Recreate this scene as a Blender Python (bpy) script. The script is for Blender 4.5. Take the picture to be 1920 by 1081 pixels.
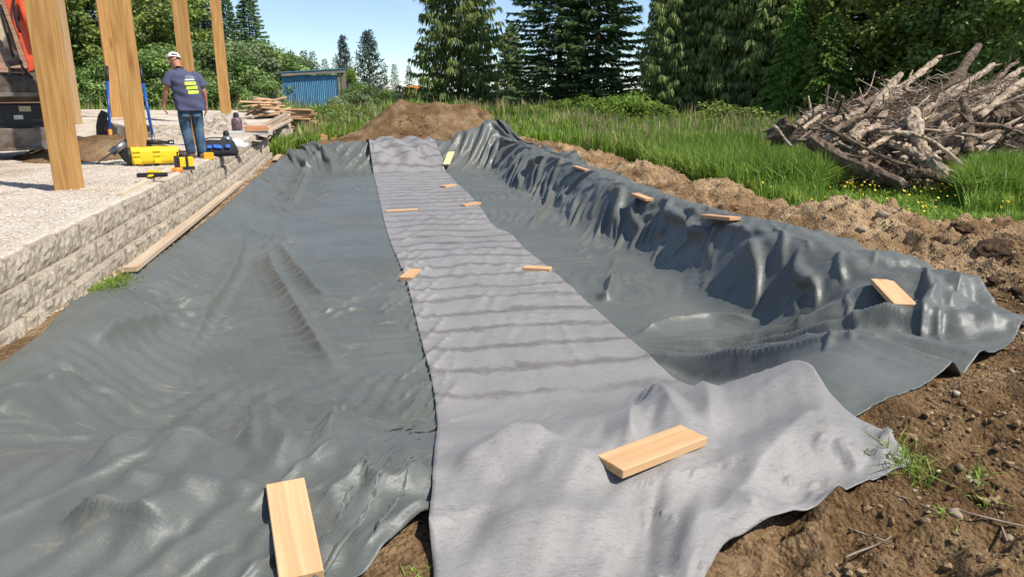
import bpy, bmesh, math, random
import numpy as np
from mathutils import Vector, Matrix, Euler

for o in list(bpy.data.objects):
    bpy.data.objects.remove(o)
scene = bpy.context.scene
COL = scene.collection

# ------------------------------------------------------------------ camera
FPX = 1368.0                      # focal length in photo pixels (1920 wide)
PITCH = math.radians(15.13)
YAW = math.radians(11.8)          # camera turned to the right of the pit axis (+Y)
HC = 1.6
cam_d = bpy.data.cameras.new('camera')
cam_d.sensor_width = 36.0
cam_d.lens = 36.0 * FPX / 1920.0
cam_d.clip_start = 0.05
cam_d.clip_end = 3000
cam = bpy.data.objects.new('camera', cam_d)
COL.objects.link(cam)
cam.location = (0, 0, HC)
cam.rotation_euler = (math.pi / 2 - PITCH, 0, -YAW)
scene.camera = cam

# ------------------------------------------------------------------ sky and sun
SUN_EL = math.radians(54)
SUN_DIR = (0.80, -0.58)            # horizontal direction towards the sun
SUN_AZ = math.atan2(SUN_DIR[0], SUN_DIR[1])
world = bpy.data.worlds.new('World')
scene.world = world
world.use_nodes = True
wn = world.node_tree
wn.nodes.clear()
w_out = wn.nodes.new('ShaderNodeOutputWorld')
w_bg = wn.nodes.new('ShaderNodeBackground')
w_sky = wn.nodes.new('ShaderNodeTexSky')
w_sky.sky_type = 'NISHITA'
w_sky.sun_disc = False
w_sky.sun_elevation = SUN_EL
w_sky.sun_rotation = SUN_AZ
w_sky.air_density = 1.0
w_sky.dust_density = 0.2
w_sky.ozone_density = 3.0
w_sky.altitude = 2200
w_bg.inputs['Strength'].default_value = 0.115
# thin veils of high cloud, the same all round the sky
w_tc = wn.nodes.new('ShaderNodeTexCoord')
w_map = wn.nodes.new('ShaderNodeMapping')
w_map.inputs['Scale'].default_value = (1.6, 1.6, 9.0)
w_no = wn.nodes.new('ShaderNodeTexNoise')
w_no.inputs['Scale'].default_value = 1.7
w_no.inputs['Detail'].default_value = 6
w_no.inputs['Roughness'].default_value = 0.55
w_rp = wn.nodes.new('ShaderNodeValToRGB')
w_rp.color_ramp.elements[0].position = 0.40
w_rp.color_ramp.elements[0].color = (0, 0, 0, 1)
w_rp.color_ramp.elements[1].position = 0.78
w_rp.color_ramp.elements[1].color = (0.38, 0.38, 0.38, 1)
w_mx = wn.nodes.new('ShaderNodeMixRGB')
w_mx.inputs['Color2'].default_value = (5.0, 6.2, 7.8, 1)
wn.links.new(w_tc.outputs['Generated'], w_map.inputs['Vector'])
wn.links.new(w_map.outputs['Vector'], w_no.inputs['Vector'])
wn.links.new(w_no.outputs['Fac'], w_rp.inputs['Fac'])
wn.links.new(w_rp.outputs['Color'], w_mx.inputs['Fac'])
wn.links.new(w_sky.outputs['Color'], w_mx.inputs['Color1'])
wn.links.new(w_mx.outputs['Color'], w_bg.inputs['Color'])
wn.links.new(w_bg.outputs['Background'], w_out.inputs['Surface'])

sun_d = bpy.data.lights.new('sun', 'SUN')
sun_d.energy = 5.0
sun_d.angle = math.radians(0.53)
sun_d.color = (1.0, 0.955, 0.89)
sun = bpy.data.objects.new('sun', sun_d)
COL.objects.link(sun)
_h = math.hypot(*SUN_DIR)
_sd = Vector((SUN_DIR[0] / _h * math.cos(SUN_EL), SUN_DIR[1] / _h * math.cos(SUN_EL), math.sin(SUN_EL)))
sun.rotation_euler = (-_sd).to_track_quat('-Z', 'Y').to_euler()
sun.location = (20, -10, 30)

scene.view_settings.view_transform = 'Standard'
scene.view_settings.look = 'None'
scene.view_settings.exposure = 0.45
scene.view_settings.gamma = 1.0
scene.view_settings.use_curve_mapping = False
scene.render.engine = 'CYCLES'
try:
    scene.cycles.max_bounces = 6
    scene.cycles.transparent_max_bounces = 4
except Exception:
    pass

# ------------------------------------------------------------------ pixel <-> place
CY, SY = math.cos(YAW), math.sin(YAW)
CP, SP = math.cos(PITCH), math.sin(PITCH)
def ray(px, py):
    a = (px - 960) / FPX
    b = (540 - py) / FPX
    x, y, z = a, CP + b * SP, -SP + b * CP
    return Vector((x * CY + y * SY, -x * SY + y * CY, z))
def onz(px, py, z=0.0):
    r = ray(px, py)
    t = (z - HC) / r.z
    return Vector((r.x * t, r.y * t, z))
def dep(px, py, d):
    """point on the pixel's ray, d metres ahead of the camera"""
    return Vector((0, 0, HC)) + ray(px, py) * d
def aty(px, py, Y):
    r = ray(px, py)
    return Vector((0, 0, HC)) + r * (Y / r.y)
_TS = np.concatenate([np.arange(0.6, 6, 0.02), np.geomspace(6, 70, 380)])
def hit(px, py, fn):
    """first point where the pixel's ray meets the surface z = fn(x, y)"""
    r = ray(px, py)
    z = HC + r.z * _TS
    f = z - fn(r.x * _TS, r.y * _TS)
    k = np.argmax(f < 0)
    if f[k] >= 0 or k == 0:
        return onz(px, py, 0)
    t = _TS[k - 1] + (_TS[k] - _TS[k - 1]) * f[k - 1] / (f[k - 1] - f[k])
    return Vector((0, 0, HC)) + r * float(t)

# ------------------------------------------------------------------ noise
_rs = np.random.RandomState(7)
_PERM = _rs.permutation(4096).astype(np.int64)
_VAL = _rs.rand(4096)
def _hash(ix, iy, iz=0):
    return _VAL[_PERM[(_PERM[(_PERM[ix & 4095] + iy) & 4095] + iz) & 4095]]
def vnoise(x, y, seed=0):
    x = np.asarray(x, float); y = np.asarray(y, float)
    fx = np.floor(x); fy = np.floor(y)
    ix = fx.astype(np.int64); iy = fy.astype(np.int64)
    tx = x - fx; ty = y - fy
    tx = tx * tx * tx * (tx * (tx * 6 - 15) + 10); ty = ty * ty * ty * (ty * (ty * 6 - 15) + 10)
    a = _hash(ix, iy, seed); b = _hash(ix + 1, iy, seed)
    c = _hash(ix, iy + 1, seed); d = _hash(ix + 1, iy + 1, seed)
    return (a + (b - a) * tx) * (1 - ty) + (c + (d - c) * tx) * ty
def fbm(x, y, oct=4, seed=0, gain=0.5):
    s = 0; a = 1; n = 0
    for i in range(oct):
        s = s + a * (vnoise(x * 2 ** i + 17.3 * i, y * 2 ** i - 9.1 * i, seed + i * 31) * 2 - 1)
        n += a
        a *= gain
    return s / n
def ridged(x, y, oct=3, seed=0):
    s = 0; a = 1; n = 0
    for i in range(oct):
        v = 1 - np.abs(vnoise(x * 2 ** i + 5.3 * i, y * 2 ** i + 11.7 * i, seed + i * 17) * 2 - 1)
        s = s + a * v * v
        n += a
        a *= 0.5
    return s / n
def sstep(a, b, x):
    t = np.clip((np.asarray(x, float) - a) / (b - a), 0, 1)
    return t * t * (3 - 2 * t)

# ------------------------------------------------------------------ materials
MATS = {}
def nodes_of(m):
    m.use_nodes = True
    nt = m.node_tree
    return nt, nt.nodes['Principled BSDF']
def N(nt, kind, **kw):
    n = nt.nodes.new(kind)
    for k, v in kw.items():
        if k in n.inputs:
            n.inputs[k].default_value = v
        else:
            setattr(n, k, v)
    return n
def ramp(nt, stops):
    r = nt.nodes.new('ShaderNodeValToRGB')
    el = r.color_ramp.elements
    while len(el) > 1:
        el.remove(el[-1])
    el[0].position = stops[0][0]
    el[0].color = (*stops[0][1], 1)
    for p, c in stops[1:]:
        e = el.new(p)
        e.color = (*c, 1)
    return r
def mat(name, stops, scale=6, detail=4, rough=0.8, bump=0.0, bscale=None, stretch=(1, 1, 1), metallic=0.0,
        coord='Object', spec=0.3, rnd=0.0, sheen=0.0, coat=0.0, distort=0.0, bdist=0.01, trans=0.0):
    """noise-coloured procedural surface; stops = [(pos, rgb), ...]"""
    if name in MATS:
        return MATS[name]
    m = bpy.data.materials.new(name)
    nt, b = nodes_of(m)
    tc = N(nt, 'ShaderNodeTexCoord')
    mp = N(nt, 'ShaderNodeMapping')
    mp.inputs['Scale'].default_value = stretch
    nt.links.new(tc.outputs[coord], mp.inputs['Vector'])
    vec = mp.outputs['Vector']
    if rnd:
        oi = N(nt, 'ShaderNodeObjectInfo')
        ad = N(nt, 'ShaderNodeVectorMath', operation='ADD')
        ml = N(nt, 'ShaderNodeMath', operation='MULTIPLY')
        ml.inputs[1].default_value = 37.0
        nt.links.new(oi.outputs['Random'], ml.inputs[0])
        nt.links.new(vec, ad.inputs[0])
        nt.links.new(ml.outputs[0], ad.inputs[1])
        vec = ad.outputs[0]
    no = N(nt, 'ShaderNodeTexNoise', Scale=scale, Detail=detail, Roughness=0.6, Distortion=distort)
    nt.links.new(vec, no.inputs['Vector'])
    rp = ramp(nt, stops)
    nt.links.new(no.outputs['Fac'], rp.inputs['Fac'])
    colr = rp.outputs['Color']
    if rnd:
        hs = N(nt, 'ShaderNodeHueSaturation')
        mr = N(nt, 'ShaderNodeMapRange')
        mr.inputs['To Min'].default_value = 1 - rnd
        mr.inputs['To Max'].default_value = 1 + rnd
        nt.links.new(oi.outputs['Random'], mr.inputs['Value'])
        nt.links.new(mr.outputs['Result'], hs.inputs['Value'])
        nt.links.new(colr, hs.inputs['Color'])
        colr = hs.outputs['Color']
    nt.links.new(colr, b.inputs['Base Color'])
    b.inputs['Roughness'].default_value = rough
    b.inputs['Metallic'].default_value = metallic
    b.inputs['Specular IOR Level'].default_value = spec
    b.inputs['Sheen Weight'].default_value = sheen
    b.inputs['Coat Weight'].default_value = coat
    if bump:
        n2 = N(nt, 'ShaderNodeTexNoise', Scale=bscale or scale * 4, Detail=5, Roughness=0.65)
        nt.links.new(vec, n2.inputs['Vector'])
        bp = N(nt, 'ShaderNodeBump', Strength=bump, Distance=bdist)
        nt.links.new(n2.outputs['Fac'], bp.inputs['Height'])
        nt.links.new(bp.outputs['Normal'], b.inputs['Normal'])
    if trans:
        tr = N(nt, 'ShaderNodeBsdfTranslucent')
        nt.links.new(colr, tr.inputs['Color'])
        mx = N(nt, 'ShaderNodeMixShader')
        mx.inputs[0].default_value = trans
        out = nt.nodes['Material Output']
        nt.links.new(b.outputs[0], mx.inputs[1])
        nt.links.new(tr.outputs[0], mx.inputs[2])
        nt.links.new(mx.outputs[0], out.inputs['Surface'])
    MATS[name] = m
    return m
def plain(name, c, rough=0.6, metallic=0.0, var=0.12, scale=9, bump=0.0, **kw):
    lo = tuple(v * (1 - var) for v in c)
    hi = tuple(min(1, v * (1 + var)) for v in c)
    return mat(name, [(0.3, lo), (0.7, hi)], scale=scale, rough=rough, metallic=metallic, bump=bump, **kw)
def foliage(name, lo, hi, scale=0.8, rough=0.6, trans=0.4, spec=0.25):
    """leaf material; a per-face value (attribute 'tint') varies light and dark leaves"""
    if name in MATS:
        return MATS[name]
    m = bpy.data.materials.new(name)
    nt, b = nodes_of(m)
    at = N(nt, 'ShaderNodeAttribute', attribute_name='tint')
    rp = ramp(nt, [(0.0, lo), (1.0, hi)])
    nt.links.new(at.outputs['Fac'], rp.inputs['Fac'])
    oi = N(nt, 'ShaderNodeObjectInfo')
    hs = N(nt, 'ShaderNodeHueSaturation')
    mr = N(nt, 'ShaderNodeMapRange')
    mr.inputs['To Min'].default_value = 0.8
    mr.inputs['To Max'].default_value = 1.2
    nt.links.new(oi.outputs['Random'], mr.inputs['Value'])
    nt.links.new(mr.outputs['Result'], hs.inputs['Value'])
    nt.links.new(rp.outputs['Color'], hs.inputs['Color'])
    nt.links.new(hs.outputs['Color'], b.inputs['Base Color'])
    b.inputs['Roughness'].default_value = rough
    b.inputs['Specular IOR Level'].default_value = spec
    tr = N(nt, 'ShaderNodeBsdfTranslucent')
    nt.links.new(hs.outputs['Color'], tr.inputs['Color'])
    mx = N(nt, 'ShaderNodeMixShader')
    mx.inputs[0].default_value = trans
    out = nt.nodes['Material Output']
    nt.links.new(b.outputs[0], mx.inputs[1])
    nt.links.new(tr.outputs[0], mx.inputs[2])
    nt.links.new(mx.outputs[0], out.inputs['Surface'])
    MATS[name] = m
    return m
def wood(name, c1, c2, axis=0, rough=0.7, ring=(0.5, 0.28, 0.1), rnd=0.12, knots=True, streak=16):
    """sawn timber: grain streaks along the local axis, darker knots"""
    if name in MATS:
        return MATS[name]
    m = bpy.data.materials.new(name)
    nt, b = nodes_of(m)
    tc = N(nt, 'ShaderNodeTexCoord')
    oi = N(nt, 'ShaderNodeObjectInfo')
    ml = N(nt, 'ShaderNodeMath', operation='MULTIPLY')
    ml.inputs[1].default_value = 53.0
    nt.links.new(oi.outputs['Random'], ml.inputs[0])
    ad = N(nt, 'ShaderNodeVectorMath', operation='ADD')
    nt.links.new(tc.outputs['Object'], ad.inputs[0])
    nt.links.new(ml.outputs[0], ad.inputs[1])
    mp = N(nt, 'ShaderNodeMapping')
    s = [streak, streak, streak]
    s[axis] = streak * 0.05
    mp.inputs['Scale'].default_value = s
    nt.links.new(ad.outputs[0], mp.inputs['Vector'])
    no = N(nt, 'ShaderNodeTexNoise', Scale=1.6, Detail=5, Roughness=0.62, Distortion=0.5)
    nt.links.new(mp.outputs['Vector'], no.inputs['Vector'])
    rp = ramp(nt, [(0.3, c1), (0.52, tuple((a + q) / 2 for a, q in zip(c1, c2))), (0.72, c2)])
    nt.links.new(no.outputs['Fac'], rp.inputs['Fac'])
    col = rp.outputs['Color']
    if knots:
        mp2 = N(nt, 'ShaderNodeMapping')
        s2 = [9.0, 9.0, 9.0]
        s2[axis] = 2.2
        mp2.inputs['Scale'].default_value = s2
        nt.links.new(ad.outputs[0], mp2.inputs['Vector'])
        vo = N(nt, 'ShaderNodeTexVoronoi', Scale=0.42)
        nt.links.new(mp2.outputs['Vector'], vo.inputs['Vector'])
        r2 = ramp(nt, [(0.05, (1, 1, 1)), (0.12, (0.55, 0.55, 0.55)), (0.24, (0, 0, 0))])
        nt.links.new(vo.outputs['Distance'], r2.inputs['Fac'])
        mx = N(nt, 'ShaderNodeMixRGB')
        mx.inputs['Color2'].default_value = (*ring, 1)
        k = N(nt, 'ShaderNodeMath', operation='MULTIPLY')
        k.inputs[1].default_value = 0.85
        nt.links.new(r2.outputs['Color'], k.inputs[0])
        nt.links.new(k.outputs[0], mx.inputs['Fac'])
        nt.links.new(col, mx.inputs['Color1'])
        col = mx.outputs['Color']
    hs = N(nt, 'ShaderNodeHueSaturation')
    mr = N(nt, 'ShaderNodeMapRange')
    mr.inputs['To Min'].default_value = 1 - rnd
    mr.inputs['To Max'].default_value = 1 + rnd
    nt.links.new(oi.outputs['Random'], mr.inputs['Value'])
    nt.links.new(mr.outputs['Result'], hs.inputs['Value'])
    nt.links.new(col, hs.inputs['Color'])
    nt.links.new(hs.outputs['Color'], b.inputs['Base Color'])
    b.inputs['Roughness'].default_value = rough
    b.inputs['Specular IOR Level'].default_value = 0.25
    bp = N(nt, 'ShaderNodeBump', Strength=0.25, Distance=0.004)
    nt.links.new(no.outputs['Fac'], bp.inputs['Height'])
    nt.links.new(bp.outputs['Normal'], b.inputs['Normal'])
    MATS[name] = m
    return m

# ------------------------------------------------------------------ mesh helpers
def link(name, me, parent=None, material=None):
    o = bpy.data.objects.new(name, me)
    COL.objects.link(o)
    if parent:
        o.parent = parent
    if material and me is not None and not me.materials:
        me.materials.append(material)
    return o
def np_mesh(name, verts, faces, smooth=True, tint=None):
    """verts (n,3); faces (m,3) or (m,4) array; fast build"""
    verts = np.asarray(verts, np.float32)
    faces = np.asarray(faces, np.int32)
    k = faces.shape[1]
    me = bpy.data.meshes.new(name)
    me.vertices.add(len(verts))
    me.vertices.foreach_set('co', verts.ravel())
    me.loops.add(faces.size)
    me.loops.foreach_set('vertex_index', faces.ravel())
    me.polygons.add(len(faces))
    me.polygons.foreach_set('loop_start', np.arange(0, faces.size, k, dtype=np.int32))
    try:
        me.polygons.foreach_set('loop_total', np.full(len(faces), k, np.int32))
    except Exception:
        pass
    me.update(calc_edges=True)
    me.polygons.foreach_set('use_smooth', np.full(len(faces), smooth, bool))
    if tint is not None:
        at = me.attributes.new('tint', 'FLOAT', 'FACE')
        at.data.foreach_set('value', np.asarray(tint, np.float32))
    return me
def grid_faces(n, m):
    """n columns, m rows, vertex index = row*n+col"""
    i = np.arange(n - 1)[None, :] + n * np.arange(m - 1)[:, None]
    i = i.ravel()
    return np.stack([i, i + 1, i + 1 + n, i + n], 1)
def bm_link(name, bm, material, parent=None, smooth=False, bevel=0.0, seg=1):
    if bevel:
        bmesh.ops.bevel(bm, geom=list(bm.edges), offset=bevel, segments=seg, affect='EDGES', profile=0.6)
    bmesh.ops.recalc_face_normals(bm, faces=bm.faces)
    me = bpy.data.meshes.new(name)
    bm.to_mesh(me)
    bm.free()
    if smooth:
        for p in me.polygons:
            p.use_smooth = True
    return link(name, me, parent, material)
def bx(bm, c, s, rot=None):
    r = bmesh.ops.create_cube(bm, size=1.0)
    M = Matrix.Translation(Vector(c)) @ (rot.to_matrix().to_4x4() if rot else Matrix.Identity(4)) @ Matrix.Diagonal((*s, 1))
    bmesh.ops.transform(bm, matrix=M, verts=r['verts'])
    return r['verts']
def cyl(bm, a, b, r1, r2=None, seg=12, cap=True):
    a = Vector(a); b = Vector(b)
    r2 = r1 if r2 is None else r2
    d = b - a
    q = d.to_track_quat('Z', 'Y')
    r = bmesh.ops.create_cone(bm, cap_ends=cap, segments=seg, radius1=r1, radius2=r2, depth=d.length)
    M = Matrix.Translation((a + b) / 2) @ q.to_matrix().to_4x4()
    bmesh.ops.transform(bm, matrix=M, verts=r['verts'])
    return r['verts']
def tube_arrays(pts, radii, seg=8, wob=0.0, rng=None, cap=True):
    pts = np.asarray(pts, float)
    radii = np.asarray(radii, float)
    n = len(pts)
    tan = np.gradient(pts, axis=0)
    tan /= np.linalg.norm(tan, axis=1, keepdims=True) + 1e-9
    up = np.array([0.0, 0.0, 1.0])
    if abs(tan[0] @ up) > 0.9:
        up = np.array([1.0, 0, 0])
    V = []
    e1 = np.cross(tan[0], up)
    for i in range(n):
        e1 = e1 - tan[i] * (e1 @ tan[i])
        e1 /= np.linalg.norm(e1) + 1e-9
        e2 = np.cross(tan[i], e1)
        for k in range(seg):
            a = 2 * math.pi * k / seg
            r = radii[i]
            if wob and rng is not None:
                r *= 1 + rng.uniform(-wob, wob)
            V.append(pts[i] + (e1 * math.cos(a) + e2 * math.sin(a)) * r)
    F = []
    for i in range(n - 1):
        for k in range(seg):
            k2 = (k + 1) % seg
            F.append((i * seg + k, i * seg + k2, (i + 1) * seg + k2, (i + 1) * seg + k))
    if cap:
        c0 = len(V); V.append(pts[0]); V.append(pts[-1])
        for k in range(seg):
            k2 = (k + 1) % seg
            F.append((c0, k2, k, k))
            F.append((c0 + 1, (n - 1) * seg + k, (n - 1) * seg + k2, (n - 1) * seg + k2))
    return V, F
def tube(name, pts, radii, material, parent=None, seg=8, wob=0.0, rng=None, smooth=True):
    V, F = tube_arrays(pts, radii, seg, wob, rng)
    F = [tuple(dict.fromkeys(f)) for f in F]
    me = bpy.data.meshes.new(name)
    me.from_pydata([tuple(v) for v in V], [], F)
    if smooth:
        for p in me.polygons:
            p.use_smooth = len(p.vertices) == 4
    me.update()
    return link(name, me, parent, material)
def tag(o, label, cat, group=None):
    o['label'] = label
    o['category'] = cat
    if group:
        o['group'] = group
    return o
def thing(name, label, cat, loc=(0, 0, 0), rz=0.0, group=None):
    o = bpy.data.objects.new(name, None)
    o.empty_display_size = 0.1
    COL.objects.link(o)
    o.location = loc
    o.rotation_euler = (0, 0, rz)
    return tag(o, label, cat, group)
def plank_mesh(name, L, w, t, seed=0, bev=0.003, sub=1):
    bm = bmesh.new()
    bx(bm, (0, 0, 0), (L, w, t))
    bmesh.ops.bevel(bm, geom=list(bm.edges), offset=bev, segments=1, affect='EDGES')
    me = bpy.data.meshes.new(name)
    bm.to_mesh(me)
    bm.free()
    return me

# ================================================================== TERRAIN
PAD_Z = 0.53
WALL_X = -2.2
def pad_h(x, y):
    x = np.asarray(x, float); y = np.asarray(y, float)
    return PAD_Z + 0.017 * np.clip(y - 14, 0, 60) + 0.012 * np.clip(-3.5 - x, 0, 9) * sstep(10, 20, y)
def left_rim(y):
    return np.interp(y, [0, 3, 5, 6.6, 9, 16, 30], [0.06, 0.06, 0.05, 0.0, -0.06, -0.10, -0.10])
def T0(x, y):
    """smooth earth surface: pit, banks, field"""
    x = np.asarray(x, float); y = np.asarray(y, float)
    a = sstep(-2.05, -1.25, x)
    b = 1 - sstep(3.15, 3.92, x + 0.10 * np.sin(y * 1.3))
    c = sstep(2.85, 4.5, y + 0.12 * np.sin(x * 2.0) - 1.1 * sstep(2.1, 3.5, x))
    d = 1 - sstep(18.5, 20.2, y + 0.2 * np.sin(x * 1.7))
    ins = a * b * c * d
    inlen = sstep(1.5, 4.0, y) * (1 - sstep(20.5, 23, y))
    rim = left_rim(y) * (1 - sstep(-1.5, 1.0, x)) * (1 - sstep(24, 34, y))
    rim = rim + np.interp(y, [3, 5, 8, 12, 20], [0.16, 0.20, 0.24, 0.27, 0.27]) * np.exp(-((x - 3.95) / 0.5) ** 2) * inlen * sstep(3.4, 5.8, y)
    rim = rim + 0.13 * np.exp(-((y - 2.7) / 0.7) ** 2) * sstep(-3.5, -1.5, x) * (1 - sstep(2.2, 4.4, x))
    rim = rim + 0.24 * np.exp(-((y - 20.6) / 0.8) ** 2) * sstep(-2.4, -1, x) * (1 - sstep(3.6, 5.5, x))
    rim = rim + 0.17 * np.exp(-(((x - 2.35) / 0.55) ** 2 + ((y - 3.35) / 0.5) ** 2))
    # spoil bank to the right of the pit
    rim = rim + 0.17 * sstep(4.25, 4.9, x) * (1 - sstep(5.0, 6.2, x)) * inlen * sstep(4.5, 6.5, y) * (1.0 + 0.5 * np.sin(y * 2.1))
    # the dug-over corner to the right of the camera
    rim = rim + 0.14 * sstep(2.6, 4.5, x) * (1 - sstep(6.0, 8.5, y))
    far = 0.5 * sstep(26, 60, y) * (1 - sstep(6, 18, x)) - 0.25 * sstep(8, 30, x)
    z = rim * (1 - ins) - 0.4 * ins + far
    return z
GE = [(30, 6.3), (21.2, 6.0), (16, 5.55), (11.7, 5.1), (9.5, 5.05), (8.3, 5.3)]
def soil_mask(x, y):
    """1 on bare dug earth, 0 in the meadow"""
    x = np.asarray(x, float); y = np.asarray(y, float)
    w = 0.5 * fbm(x * 1.1, y * 1.1, 3, 5)
    ge = np.interp(y, [0, 8.3, 9.5, 11.7, 16, 21.2, 23.5], [5.5, 5.7, 5.55, 5.6, 6.0, 6.3, 5.6])
    right = 1 - sstep(-0.12, 0.12, x + w * 0.8 - ge)
    corner = 1 - sstep(-0.15, 0.15, y + w * 0.8 - np.interp(x, [4, 5.3, 6.3, 8, 14], [9.0, 8.3, 7.35, 7.5, 8.2]))
    m = np.maximum(right * (1 - sstep(22.5, 24.0, y + w)), corner)
    m = m * sstep(-2.6, -2.2, x)
    # a patch of thin grass at the near end, between the two cloths
    return m
def earth_rough(x, y):
    """clods and ruts of the dug earth"""
    near = 1.0
    r = 0.10 * fbm(x * 1.3 + 3, y * 1.3, 3, 41)
    r = r + 0.11 * (ridged(x * 2.3, y * 2.3, 3, 43) - 0.5)
    r = r + 0.06 * fbm(x * 6, y * 6, 3, 45) + 0.045 * np.clip(fbm(x * 15, y * 15, 3, 47), -0.25, 1) + 0.03 * ridged(x * 9, y * 9, 2, 49)
    r = r + 0.05 * np.clip(fbm(x * 3.1, y * 3.1, 2, 48) - 0.25, 0, 1)
    r = r + 0.07 * (ridged(x * 4.3 + 2, y * 4.3, 3, 56) - 0.45) + 0.05 * np.clip(fbm(x * 9, y * 9, 2, 57), 0, 1)
    hv = sstep(4.4, 5.2, x) * sstep(3.2, 4.5, y) * (1 - sstep(8, 9.5, y))
    r = r + hv * (0.10 * (ridged(x * 3.3 + 4, y * 3.3, 3, 52) - 0.4) + 0.09 * np.clip(fbm(x * 5, y * 5, 2, 53), 0, 1))
    return r
def T(x, y):
    x = np.asarray(x, float); y = np.asarray(y, float)
    z = T0(x, y)
    s = soil_mask(x, y)
    out = sstep(4.15, 4.7, x) + (1 - sstep(1.9, 2.3, y - 0.28 * np.clip(x - 0.2, 0, 5))) * sstep(0.2, 1.0, x)
    out = np.clip(out, 0, 1)
    z = z + s * out * earth_rough(x, y) * 1.0
    z = z + (1 - s) * (0.05 * fbm(x * 0.5, y * 0.5, 3, 61) + 0.018 * fbm(x * 3, y * 3, 2, 63)) * sstep(4, 7, np.abs(x) + 0.3 * y)
    z = z + s * (1 - out) * 0.012 * fbm(x * 5, y * 5, 3, 65)
    return z

# ground: one sheet from the camera to the horizon, fine where it is near
def axis(parts):
    out = []
    for a, b, n in parts:
        out.append(np.linspace(a, b, n, endpoint=False))
    return np.concatenate(out)
gx = np.concatenate([-np.geomspace(700, 6, 40), axis([(-5.9, -2.6, 22), (-2.6, 1.2, 100), (1.2, 7.0, 260), (7.0, 13, 120)]), np.geomspace(13, 700, 48)])
gy = np.concatenate([-np.geomspace(60, 0.6, 12), axis([(-0.3, 1.4, 20), (1.4, 5.0, 170), (5.0, 10, 150), (10, 24, 180)]), np.geomspace(24, 1500, 70)])
GX, GY = np.meshgrid(gx, gy)
GZ = T(GX, GY)
me = np_mesh('ground', np.stack([GX.ravel(), GY.ravel(), GZ.ravel()], 1), grid_faces(len(gx), len(gy)))
at = me.attributes.new('soil', 'FLOAT', 'POINT')
at.data.foreach_set('value', soil_mask(GX, GY).ravel().astype(np.float32))
def earth_color(nt, vec, dark=1.0):
    """returns colour socket + height socket of raw earth"""
    n1 = N(nt, 'ShaderNodeTexNoise', Scale=1.1, Detail=7, Roughness=0.65)
    n2 = N(nt, 'ShaderNodeTexNoise', Scale=26.0, Detail=6, Roughness=0.7)
    n3 = N(nt, 'ShaderNodeTexVoronoi', Scale=55.0)
    for q in (n1, n2, n3):
        nt.links.new(vec, q.inputs['Vector'])
    r1 = ramp(nt, [(0.30, (0.075 * dark, 0.040 * dark, 0.018 * dark)), (0.47, (0.20 * dark, 0.122 * dark, 0.058 * dark)), (0.66, (0.36 * dark, 0.245 * dark, 0.135 * dark))])
    nt.links.new(n1.outputs['Fac'], r1.inputs['Fac'])
    r2 = ramp(nt, [(0.30, (0.45, 0.42, 0.40)), (0.55, (1.0, 1.0, 1.0)), (0.75, (1.35, 1.35, 1.32))])
    nt.links.new(n2.outputs['Fac'], r2.inputs['Fac'])
    mx = N(nt, 'ShaderNodeMixRGB', blend_type='MULTIPLY')
    mx.inputs['Fac'].default_value = 1.0
    nt.links.new(r1.outputs['Color'], mx.inputs['Color1'])
    nt.links.new(r2.outputs['Color'], mx.inputs['Color2'])
    sm = N(nt, 'ShaderNodeMath', operation='SUBTRACT')
    nt.links.new(n2.outputs['Fac'], sm.inputs[0])
    ml = N(nt, 'ShaderNodeMath', operation='MULTIPLY')
    ml.inputs[1].default_value = 0.5
    nt.links.new(n3.outputs['Distance'], ml.inputs[0])
    nt.links.new(ml.outputs[0], sm.inputs[1])
    return mx.outputs['Color'], sm.outputs[0]
gm = bpy.data.materials.new('earth_and_meadow')
nt, b = nodes_of(gm)
tc = N(nt, 'ShaderNodeTexCoord')
colr, hgt = earth_color(nt, tc.outputs['Object'])
at = N(nt, 'ShaderNodeAttribute', attribute_name='soil')
ng = N(nt, 'ShaderNodeTexNoise', Scale=0.9, Detail=8, Roughness=0.7)
nt.links.new(tc.outputs['Object'], ng.inputs['Vector'])
rg = ramp(nt, [(0.3, (0.035, 0.06, 0.012)), (0.52, (0.075, 0.13, 0.022)), (0.72, (0.15, 0.19, 0.05))])
nt.links.new(ng.outputs['Fac'], rg.inputs['Fac'])
# dried-out spoil is paler than the freshly dug earth
ad_ = N(nt, 'ShaderNodeAttribute', attribute_name='dry')
dm = N(nt, 'ShaderNodeMixRGB', blend_type='MULTIPLY')
dm.inputs['Color2'].default_value = (1.55, 1.6, 1.7, 1)
nt.links.new(ad_.outputs['Fac'], dm.inputs['Fac'])
nt.links.new(colr, dm.inputs['Color1'])
colr = dm.outputs['Color']
mx = N(nt, 'ShaderNodeMixRGB')
nt.links.new(at.outputs['Fac'], mx.inputs['Fac'])
nt.links.new(rg.outputs['Color'], mx.inputs['Color1'])
nt.links.new(colr, mx.inputs['Color2'])
nt.links.new(mx.outputs['Color'], b.inputs['Base Color'])
b.inputs['Roughness'].default_value = 0.95
b.inputs['Specular IOR Level'].default_value = 0.1
bp = N(nt, 'ShaderNodeBump', Strength=1.0, Distance=0.04)
nt.links.new(hgt, bp.inputs['Height'])
nt.links.new(bp.outputs['Normal'], b.inputs['Normal'])
g = link('ground', me, None, gm)
at_ = me.attributes.new('dry', 'FLOAT', 'POINT')
at_.data.foreach_set('value', (sstep(3.6, 7.0, GY + 0.5 * fbm(GX, GY, 2, 55)) * (1 - sstep(8.5, 12, GX))).ravel().astype(np.float32))
g['kind'] = 'structure'

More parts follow.
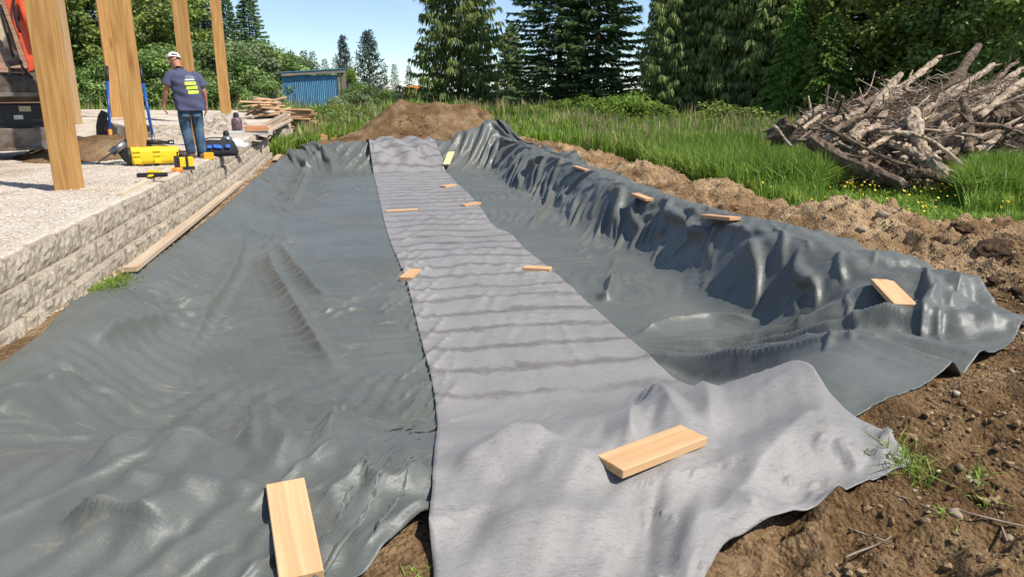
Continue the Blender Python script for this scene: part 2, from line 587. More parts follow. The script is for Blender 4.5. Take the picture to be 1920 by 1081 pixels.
# ================================================================== CLOTHS
def resample(pts, s):
    """points of a polyline (smoothed) at length fractions s"""
    P = np.asarray(pts, float)
    # Catmull-Rom to a fine polyline
    Q = np.vstack([2 * P[0] - P[1], P, 2 * P[-1] - P[-2]])
    out = []
    for i in range(1, len(Q) - 2):
        t = np.linspace(0, 1, 24, endpoint=False)[:, None]
        p0, p1, p2, p3 = Q[i - 1], Q[i], Q[i + 1], Q[i + 2]
        out.append(0.5 * ((2 * p1) + (-p0 + p2) * t + (2 * p0 - 5 * p1 + 4 * p2 - p3) * t * t + (-p0 + 3 * p1 - 3 * p2 + p3) * t ** 3))
    out.append(P[-1:])
    out = np.vstack(out)
    L = np.concatenate([[0], np.cumsum(np.linalg.norm(np.diff(out, axis=0), axis=1))])
    L /= L[-1]
    return np.stack([np.interp(s, L, out[:, k]) for k in range(out.shape[1])], 1)
def coons(near, far, left, right, su, sv):
    B = resample(near, su); Tt = resample(far, su)
    L = resample(left, sv); R = resample(right, sv)
    u = su[None, :, None]; v = sv[:, None, None]
    S = (1 - v) * B[None] + v * Tt[None] + (1 - u) * L[:, None] + u * R[:, None]
    S -= (1 - u) * (1 - v) * B[0] + u * (1 - v) * B[-1] + (1 - u) * v * Tt[0] + u * v * Tt[-1]
    return S            # (rows, cols, 2)
def seg_dist(X, Y, P):
    """signed distance to polyline P (left positive), and arc fraction of the nearest point"""
    P = np.asarray(P, float)
    best = np.full(X.shape, 1e9); sg = np.zeros(X.shape); fr = np.zeros(X.shape)
    seg = np.linalg.norm(np.diff(P, axis=0), axis=1)
    acc = np.concatenate([[0], np.cumsum(seg)])
    for i in range(len(P) - 1):
        a, bb = P[i], P[i + 1]
        d = bb - a
        l2 = d @ d + 1e-12
        t = np.clip(((X - a[0]) * d[0] + (Y - a[1]) * d[1]) / l2, 0, 1)
        dx = X - (a[0] + t * d[0]); dy = Y - (a[1] + t * d[1])
        dist = np.hypot(dx, dy)
        k = dist < best
        best = np.where(k, dist, best)
        sg = np.where(k, np.sign(d[0] * dy - d[1] * dx), sg)
        fr = np.where(k, (acc[i] + t * seg[i]) / acc[-1], fr)
    return best * sg, fr
def add_fold(X, Y, Z, DX, DY, pts, h, wl, wr, lean=0.0, taper=0.25, sharp=1.0):
    """raise a fold along the world polyline pts; wl/wr = width of its left/right flank; lean pushes the crest to its right"""
    P = np.asarray(pts, float)
    m = 3.5 * max(wl, wr)
    k = (X > P[:, 0].min() - m) & (X < P[:, 0].max() + m) & (Y > P[:, 1].min() - m) & (Y < P[:, 1].max() + m)
    if not k.any():
        return
    d, f = seg_dist(X[k], Y[k], P)
    w = np.where(d > 0, wl, wr)
    q = np.abs(d) / w
    tri = np.clip(1 - q / 1.9, 0, 1)
    tri = 0.65 * tri + 0.35 * tri * tri
    prof = np.exp(-q ** 1.6) * (1 - sharp) + sharp * tri
    t = np.clip(np.minimum(f, 1 - f) / taper, 0, 1)
    t = t * t * (3 - 2 * t)
    Z[k] += h * prof * t
    if lean:
        i = int(len(P) / 2)
        tan = P[-1] - P[0]
        tan /= np.linalg.norm(tan) + 1e-9
        nx, ny = tan[1], -tan[0]
        pw = prof ** 2 * t
        DX[k] += nx * lean * pw
        DY[k] += ny * lean * pw
def relax(P, iters, excess, ground_fn, stiff=0.9, bend=0.12, pin=None, gravity=0.0):
    """position based cloth: keeps edge lengths so that slack turns into creases"""
    P = P.copy()
    def lens(A):
        return (np.linalg.norm(A[:, 1:] - A[:, :-1], axis=2), np.linalg.norm(A[1:] - A[:-1], axis=2),
                np.linalg.norm(A[1:, 1:] - A[:-1, :-1], axis=2), np.linalg.norm(A[1:, :-1] - A[:-1, 1:], axis=2))
    ru, rv, rd, re = excess
    P0z = ground_fn(P[..., 0], P[..., 1])
    for it in range(iters):
        if gravity:
            P[..., 2] -= gravity
        for (sa, sb, r) in ((np.s_[:, 1:], np.s_[:, :-1], ru), (np.s_[1:], np.s_[:-1], rv),
                            (np.s_[1:, 1:], np.s_[:-1, :-1], rd), (np.s_[1:, :-1], np.s_[:-1, 1:], re)):
            a = P[sa]; b_ = P[sb]
            d = a - b_
            l = np.linalg.norm(d, axis=2)
            c = (0.5 * stiff * 0.5 * (l - r) / (l + 1e-9))[..., None] * d
            P[sa] -= c
            P[sb] += c
        if bend:
            lap = np.zeros_like(P)
            lap[1:-1] += P[2:] + P[:-2] - 2 * P[1:-1]
            lap[:, 1:-1] += P[:, 2:] + P[:, :-2] - 2 * P[:, 1:-1]
            P += bend * 0.25 * lap * (0.0 if pin is None else 1.0) * (pin[..., None] if pin is not None else 1)
        if it % 5 == 0:
            P0z = ground_fn(P[..., 0], P[..., 1])
        P[..., 2] = np.maximum(P[..., 2], P0z)
    return P
def drape(P, RU, RV, ground_fn, iters=200, bend=0.25, g=0.0015, fric=0.6, stiff=0.35):
    """quasi-static cloth: hold the edge lengths RU (across) and RV (along), resist sharp bending, settle on the ground"""
    P = P.copy()
    rd = np.sqrt(RU[1:] ** 2 + RV[:, 1:] ** 2)
    re = np.sqrt(RU[:-1] ** 2 + RV[:, :-1] ** 2)
    b_u = RU[:, 1:] + RU[:, :-1]
    b_v = RV[1:] + RV[:-1]
    cu = np.concatenate([np.zeros((RU.shape[0], 1)), np.cumsum(RU, 1)], 1)
    cv = np.concatenate([np.zeros((1, RV.shape[1])), np.cumsum(RV, 0)], 0)
    LU = {m_: (cu[:, m_:] - cu[:, :-m_]) * f_ for m_, f_ in ((5, 0.965), (9, 0.93))}
    LV = {m_: (cv[m_:] - cv[:-m_]) * f_ for m_, f_ in ((5, 0.965), (9, 0.93))}
    def proj(sa, sb, r, k, mode=0):
        a = P[sa]; b_ = P[sb]
        d = a - b_
        l = np.sqrt((d * d).sum(2)) + 1e-9
        c = (l - r) / l
        if mode == 1:
            c = np.minimum(c, 0)
        c = (0.5 * k * c)[..., None] * d
        a -= c
        b_ += c
    Gz = ground_fn(P[..., 0], P[..., 1])
    for it in range(iters):
        old = P[..., :2].copy()
        P[..., 2] -= g
        for o_ in (0, 1):
            proj(np.s_[:, 1 + o_::2], np.s_[:, o_:-1:2], RU[:, o_::2], 0.9)
            proj(np.s_[1 + o_::2], np.s_[o_:-1:2], RV[o_::2], 0.9)
            proj(np.s_[1 + o_::2, 1:], np.s_[o_:-1:2, :-1], rd[o_::2], 0.35)
            proj(np.s_[1 + o_::2, :-1], np.s_[o_:-1:2, 1:], re[o_::2], 0.35)
        for o_ in (0, 1, 2, 3):
            m1 = (P.shape[1] - 2 - o_ + 3) // 4
            m2 = (P.shape[0] - 2 - o_ + 3) // 4
            if o_ in (0, 1, 2, 3):
                proj(np.s_[:, 2 + o_::4], np.s_[:, o_:-2:4], b_u[:, o_::4], bend, 1)
                proj(np.s_[2 + o_::4], np.s_[o_:-2:4], b_v[o_::4], bend, 1)
        # the felt is stiff: spans of several cells resist being pushed together
        for m_ in ((5, 9) if stiff else ()):
            for ax, L_ in ((1, LU[m_]), (0, LV[m_])):
                sa = np.s_[:, m_:] if ax else np.s_[m_:]
                sb = np.s_[:, :-m_] if ax else np.s_[:-m_]
                d = P[sa] - P[sb]
                l = np.sqrt((d * d).sum(2)) + 1e-9
                c = (0.5 * stiff * np.minimum((l - L_) / l, 0))[..., None] * d * 0.5
                P[sa] -= c
                P[sb] += c
        if it % 6 == 0:
            Gz = ground_fn(P[..., 0], P[..., 1])
        low = P[..., 2] <= Gz + 0.002
        P[..., 2] = np.maximum(P[..., 2], Gz)
        f = np.where(low, 1 - fric, 1.0)[..., None]
        P[..., :2] = old + (P[..., :2] - old) * f
    P[..., 2] = np.maximum(P[..., 2], ground_fn(P[..., 0], P[..., 1]))
    return P
def upsample(P, k):
    """Catmull-Rom refinement of a grid of points"""
    def up(A):
        m = A.shape[0]
        t = np.linspace(0, m - 1, (m - 1) * k + 1)
        i = np.minimum(t.astype(int), m - 2)
        f = (t - i)[:, None, None]
        g_ = lambda j: A[np.clip(j, 0, m - 1)]
        p0, p1, p2, p3 = g_(i - 1), g_(i), g_(i + 1), g_(i + 2)
        return 0.5 * ((2 * p1) + (-p0 + p2) * f + (2 * p0 - 5 * p1 + 4 * p2 - p3) * f * f + (-p0 + 3 * p1 - 3 * p2 + p3) * f ** 3)
    return np.swapaxes(up(np.swapaxes(up(P), 0, 1)), 0, 1)
def cloth_mesh(name, P):
    m, n = P.shape[:2]
    # a thin sheet with a real thickness: top and underside joined at the hem
    dz = np.gradient(P, axis=0); du = np.gradient(P, axis=1)
    nrm = np.cross(du, dz)
    nrm /= np.linalg.norm(nrm, axis=2, keepdims=True) + 1e-9
    bot = P - nrm * 0.004
    V = np.concatenate([P.reshape(-1, 3), bot.reshape(-1, 3)])
    F = grid_faces(n, m)
    ring = np.concatenate([np.arange(n), np.arange(1, m) * n + n - 1, (m - 1) * n + np.arange(n - 2, -1, -1), np.arange(m - 2, 0, -1) * n])
    r2 = np.roll(ring, -1)
    K = n * m
    # underside only near the hem
    idx = np.arange((m - 1) * (n - 1)).reshape(m - 1, n - 1)
    hemmask = np.zeros((m - 1, n - 1), bool)
    hemmask[:6] = True; hemmask[-6:] = True; hemmask[:, :6] = True; hemmask[:, -6:] = True
    under = F[idx[hemmask]][:, ::-1] + K
    side = np.stack([r2, ring, ring + K, r2 + K], 1)
    return np_mesh(name, V, np.concatenate([F, under, side]))
GL = lambda x, y: T(x, y) + 0.006
def W(*px):
    """pixels -> world xy on the earth surface"""
    return [tuple(hit(a, b_, T0)[:2]) for a, b_ in px]

# ---- the big grey-green liner
n_u, n_v = 161, 380
su = np.linspace(0, 1, n_u)
_a = 1.35
sv = (np.exp(_a * np.linspace(0, 1, n_v)) - 1) / (math.exp(_a) - 1)
near = [(-3.0, 0.9), (-1.4, 1.35), (-0.5, 1.72), (-0.12, 2.05), (0.10, 2.27), (0.35, 2.38), (0.9, 2.45), (1.6, 2.55), (2.15, 2.68), (2.7, 2.92), (3.3, 3.22), (3.7, 3.42), (4.12, 3.70)]
left = [(-3.0, 0.9), (-2.4, 3.0), (-2.10, 4.4), (-2.10, 5.2), (-2.20, 5.95), (-2.19, 6.2), (-2.08, 6.6), (-2.03, 7.1), (-2.0, 9), (-1.97, 11.4), (-2.0, 15), (-2.0, 18), (-1.86, 20.2), (-1.75, 21.6)]
right = [(4.12, 3.70), (4.18, 4.05), (4.32, 4.6), (4.36, 5.6), (4.32, 6.5), (4.26, 7.6), (4.30, 9.0), (4.5, 12), (4.62, 14.5), (4.7, 17), (4.5, 19.4), (4.25, 20.6)]
farb = [(-1.75, 21.6), (-1.2, 21.2), (-0.6, 20.9), (0.3, 21.0), (1.2, 21.0), (2.1, 21.05), (3.0, 21.3), (3.6, 21.5), (4.25, 20.6)]
S = coons(near, farb, left, right, su, sv)
X = S[..., 0].copy(); Y = S[..., 1].copy()
base = GL(X, Y)
Z = base.copy()
DX = np.zeros_like(Z); DY = np.zeros_like(Z)
rng = np.random.RandomState(11)
NEAR_HEM = near
floor_m = sstep(-1.5, -1.1, X) * (1 - sstep(3.1, 3.5, X)) * sstep(3.6, 4.6, Y) * (1 - sstep(18, 18.8, Y))
right_m = sstep(3.05, 3.35, X) * (1 - sstep(4.1, 4.5, X)) * sstep(4.4, 5.6, Y) * (1 - sstep(20.0, 20.8, Y))
left_m = (1 - sstep(-1.35, -0.9, X)) * sstep(3.0, 4.5, Y)
far_m = sstep(18.3, 19.4, Y)
near_m = 1 - sstep(3.4, 4.3, Y)
def lnoise(s_, t_, seed):
    """creased noise: flat facets across s, slowly changing along t"""
    f = np.floor(s_); i = f.astype(np.int64); q = s_ - f
    g_ = np.floor(t_); j = g_.astype(np.int64); r = t_ - g_
    r = r * r * (3 - 2 * r)
    pk = 0.3 + 0.4 * _hash(i, i * 0 + 7, seed)
    a0 = _hash(i, j, seed) * (1 - r) + _hash(i, j + 1, seed) * r
    q = np.where(q < pk, q / pk, (1 - q) / (1 - pk))
    return q * (0.35 + 0.65 * a0)
# fine cross wrinkles of the floor
wx = X + 0.35 * fbm(X * 0.9, Y * 0.9, 2, 71); wy = Y + 0.30 * fbm(X * 0.7, Y * 0.7, 2, 73)
Z += floor_m * 0.022 * lnoise(wy * 2.6 + 0.25 * wx, wx * 1.1, 75) * vnoise(X * 0.9, Y * 0.5, 74)
Z += floor_m * 0.010 * lnoise(wy * 6.3 - 0.4 * wx, wx * 1.6, 76)
Z += floor_m * 0.014 * lnoise(wx * 2.2 + 0.5 * wy, wy * 0.9, 77) * vnoise(X * 0.7, Y * 0.6, 78)
# pleats of the right bank, running down the slope
bx_ = X - 3.6
wrp = 0.45 * fbm(X * 1.6, Y * 0.9, 2, 81)
pl = lnoise(Y * 1.0 + wrp + 0.7 * bx_, bx_ * 0.9 + 4, 83)
pl2 = lnoise(Y * 3.7 + 1.2 * wrp - 0.8 * bx_, bx_ * 2.0 + 4, 86)
amp = right_m * (0.35 + 0.6 * vnoise(Y * 0.55, X * 0.3, 85))
Z += amp * (0.15 * pl + 0.03 * pl2 - 0.07)
DX -= amp * (0.34 * pl + 0.05 * pl2 - 0.14) * (1 - sstep(3.75, 4.0, X))
Z += right_m * 0.03 * lnoise(X * 2.6 + 0.8 * Y, Y * 0.9, 88)
# broad soft folds of the left bank, running along it
Z += left_m * (0.07 * lnoise(X * 1.7 + 0.22 * Y + 0.5 * fbm(X, Y * 0.5, 2, 91), Y * 0.45, 93) + 0.02 * lnoise(X * 4 - 0.5 * Y, Y * 0.8, 95))
Z += left_m * sstep(9, 14, Y) * 0.06 * lnoise(Y * 0.9 + 0.8 * X, X * 0.8, 96)
# crumpling of the far end
Z += far_m * (0.20 * lnoise(X * 1.5 + 0.5 * Y, Y * 0.8, 97) + 0.12 * lnoise(X * 2.6 - 1.5 * Y, X * 0.7, 98) + 0.04 * lnoise(X * 5 + Y, Y * 2.2, 99))
# near end: large soft billows and a few creases
nl = near_m * (1 - sstep(0.0, 0.4, X))
Z += near_m * 0.05 * (fbm(X * 1.1, Y * 1.3, 2, 101) + 0.4)
Z += nl * (0.035 * lnoise(Y * 2.2 + 0.5 * X + 0.3 * fbm(X, Y, 2, 5), X * 0.9, 103) + 0.016 * lnoise(X * 3.1 - Y, Y * 1.5, 105))
nrr = 0.0 * sstep(1.9, 2.4, X) * (1 - sstep(4.6, 5.4, Y))
Z += nrr * (0.07 * lnoise(Y * 2.4 - 0.9 * X + 0.3 * fbm(X, Y, 2, 6), X * 0.8, 107) + 0.03 * lnoise(X * 4 + 2 * Y, Y * 1.3, 109))
def F_(px, h, wl, wr, lean=0.0, taper=0.25, sharp=1.0):
    add_fold(X, Y, Z, DX, DY, resample(np.array(W(*px)), np.linspace(0, 1, 14)), h, wl, wr, lean, taper, sharp)
# right half of the floor
F_([(1020, 350), (1030, 380), (1010, 410), (985, 440)], 0.06, 0.05, 0.05, 0, 0.3)
F_([(1105, 565), (1120, 555), (1140, 565), (1150, 515)], 0.07, 0.05, 0.04, 0.0, 0.3)
# the slack piece folded at the near right corner
fc = np.array(W((1150, 640))[0])
rx_, ry_ = X - fc[0], Y - fc[1]
rf = np.hypot(rx_, ry_)
tf = np.arctan2(ry_, rx_)
fan = sstep(0.25, 0.7, rf) * (1 - sstep(2.3, 2.9, rf)) * sstep(-1.38, -1.15, tf) * (1 - sstep(-0.30, -0.02, tf))
wf = tf + 0.10 * fbm(X * 1.5, Y * 1.5, 2, 145)
Z += fan * np.clip(rf, 0, 1.3) * (0.03 * lnoise(wf * 4.0 + 0.3, rf * 0.8, 146))
cross = sstep(1.3, 1.9, rf) * (1 - sstep(2.6, 3.0, rf)) * (1 - sstep(5.0, 5.6, Y)) * sstep(2.9, 3.2, X)
Z += cross * 0.05 * lnoise(rf * 2.1 + 0.4 * tf, tf * 2.2, 148)
F_([(1720, 640), (1735, 600), (1745, 575), (1760, 558)], 0.10, 0.10, 0.09, 0.0, 0.25)
# bank crest hollows and rolls
F_([(1100, 320), (1180, 352), (1260, 388), (1350, 420), (1450, 470), (1560, 520)], 0.05, 0.12, 0.16, 0.0, 0.15)
F_([(1230, 400), (1290, 430), (1330, 480)], 0.10, 0.10, 0.08, 0.0, 0.3)
F_([(1150, 350), (1170, 390), (1160, 440)], 0.10, 0.07, 0.09, 0.0, 0.3)
F_([(1400, 460), (1420, 520), (1390, 580)], 0.12, 0.10, 0.10, 0.0, 0.3)
F_([(1500, 500), (1510, 560), (1440, 600)], 0.12, 0.10, 0.08, 0.0, 0.3)
F_([(1050, 300), (1040, 330), (1010, 350)], 0.14, 0.14, 0.14, 0.0, 0.3)
# heap of slack at the far right corner
add_fold(X, Y, Z, DX, DY, [(2.6, 20.4), (3.2, 20.5), (3.8, 20.7), (4.1, 20.9)], 0.42, 0.45, 0.35, 0.0, 0.2)
add_fold(X, Y, Z, DX, DY, [(3.6, 19.9), (3.9, 20.4), (4.0, 21.2)], 0.22, 0.2, 0.2, 0.0, 0.3)
add_fold(X, Y, Z, DX, DY, [(3.0, 19.4), (3.4, 19.9), (3.4, 20.6)], 0.20, 0.15, 0.2, 0.1, 0.3)
P = np.stack([X + DX, Y + DY, Z], 2)
def box_blur(A, k):
    for ax in (0, 1):
        c = np.cumsum(np.insert(np.pad(A, [(k, k) if i == ax else (0, 0) for i in range(2)], mode='edge'), 0, 0, axis=ax), axis=ax)
        A = (np.take(c, range(2 * k + 1, c.shape[ax]), axis=ax) - np.take(c, range(0, c.shape[ax] - 2 * k - 1), axis=ax)) / (2 * k + 1)
    return A
def rest_lengths(P, base2, extra, k):
    """edge lengths with the slack of the folds spread over their neighbourhood"""
    out = []
    for (sa, sb) in ((np.s_[:, 1:], np.s_[:, :-1]), (np.s_[1:], np.s_[:-1]), (np.s_[1:, 1:], np.s_[:-1, :-1]), (np.s_[1:, :-1], np.s_[:-1, 1:])):
        l = np.linalg.norm(P[sa] - P[sb], axis=2)
        l0 = np.linalg.norm(base2[sa] - base2[sb], axis=2)
        r = box_blur(np.clip(l / l0, 0.97, 1.8), k)
        out.append(l0 * np.clip(r + extra, 0.99, 1.5))
    return out
P0 = np.stack([X, Y, T0(X, Y) + 0.006], 2)
def base_len(A):
    return np.linalg.norm(A[:, 1:] - A[:, :-1], axis=2), np.linalg.norm(A[1:] - A[:-1], axis=2)
bu, bv = base_len(P0)
lu, lv = base_len(P)
# slack that the workers left in the sheet: along the pit (sv) and across it (sl)
cornr = sstep(2.0, 2.5, X) * (1 - sstep(4.6, 5.6, Y))
sl_v = 1.005 + right_m * (0.012 + 0.06 * vnoise(Y * 0.5, X * 0.4, 140)) + 0.03 * left_m + 0.04 * far_m + 0.002 * cornr + 0.007 * near_m
sl_u = 1.005 + right_m * (0.005 + 0.03 * vnoise(Y * 0.6 + 9, X * 0.4, 141)) + 0.02 * left_m + 0.05 * far_m + 0.002 * cornr + 0.007 * near_m
ru = bu * np.maximum(0.5 * (sl_u[:, 1:] + sl_u[:, :-1]), np.clip(box_blur(np.clip(lu / bu, 1, 1.8), 2), 1, 1.25))
rv = bv * np.maximum(0.5 * (sl_v[1:] + sl_v[:-1]), np.clip(box_blur(np.clip(lv / bv, 1, 1.8), 2), 1, 1.25))
P = P + rng.normal(0, 0.003, P.shape)
P = drape(P, ru, rv, GL, iters=110, bend=0.30, g=0.0012, stiff=0.0)
def smooth_hem(P, it):
    """straighten the cut edges of the sheet"""
    P = P.copy()
    for _ in range(it):
        for k in (0, 1, 2, -3, -2, -1):
            P[k, 1:-1] += 0.5 * ((P[k, 2:] + P[k, :-2]) / 2 - P[k, 1:-1])
            P[1:-1, k] += 0.5 * ((P[2:, k] + P[:-2, k]) / 2 - P[1:-1, k])
    return P
def smooth_grid(P, it, f=0.5):
    for _ in range(it):
        Q = P.copy()
        Q[1:-1, 1:-1] += f * ((P[2:, 1:-1] + P[:-2, 1:-1] + P[1:-1, 2:] + P[1:-1, :-2]) / 4 - P[1:-1, 1:-1])
        P = Q
    return P
P = smooth_grid(P, 1, 0.4)
P = smooth_hem(P, 5)
P = upsample(P, 2)
P[..., 2] = np.maximum(P[..., 2], GL(P[..., 0], P[..., 1]))
# crisp creases pressed into the sheet: packing folds, pinches, stepped-on crinkles
X = P[..., 0].copy(); Y = P[..., 1].copy(); Z = P[..., 2].copy()
DX = np.zeros_like(Z); DY = np.zeros_like(Z)
STROKES = [([(455, 430), (450, 483), (425, 540), (394, 587), (362, 646), (322, 694)], 0.055, 0.03, 0.10, -0.03), ([(525, 455), (548, 495), (575, 525), (600, 553), (640, 575)], 0.045, 0.03, 0.05, 0.02),
           ([(505, 470), (515, 510), (545, 560), (580, 620), (620, 680), (648, 712), (690, 722)], 0.055, 0.03, 0.06, 0.03), ([(170, 655), (230, 630), (300, 615), (335, 612)], 0.06, 0.12, 0.035, 0.03),
           ([(330, 565), (370, 590), (392, 575)], 0.04, 0.06, 0.04, 0.0), ([(60, 735), (150, 735), (205, 750), (260, 765)], 0.04, 0.05, 0.05, 0.02), ([(0, 790), (70, 750), (140, 738), (180, 745)], 0.04, 0.05, 0.05, 0.0),
           ([(495, 790), (510, 830), (508, 870), (502, 905)], 0.06, 0.035, 0.05, 0.0), ([(470, 800), (478, 850), (495, 905)], 0.04, 0.02, 0.03, 0.0), ([(530, 815), (540, 850), (520, 905)], 0.045, 0.03, 0.03, 0.0),
           ([(655, 775), (640, 810), (605, 850), (575, 870), (562, 900)], 0.06, 0.06, 0.015, -0.035), ([(150, 895), (260, 850), (350, 845), (440, 840)], 0.05, 0.05, 0.10, 0.0), ([(170, 930), (300, 925), (420, 935), (500, 930)], 0.03, 0.05, 0.03, 0.0),
           ([(110, 985), (230, 990), (350, 1010)], 0.06, 0.08, 0.03, 0.03), ([(585, 975), (640, 940), (690, 905), (700, 930), (760, 925), (805, 870)], 0.05, 0.03, 0.03, 0.0), ([(640, 1035), (690, 1020), (760, 990), (812, 960)], 0.03, 0.04, 0.03, 0.01),
           ([(0, 775), (250, 768), (450, 770), (650, 772), (815, 770)], 0.010, 0.015, 0.06, 0.0), ([(572, 322), (560, 350), (545, 380), (530, 398)], 0.09, 0.04, 0.14, -0.06), ([(1105, 565), (1120, 555), (1140, 565), (1150, 515)], 0.05, 0.04, 0.03, 0.0),
           ([(1020, 350), (1030, 380), (1010, 410), (985, 440)], 0.04, 0.03, 0.03, 0.0), ([(560, 330), (590, 300), (640, 290)], 0.08, 0.08, 0.08, 0.0), ([(600, 285), (620, 310), (625, 330)], 0.07, 0.06, 0.08, 0.0)]
for px_l, h_, wl_, wr_, ln_ in STROKES:
    F_(px_l, h_ * 1.0, wl_ * 2.0, wr_ * 2.0, 0.0, 0.3)
    F_(px_l, h_ * 0.8, max(wl_ * 0.9, 0.035), max(wr_ * 1.0, 0.035), ln_ * 0.9, 0.2)
rx_, ry_ = X - fc[0], Y - fc[1]
rf = np.hypot(rx_, ry_); tf = np.arctan2(ry_, rx_)
fan = sstep(0.15, 0.6, rf) * (1 - sstep(2.5, 3.0, rf)) * sstep(-1.38, -1.15, tf) * (1 - sstep(-0.30, -0.02, tf))
wf = tf + 0.08 * fbm(X * 1.5, Y * 1.5, 2, 145)
Z += fan * np.clip(rf, 0, 1.1) * (0.17 * lnoise(wf * 4.0 + 0.3, rf * 0.8, 146) + 0.022 * lnoise(wf * 10.0, rf * 1.2, 147))
F_([(1185, 635), (1240, 612), (1290, 602), (1350, 600), (1430, 606)], 0.09, 0.035, 0.13, 0.06, 0.2)
F_([(1560, 640), (1650, 615), (1730, 590), (1790, 560)], 0.08, 0.10, 0.12, 0.04, 0.25)
F_([(1728, 640), (1738, 600), (1745, 575), (1760, 556)], 0.07, 0.06, 0.06, 0.0, 0.3)
F_([(1772, 612), (1785, 580), (1800, 552)], 0.06, 0.05, 0.05, 0.0, 0.3)
wx = X + 0.25 * fbm(X * 1.1, Y * 1.1, 2, 171); wy = Y + 0.25 * fbm(X * 0.9, Y * 0.9, 2, 173)
cr = sstep(0.35, 0.7, vnoise(X * 0.8, Y * 0.6, 175))
cr2 = sstep(0.4, 0.75, vnoise(X * 0.7 + 5, Y * 0.7, 177))
Z += 0.032 * cr * lnoise(wy * 5.5 + 0.8 * wx, wx * 1.6, 179) + 0.028 * cr2 * lnoise(wx * 5.0 - 1.5 * wy, wy * 1.6, 181) + 0.007 * lnoise(wx * 11 + 6 * wy, wy * 2.5, 183)
P = np.stack([X + DX, Y + DY, Z], 2)
P[..., 2] = np.maximum(P[..., 2], GL(P[..., 0], P[..., 1]))
LINER = P
# height map of the finished liner, for what lies on it
HX0, HX1, HY0, HY1, HS = -3.2, 4.8, 0.8, 22.2, 0.03
hn, hm = int((HX1 - HX0) / HS) + 1, int((HY1 - HY0) / HS) + 1
HM = np.full((hm, hn), -9.0)
ix = np.clip(((P[..., 0] - HX0) / HS).round().astype(int), 0, hn - 1)
iy = np.clip(((P[..., 1] - HY0) / HS).round().astype(int), 0, hm - 1)
np.maximum.at(HM, (iy.ravel(), ix.ravel()), P[..., 2].ravel())
for _ in range(3):
    k = HM < -5
    Q = np.pad(HM, 1, mode='edge')
    nb = np.max([Q[1:-1, 2:], Q[1:-1, :-2], Q[2:, 1:-1], Q[:-2, 1:-1]], axis=0)
    HM = np.where(k, nb, HM)
def _bil(M, x, y):
    fx = np.clip((np.asarray(x, float) - HX0) / HS, 0, hn - 1.001); fy = np.clip((np.asarray(y, float) - HY0) / HS, 0, hm - 1.001)
    i = fx.astype(int); j = fy.astype(int); tx = fx - i; ty = fy - j
    return (M[j, i] * (1 - tx) + M[j, i + 1] * tx) * (1 - ty) + (M[j + 1, i] * (1 - tx) + M[j + 1, i + 1] * tx) * ty
def liner_h(x, y):
    h = _bil(HM, x, y)
    return np.where(h < -2, T(x, y), h)

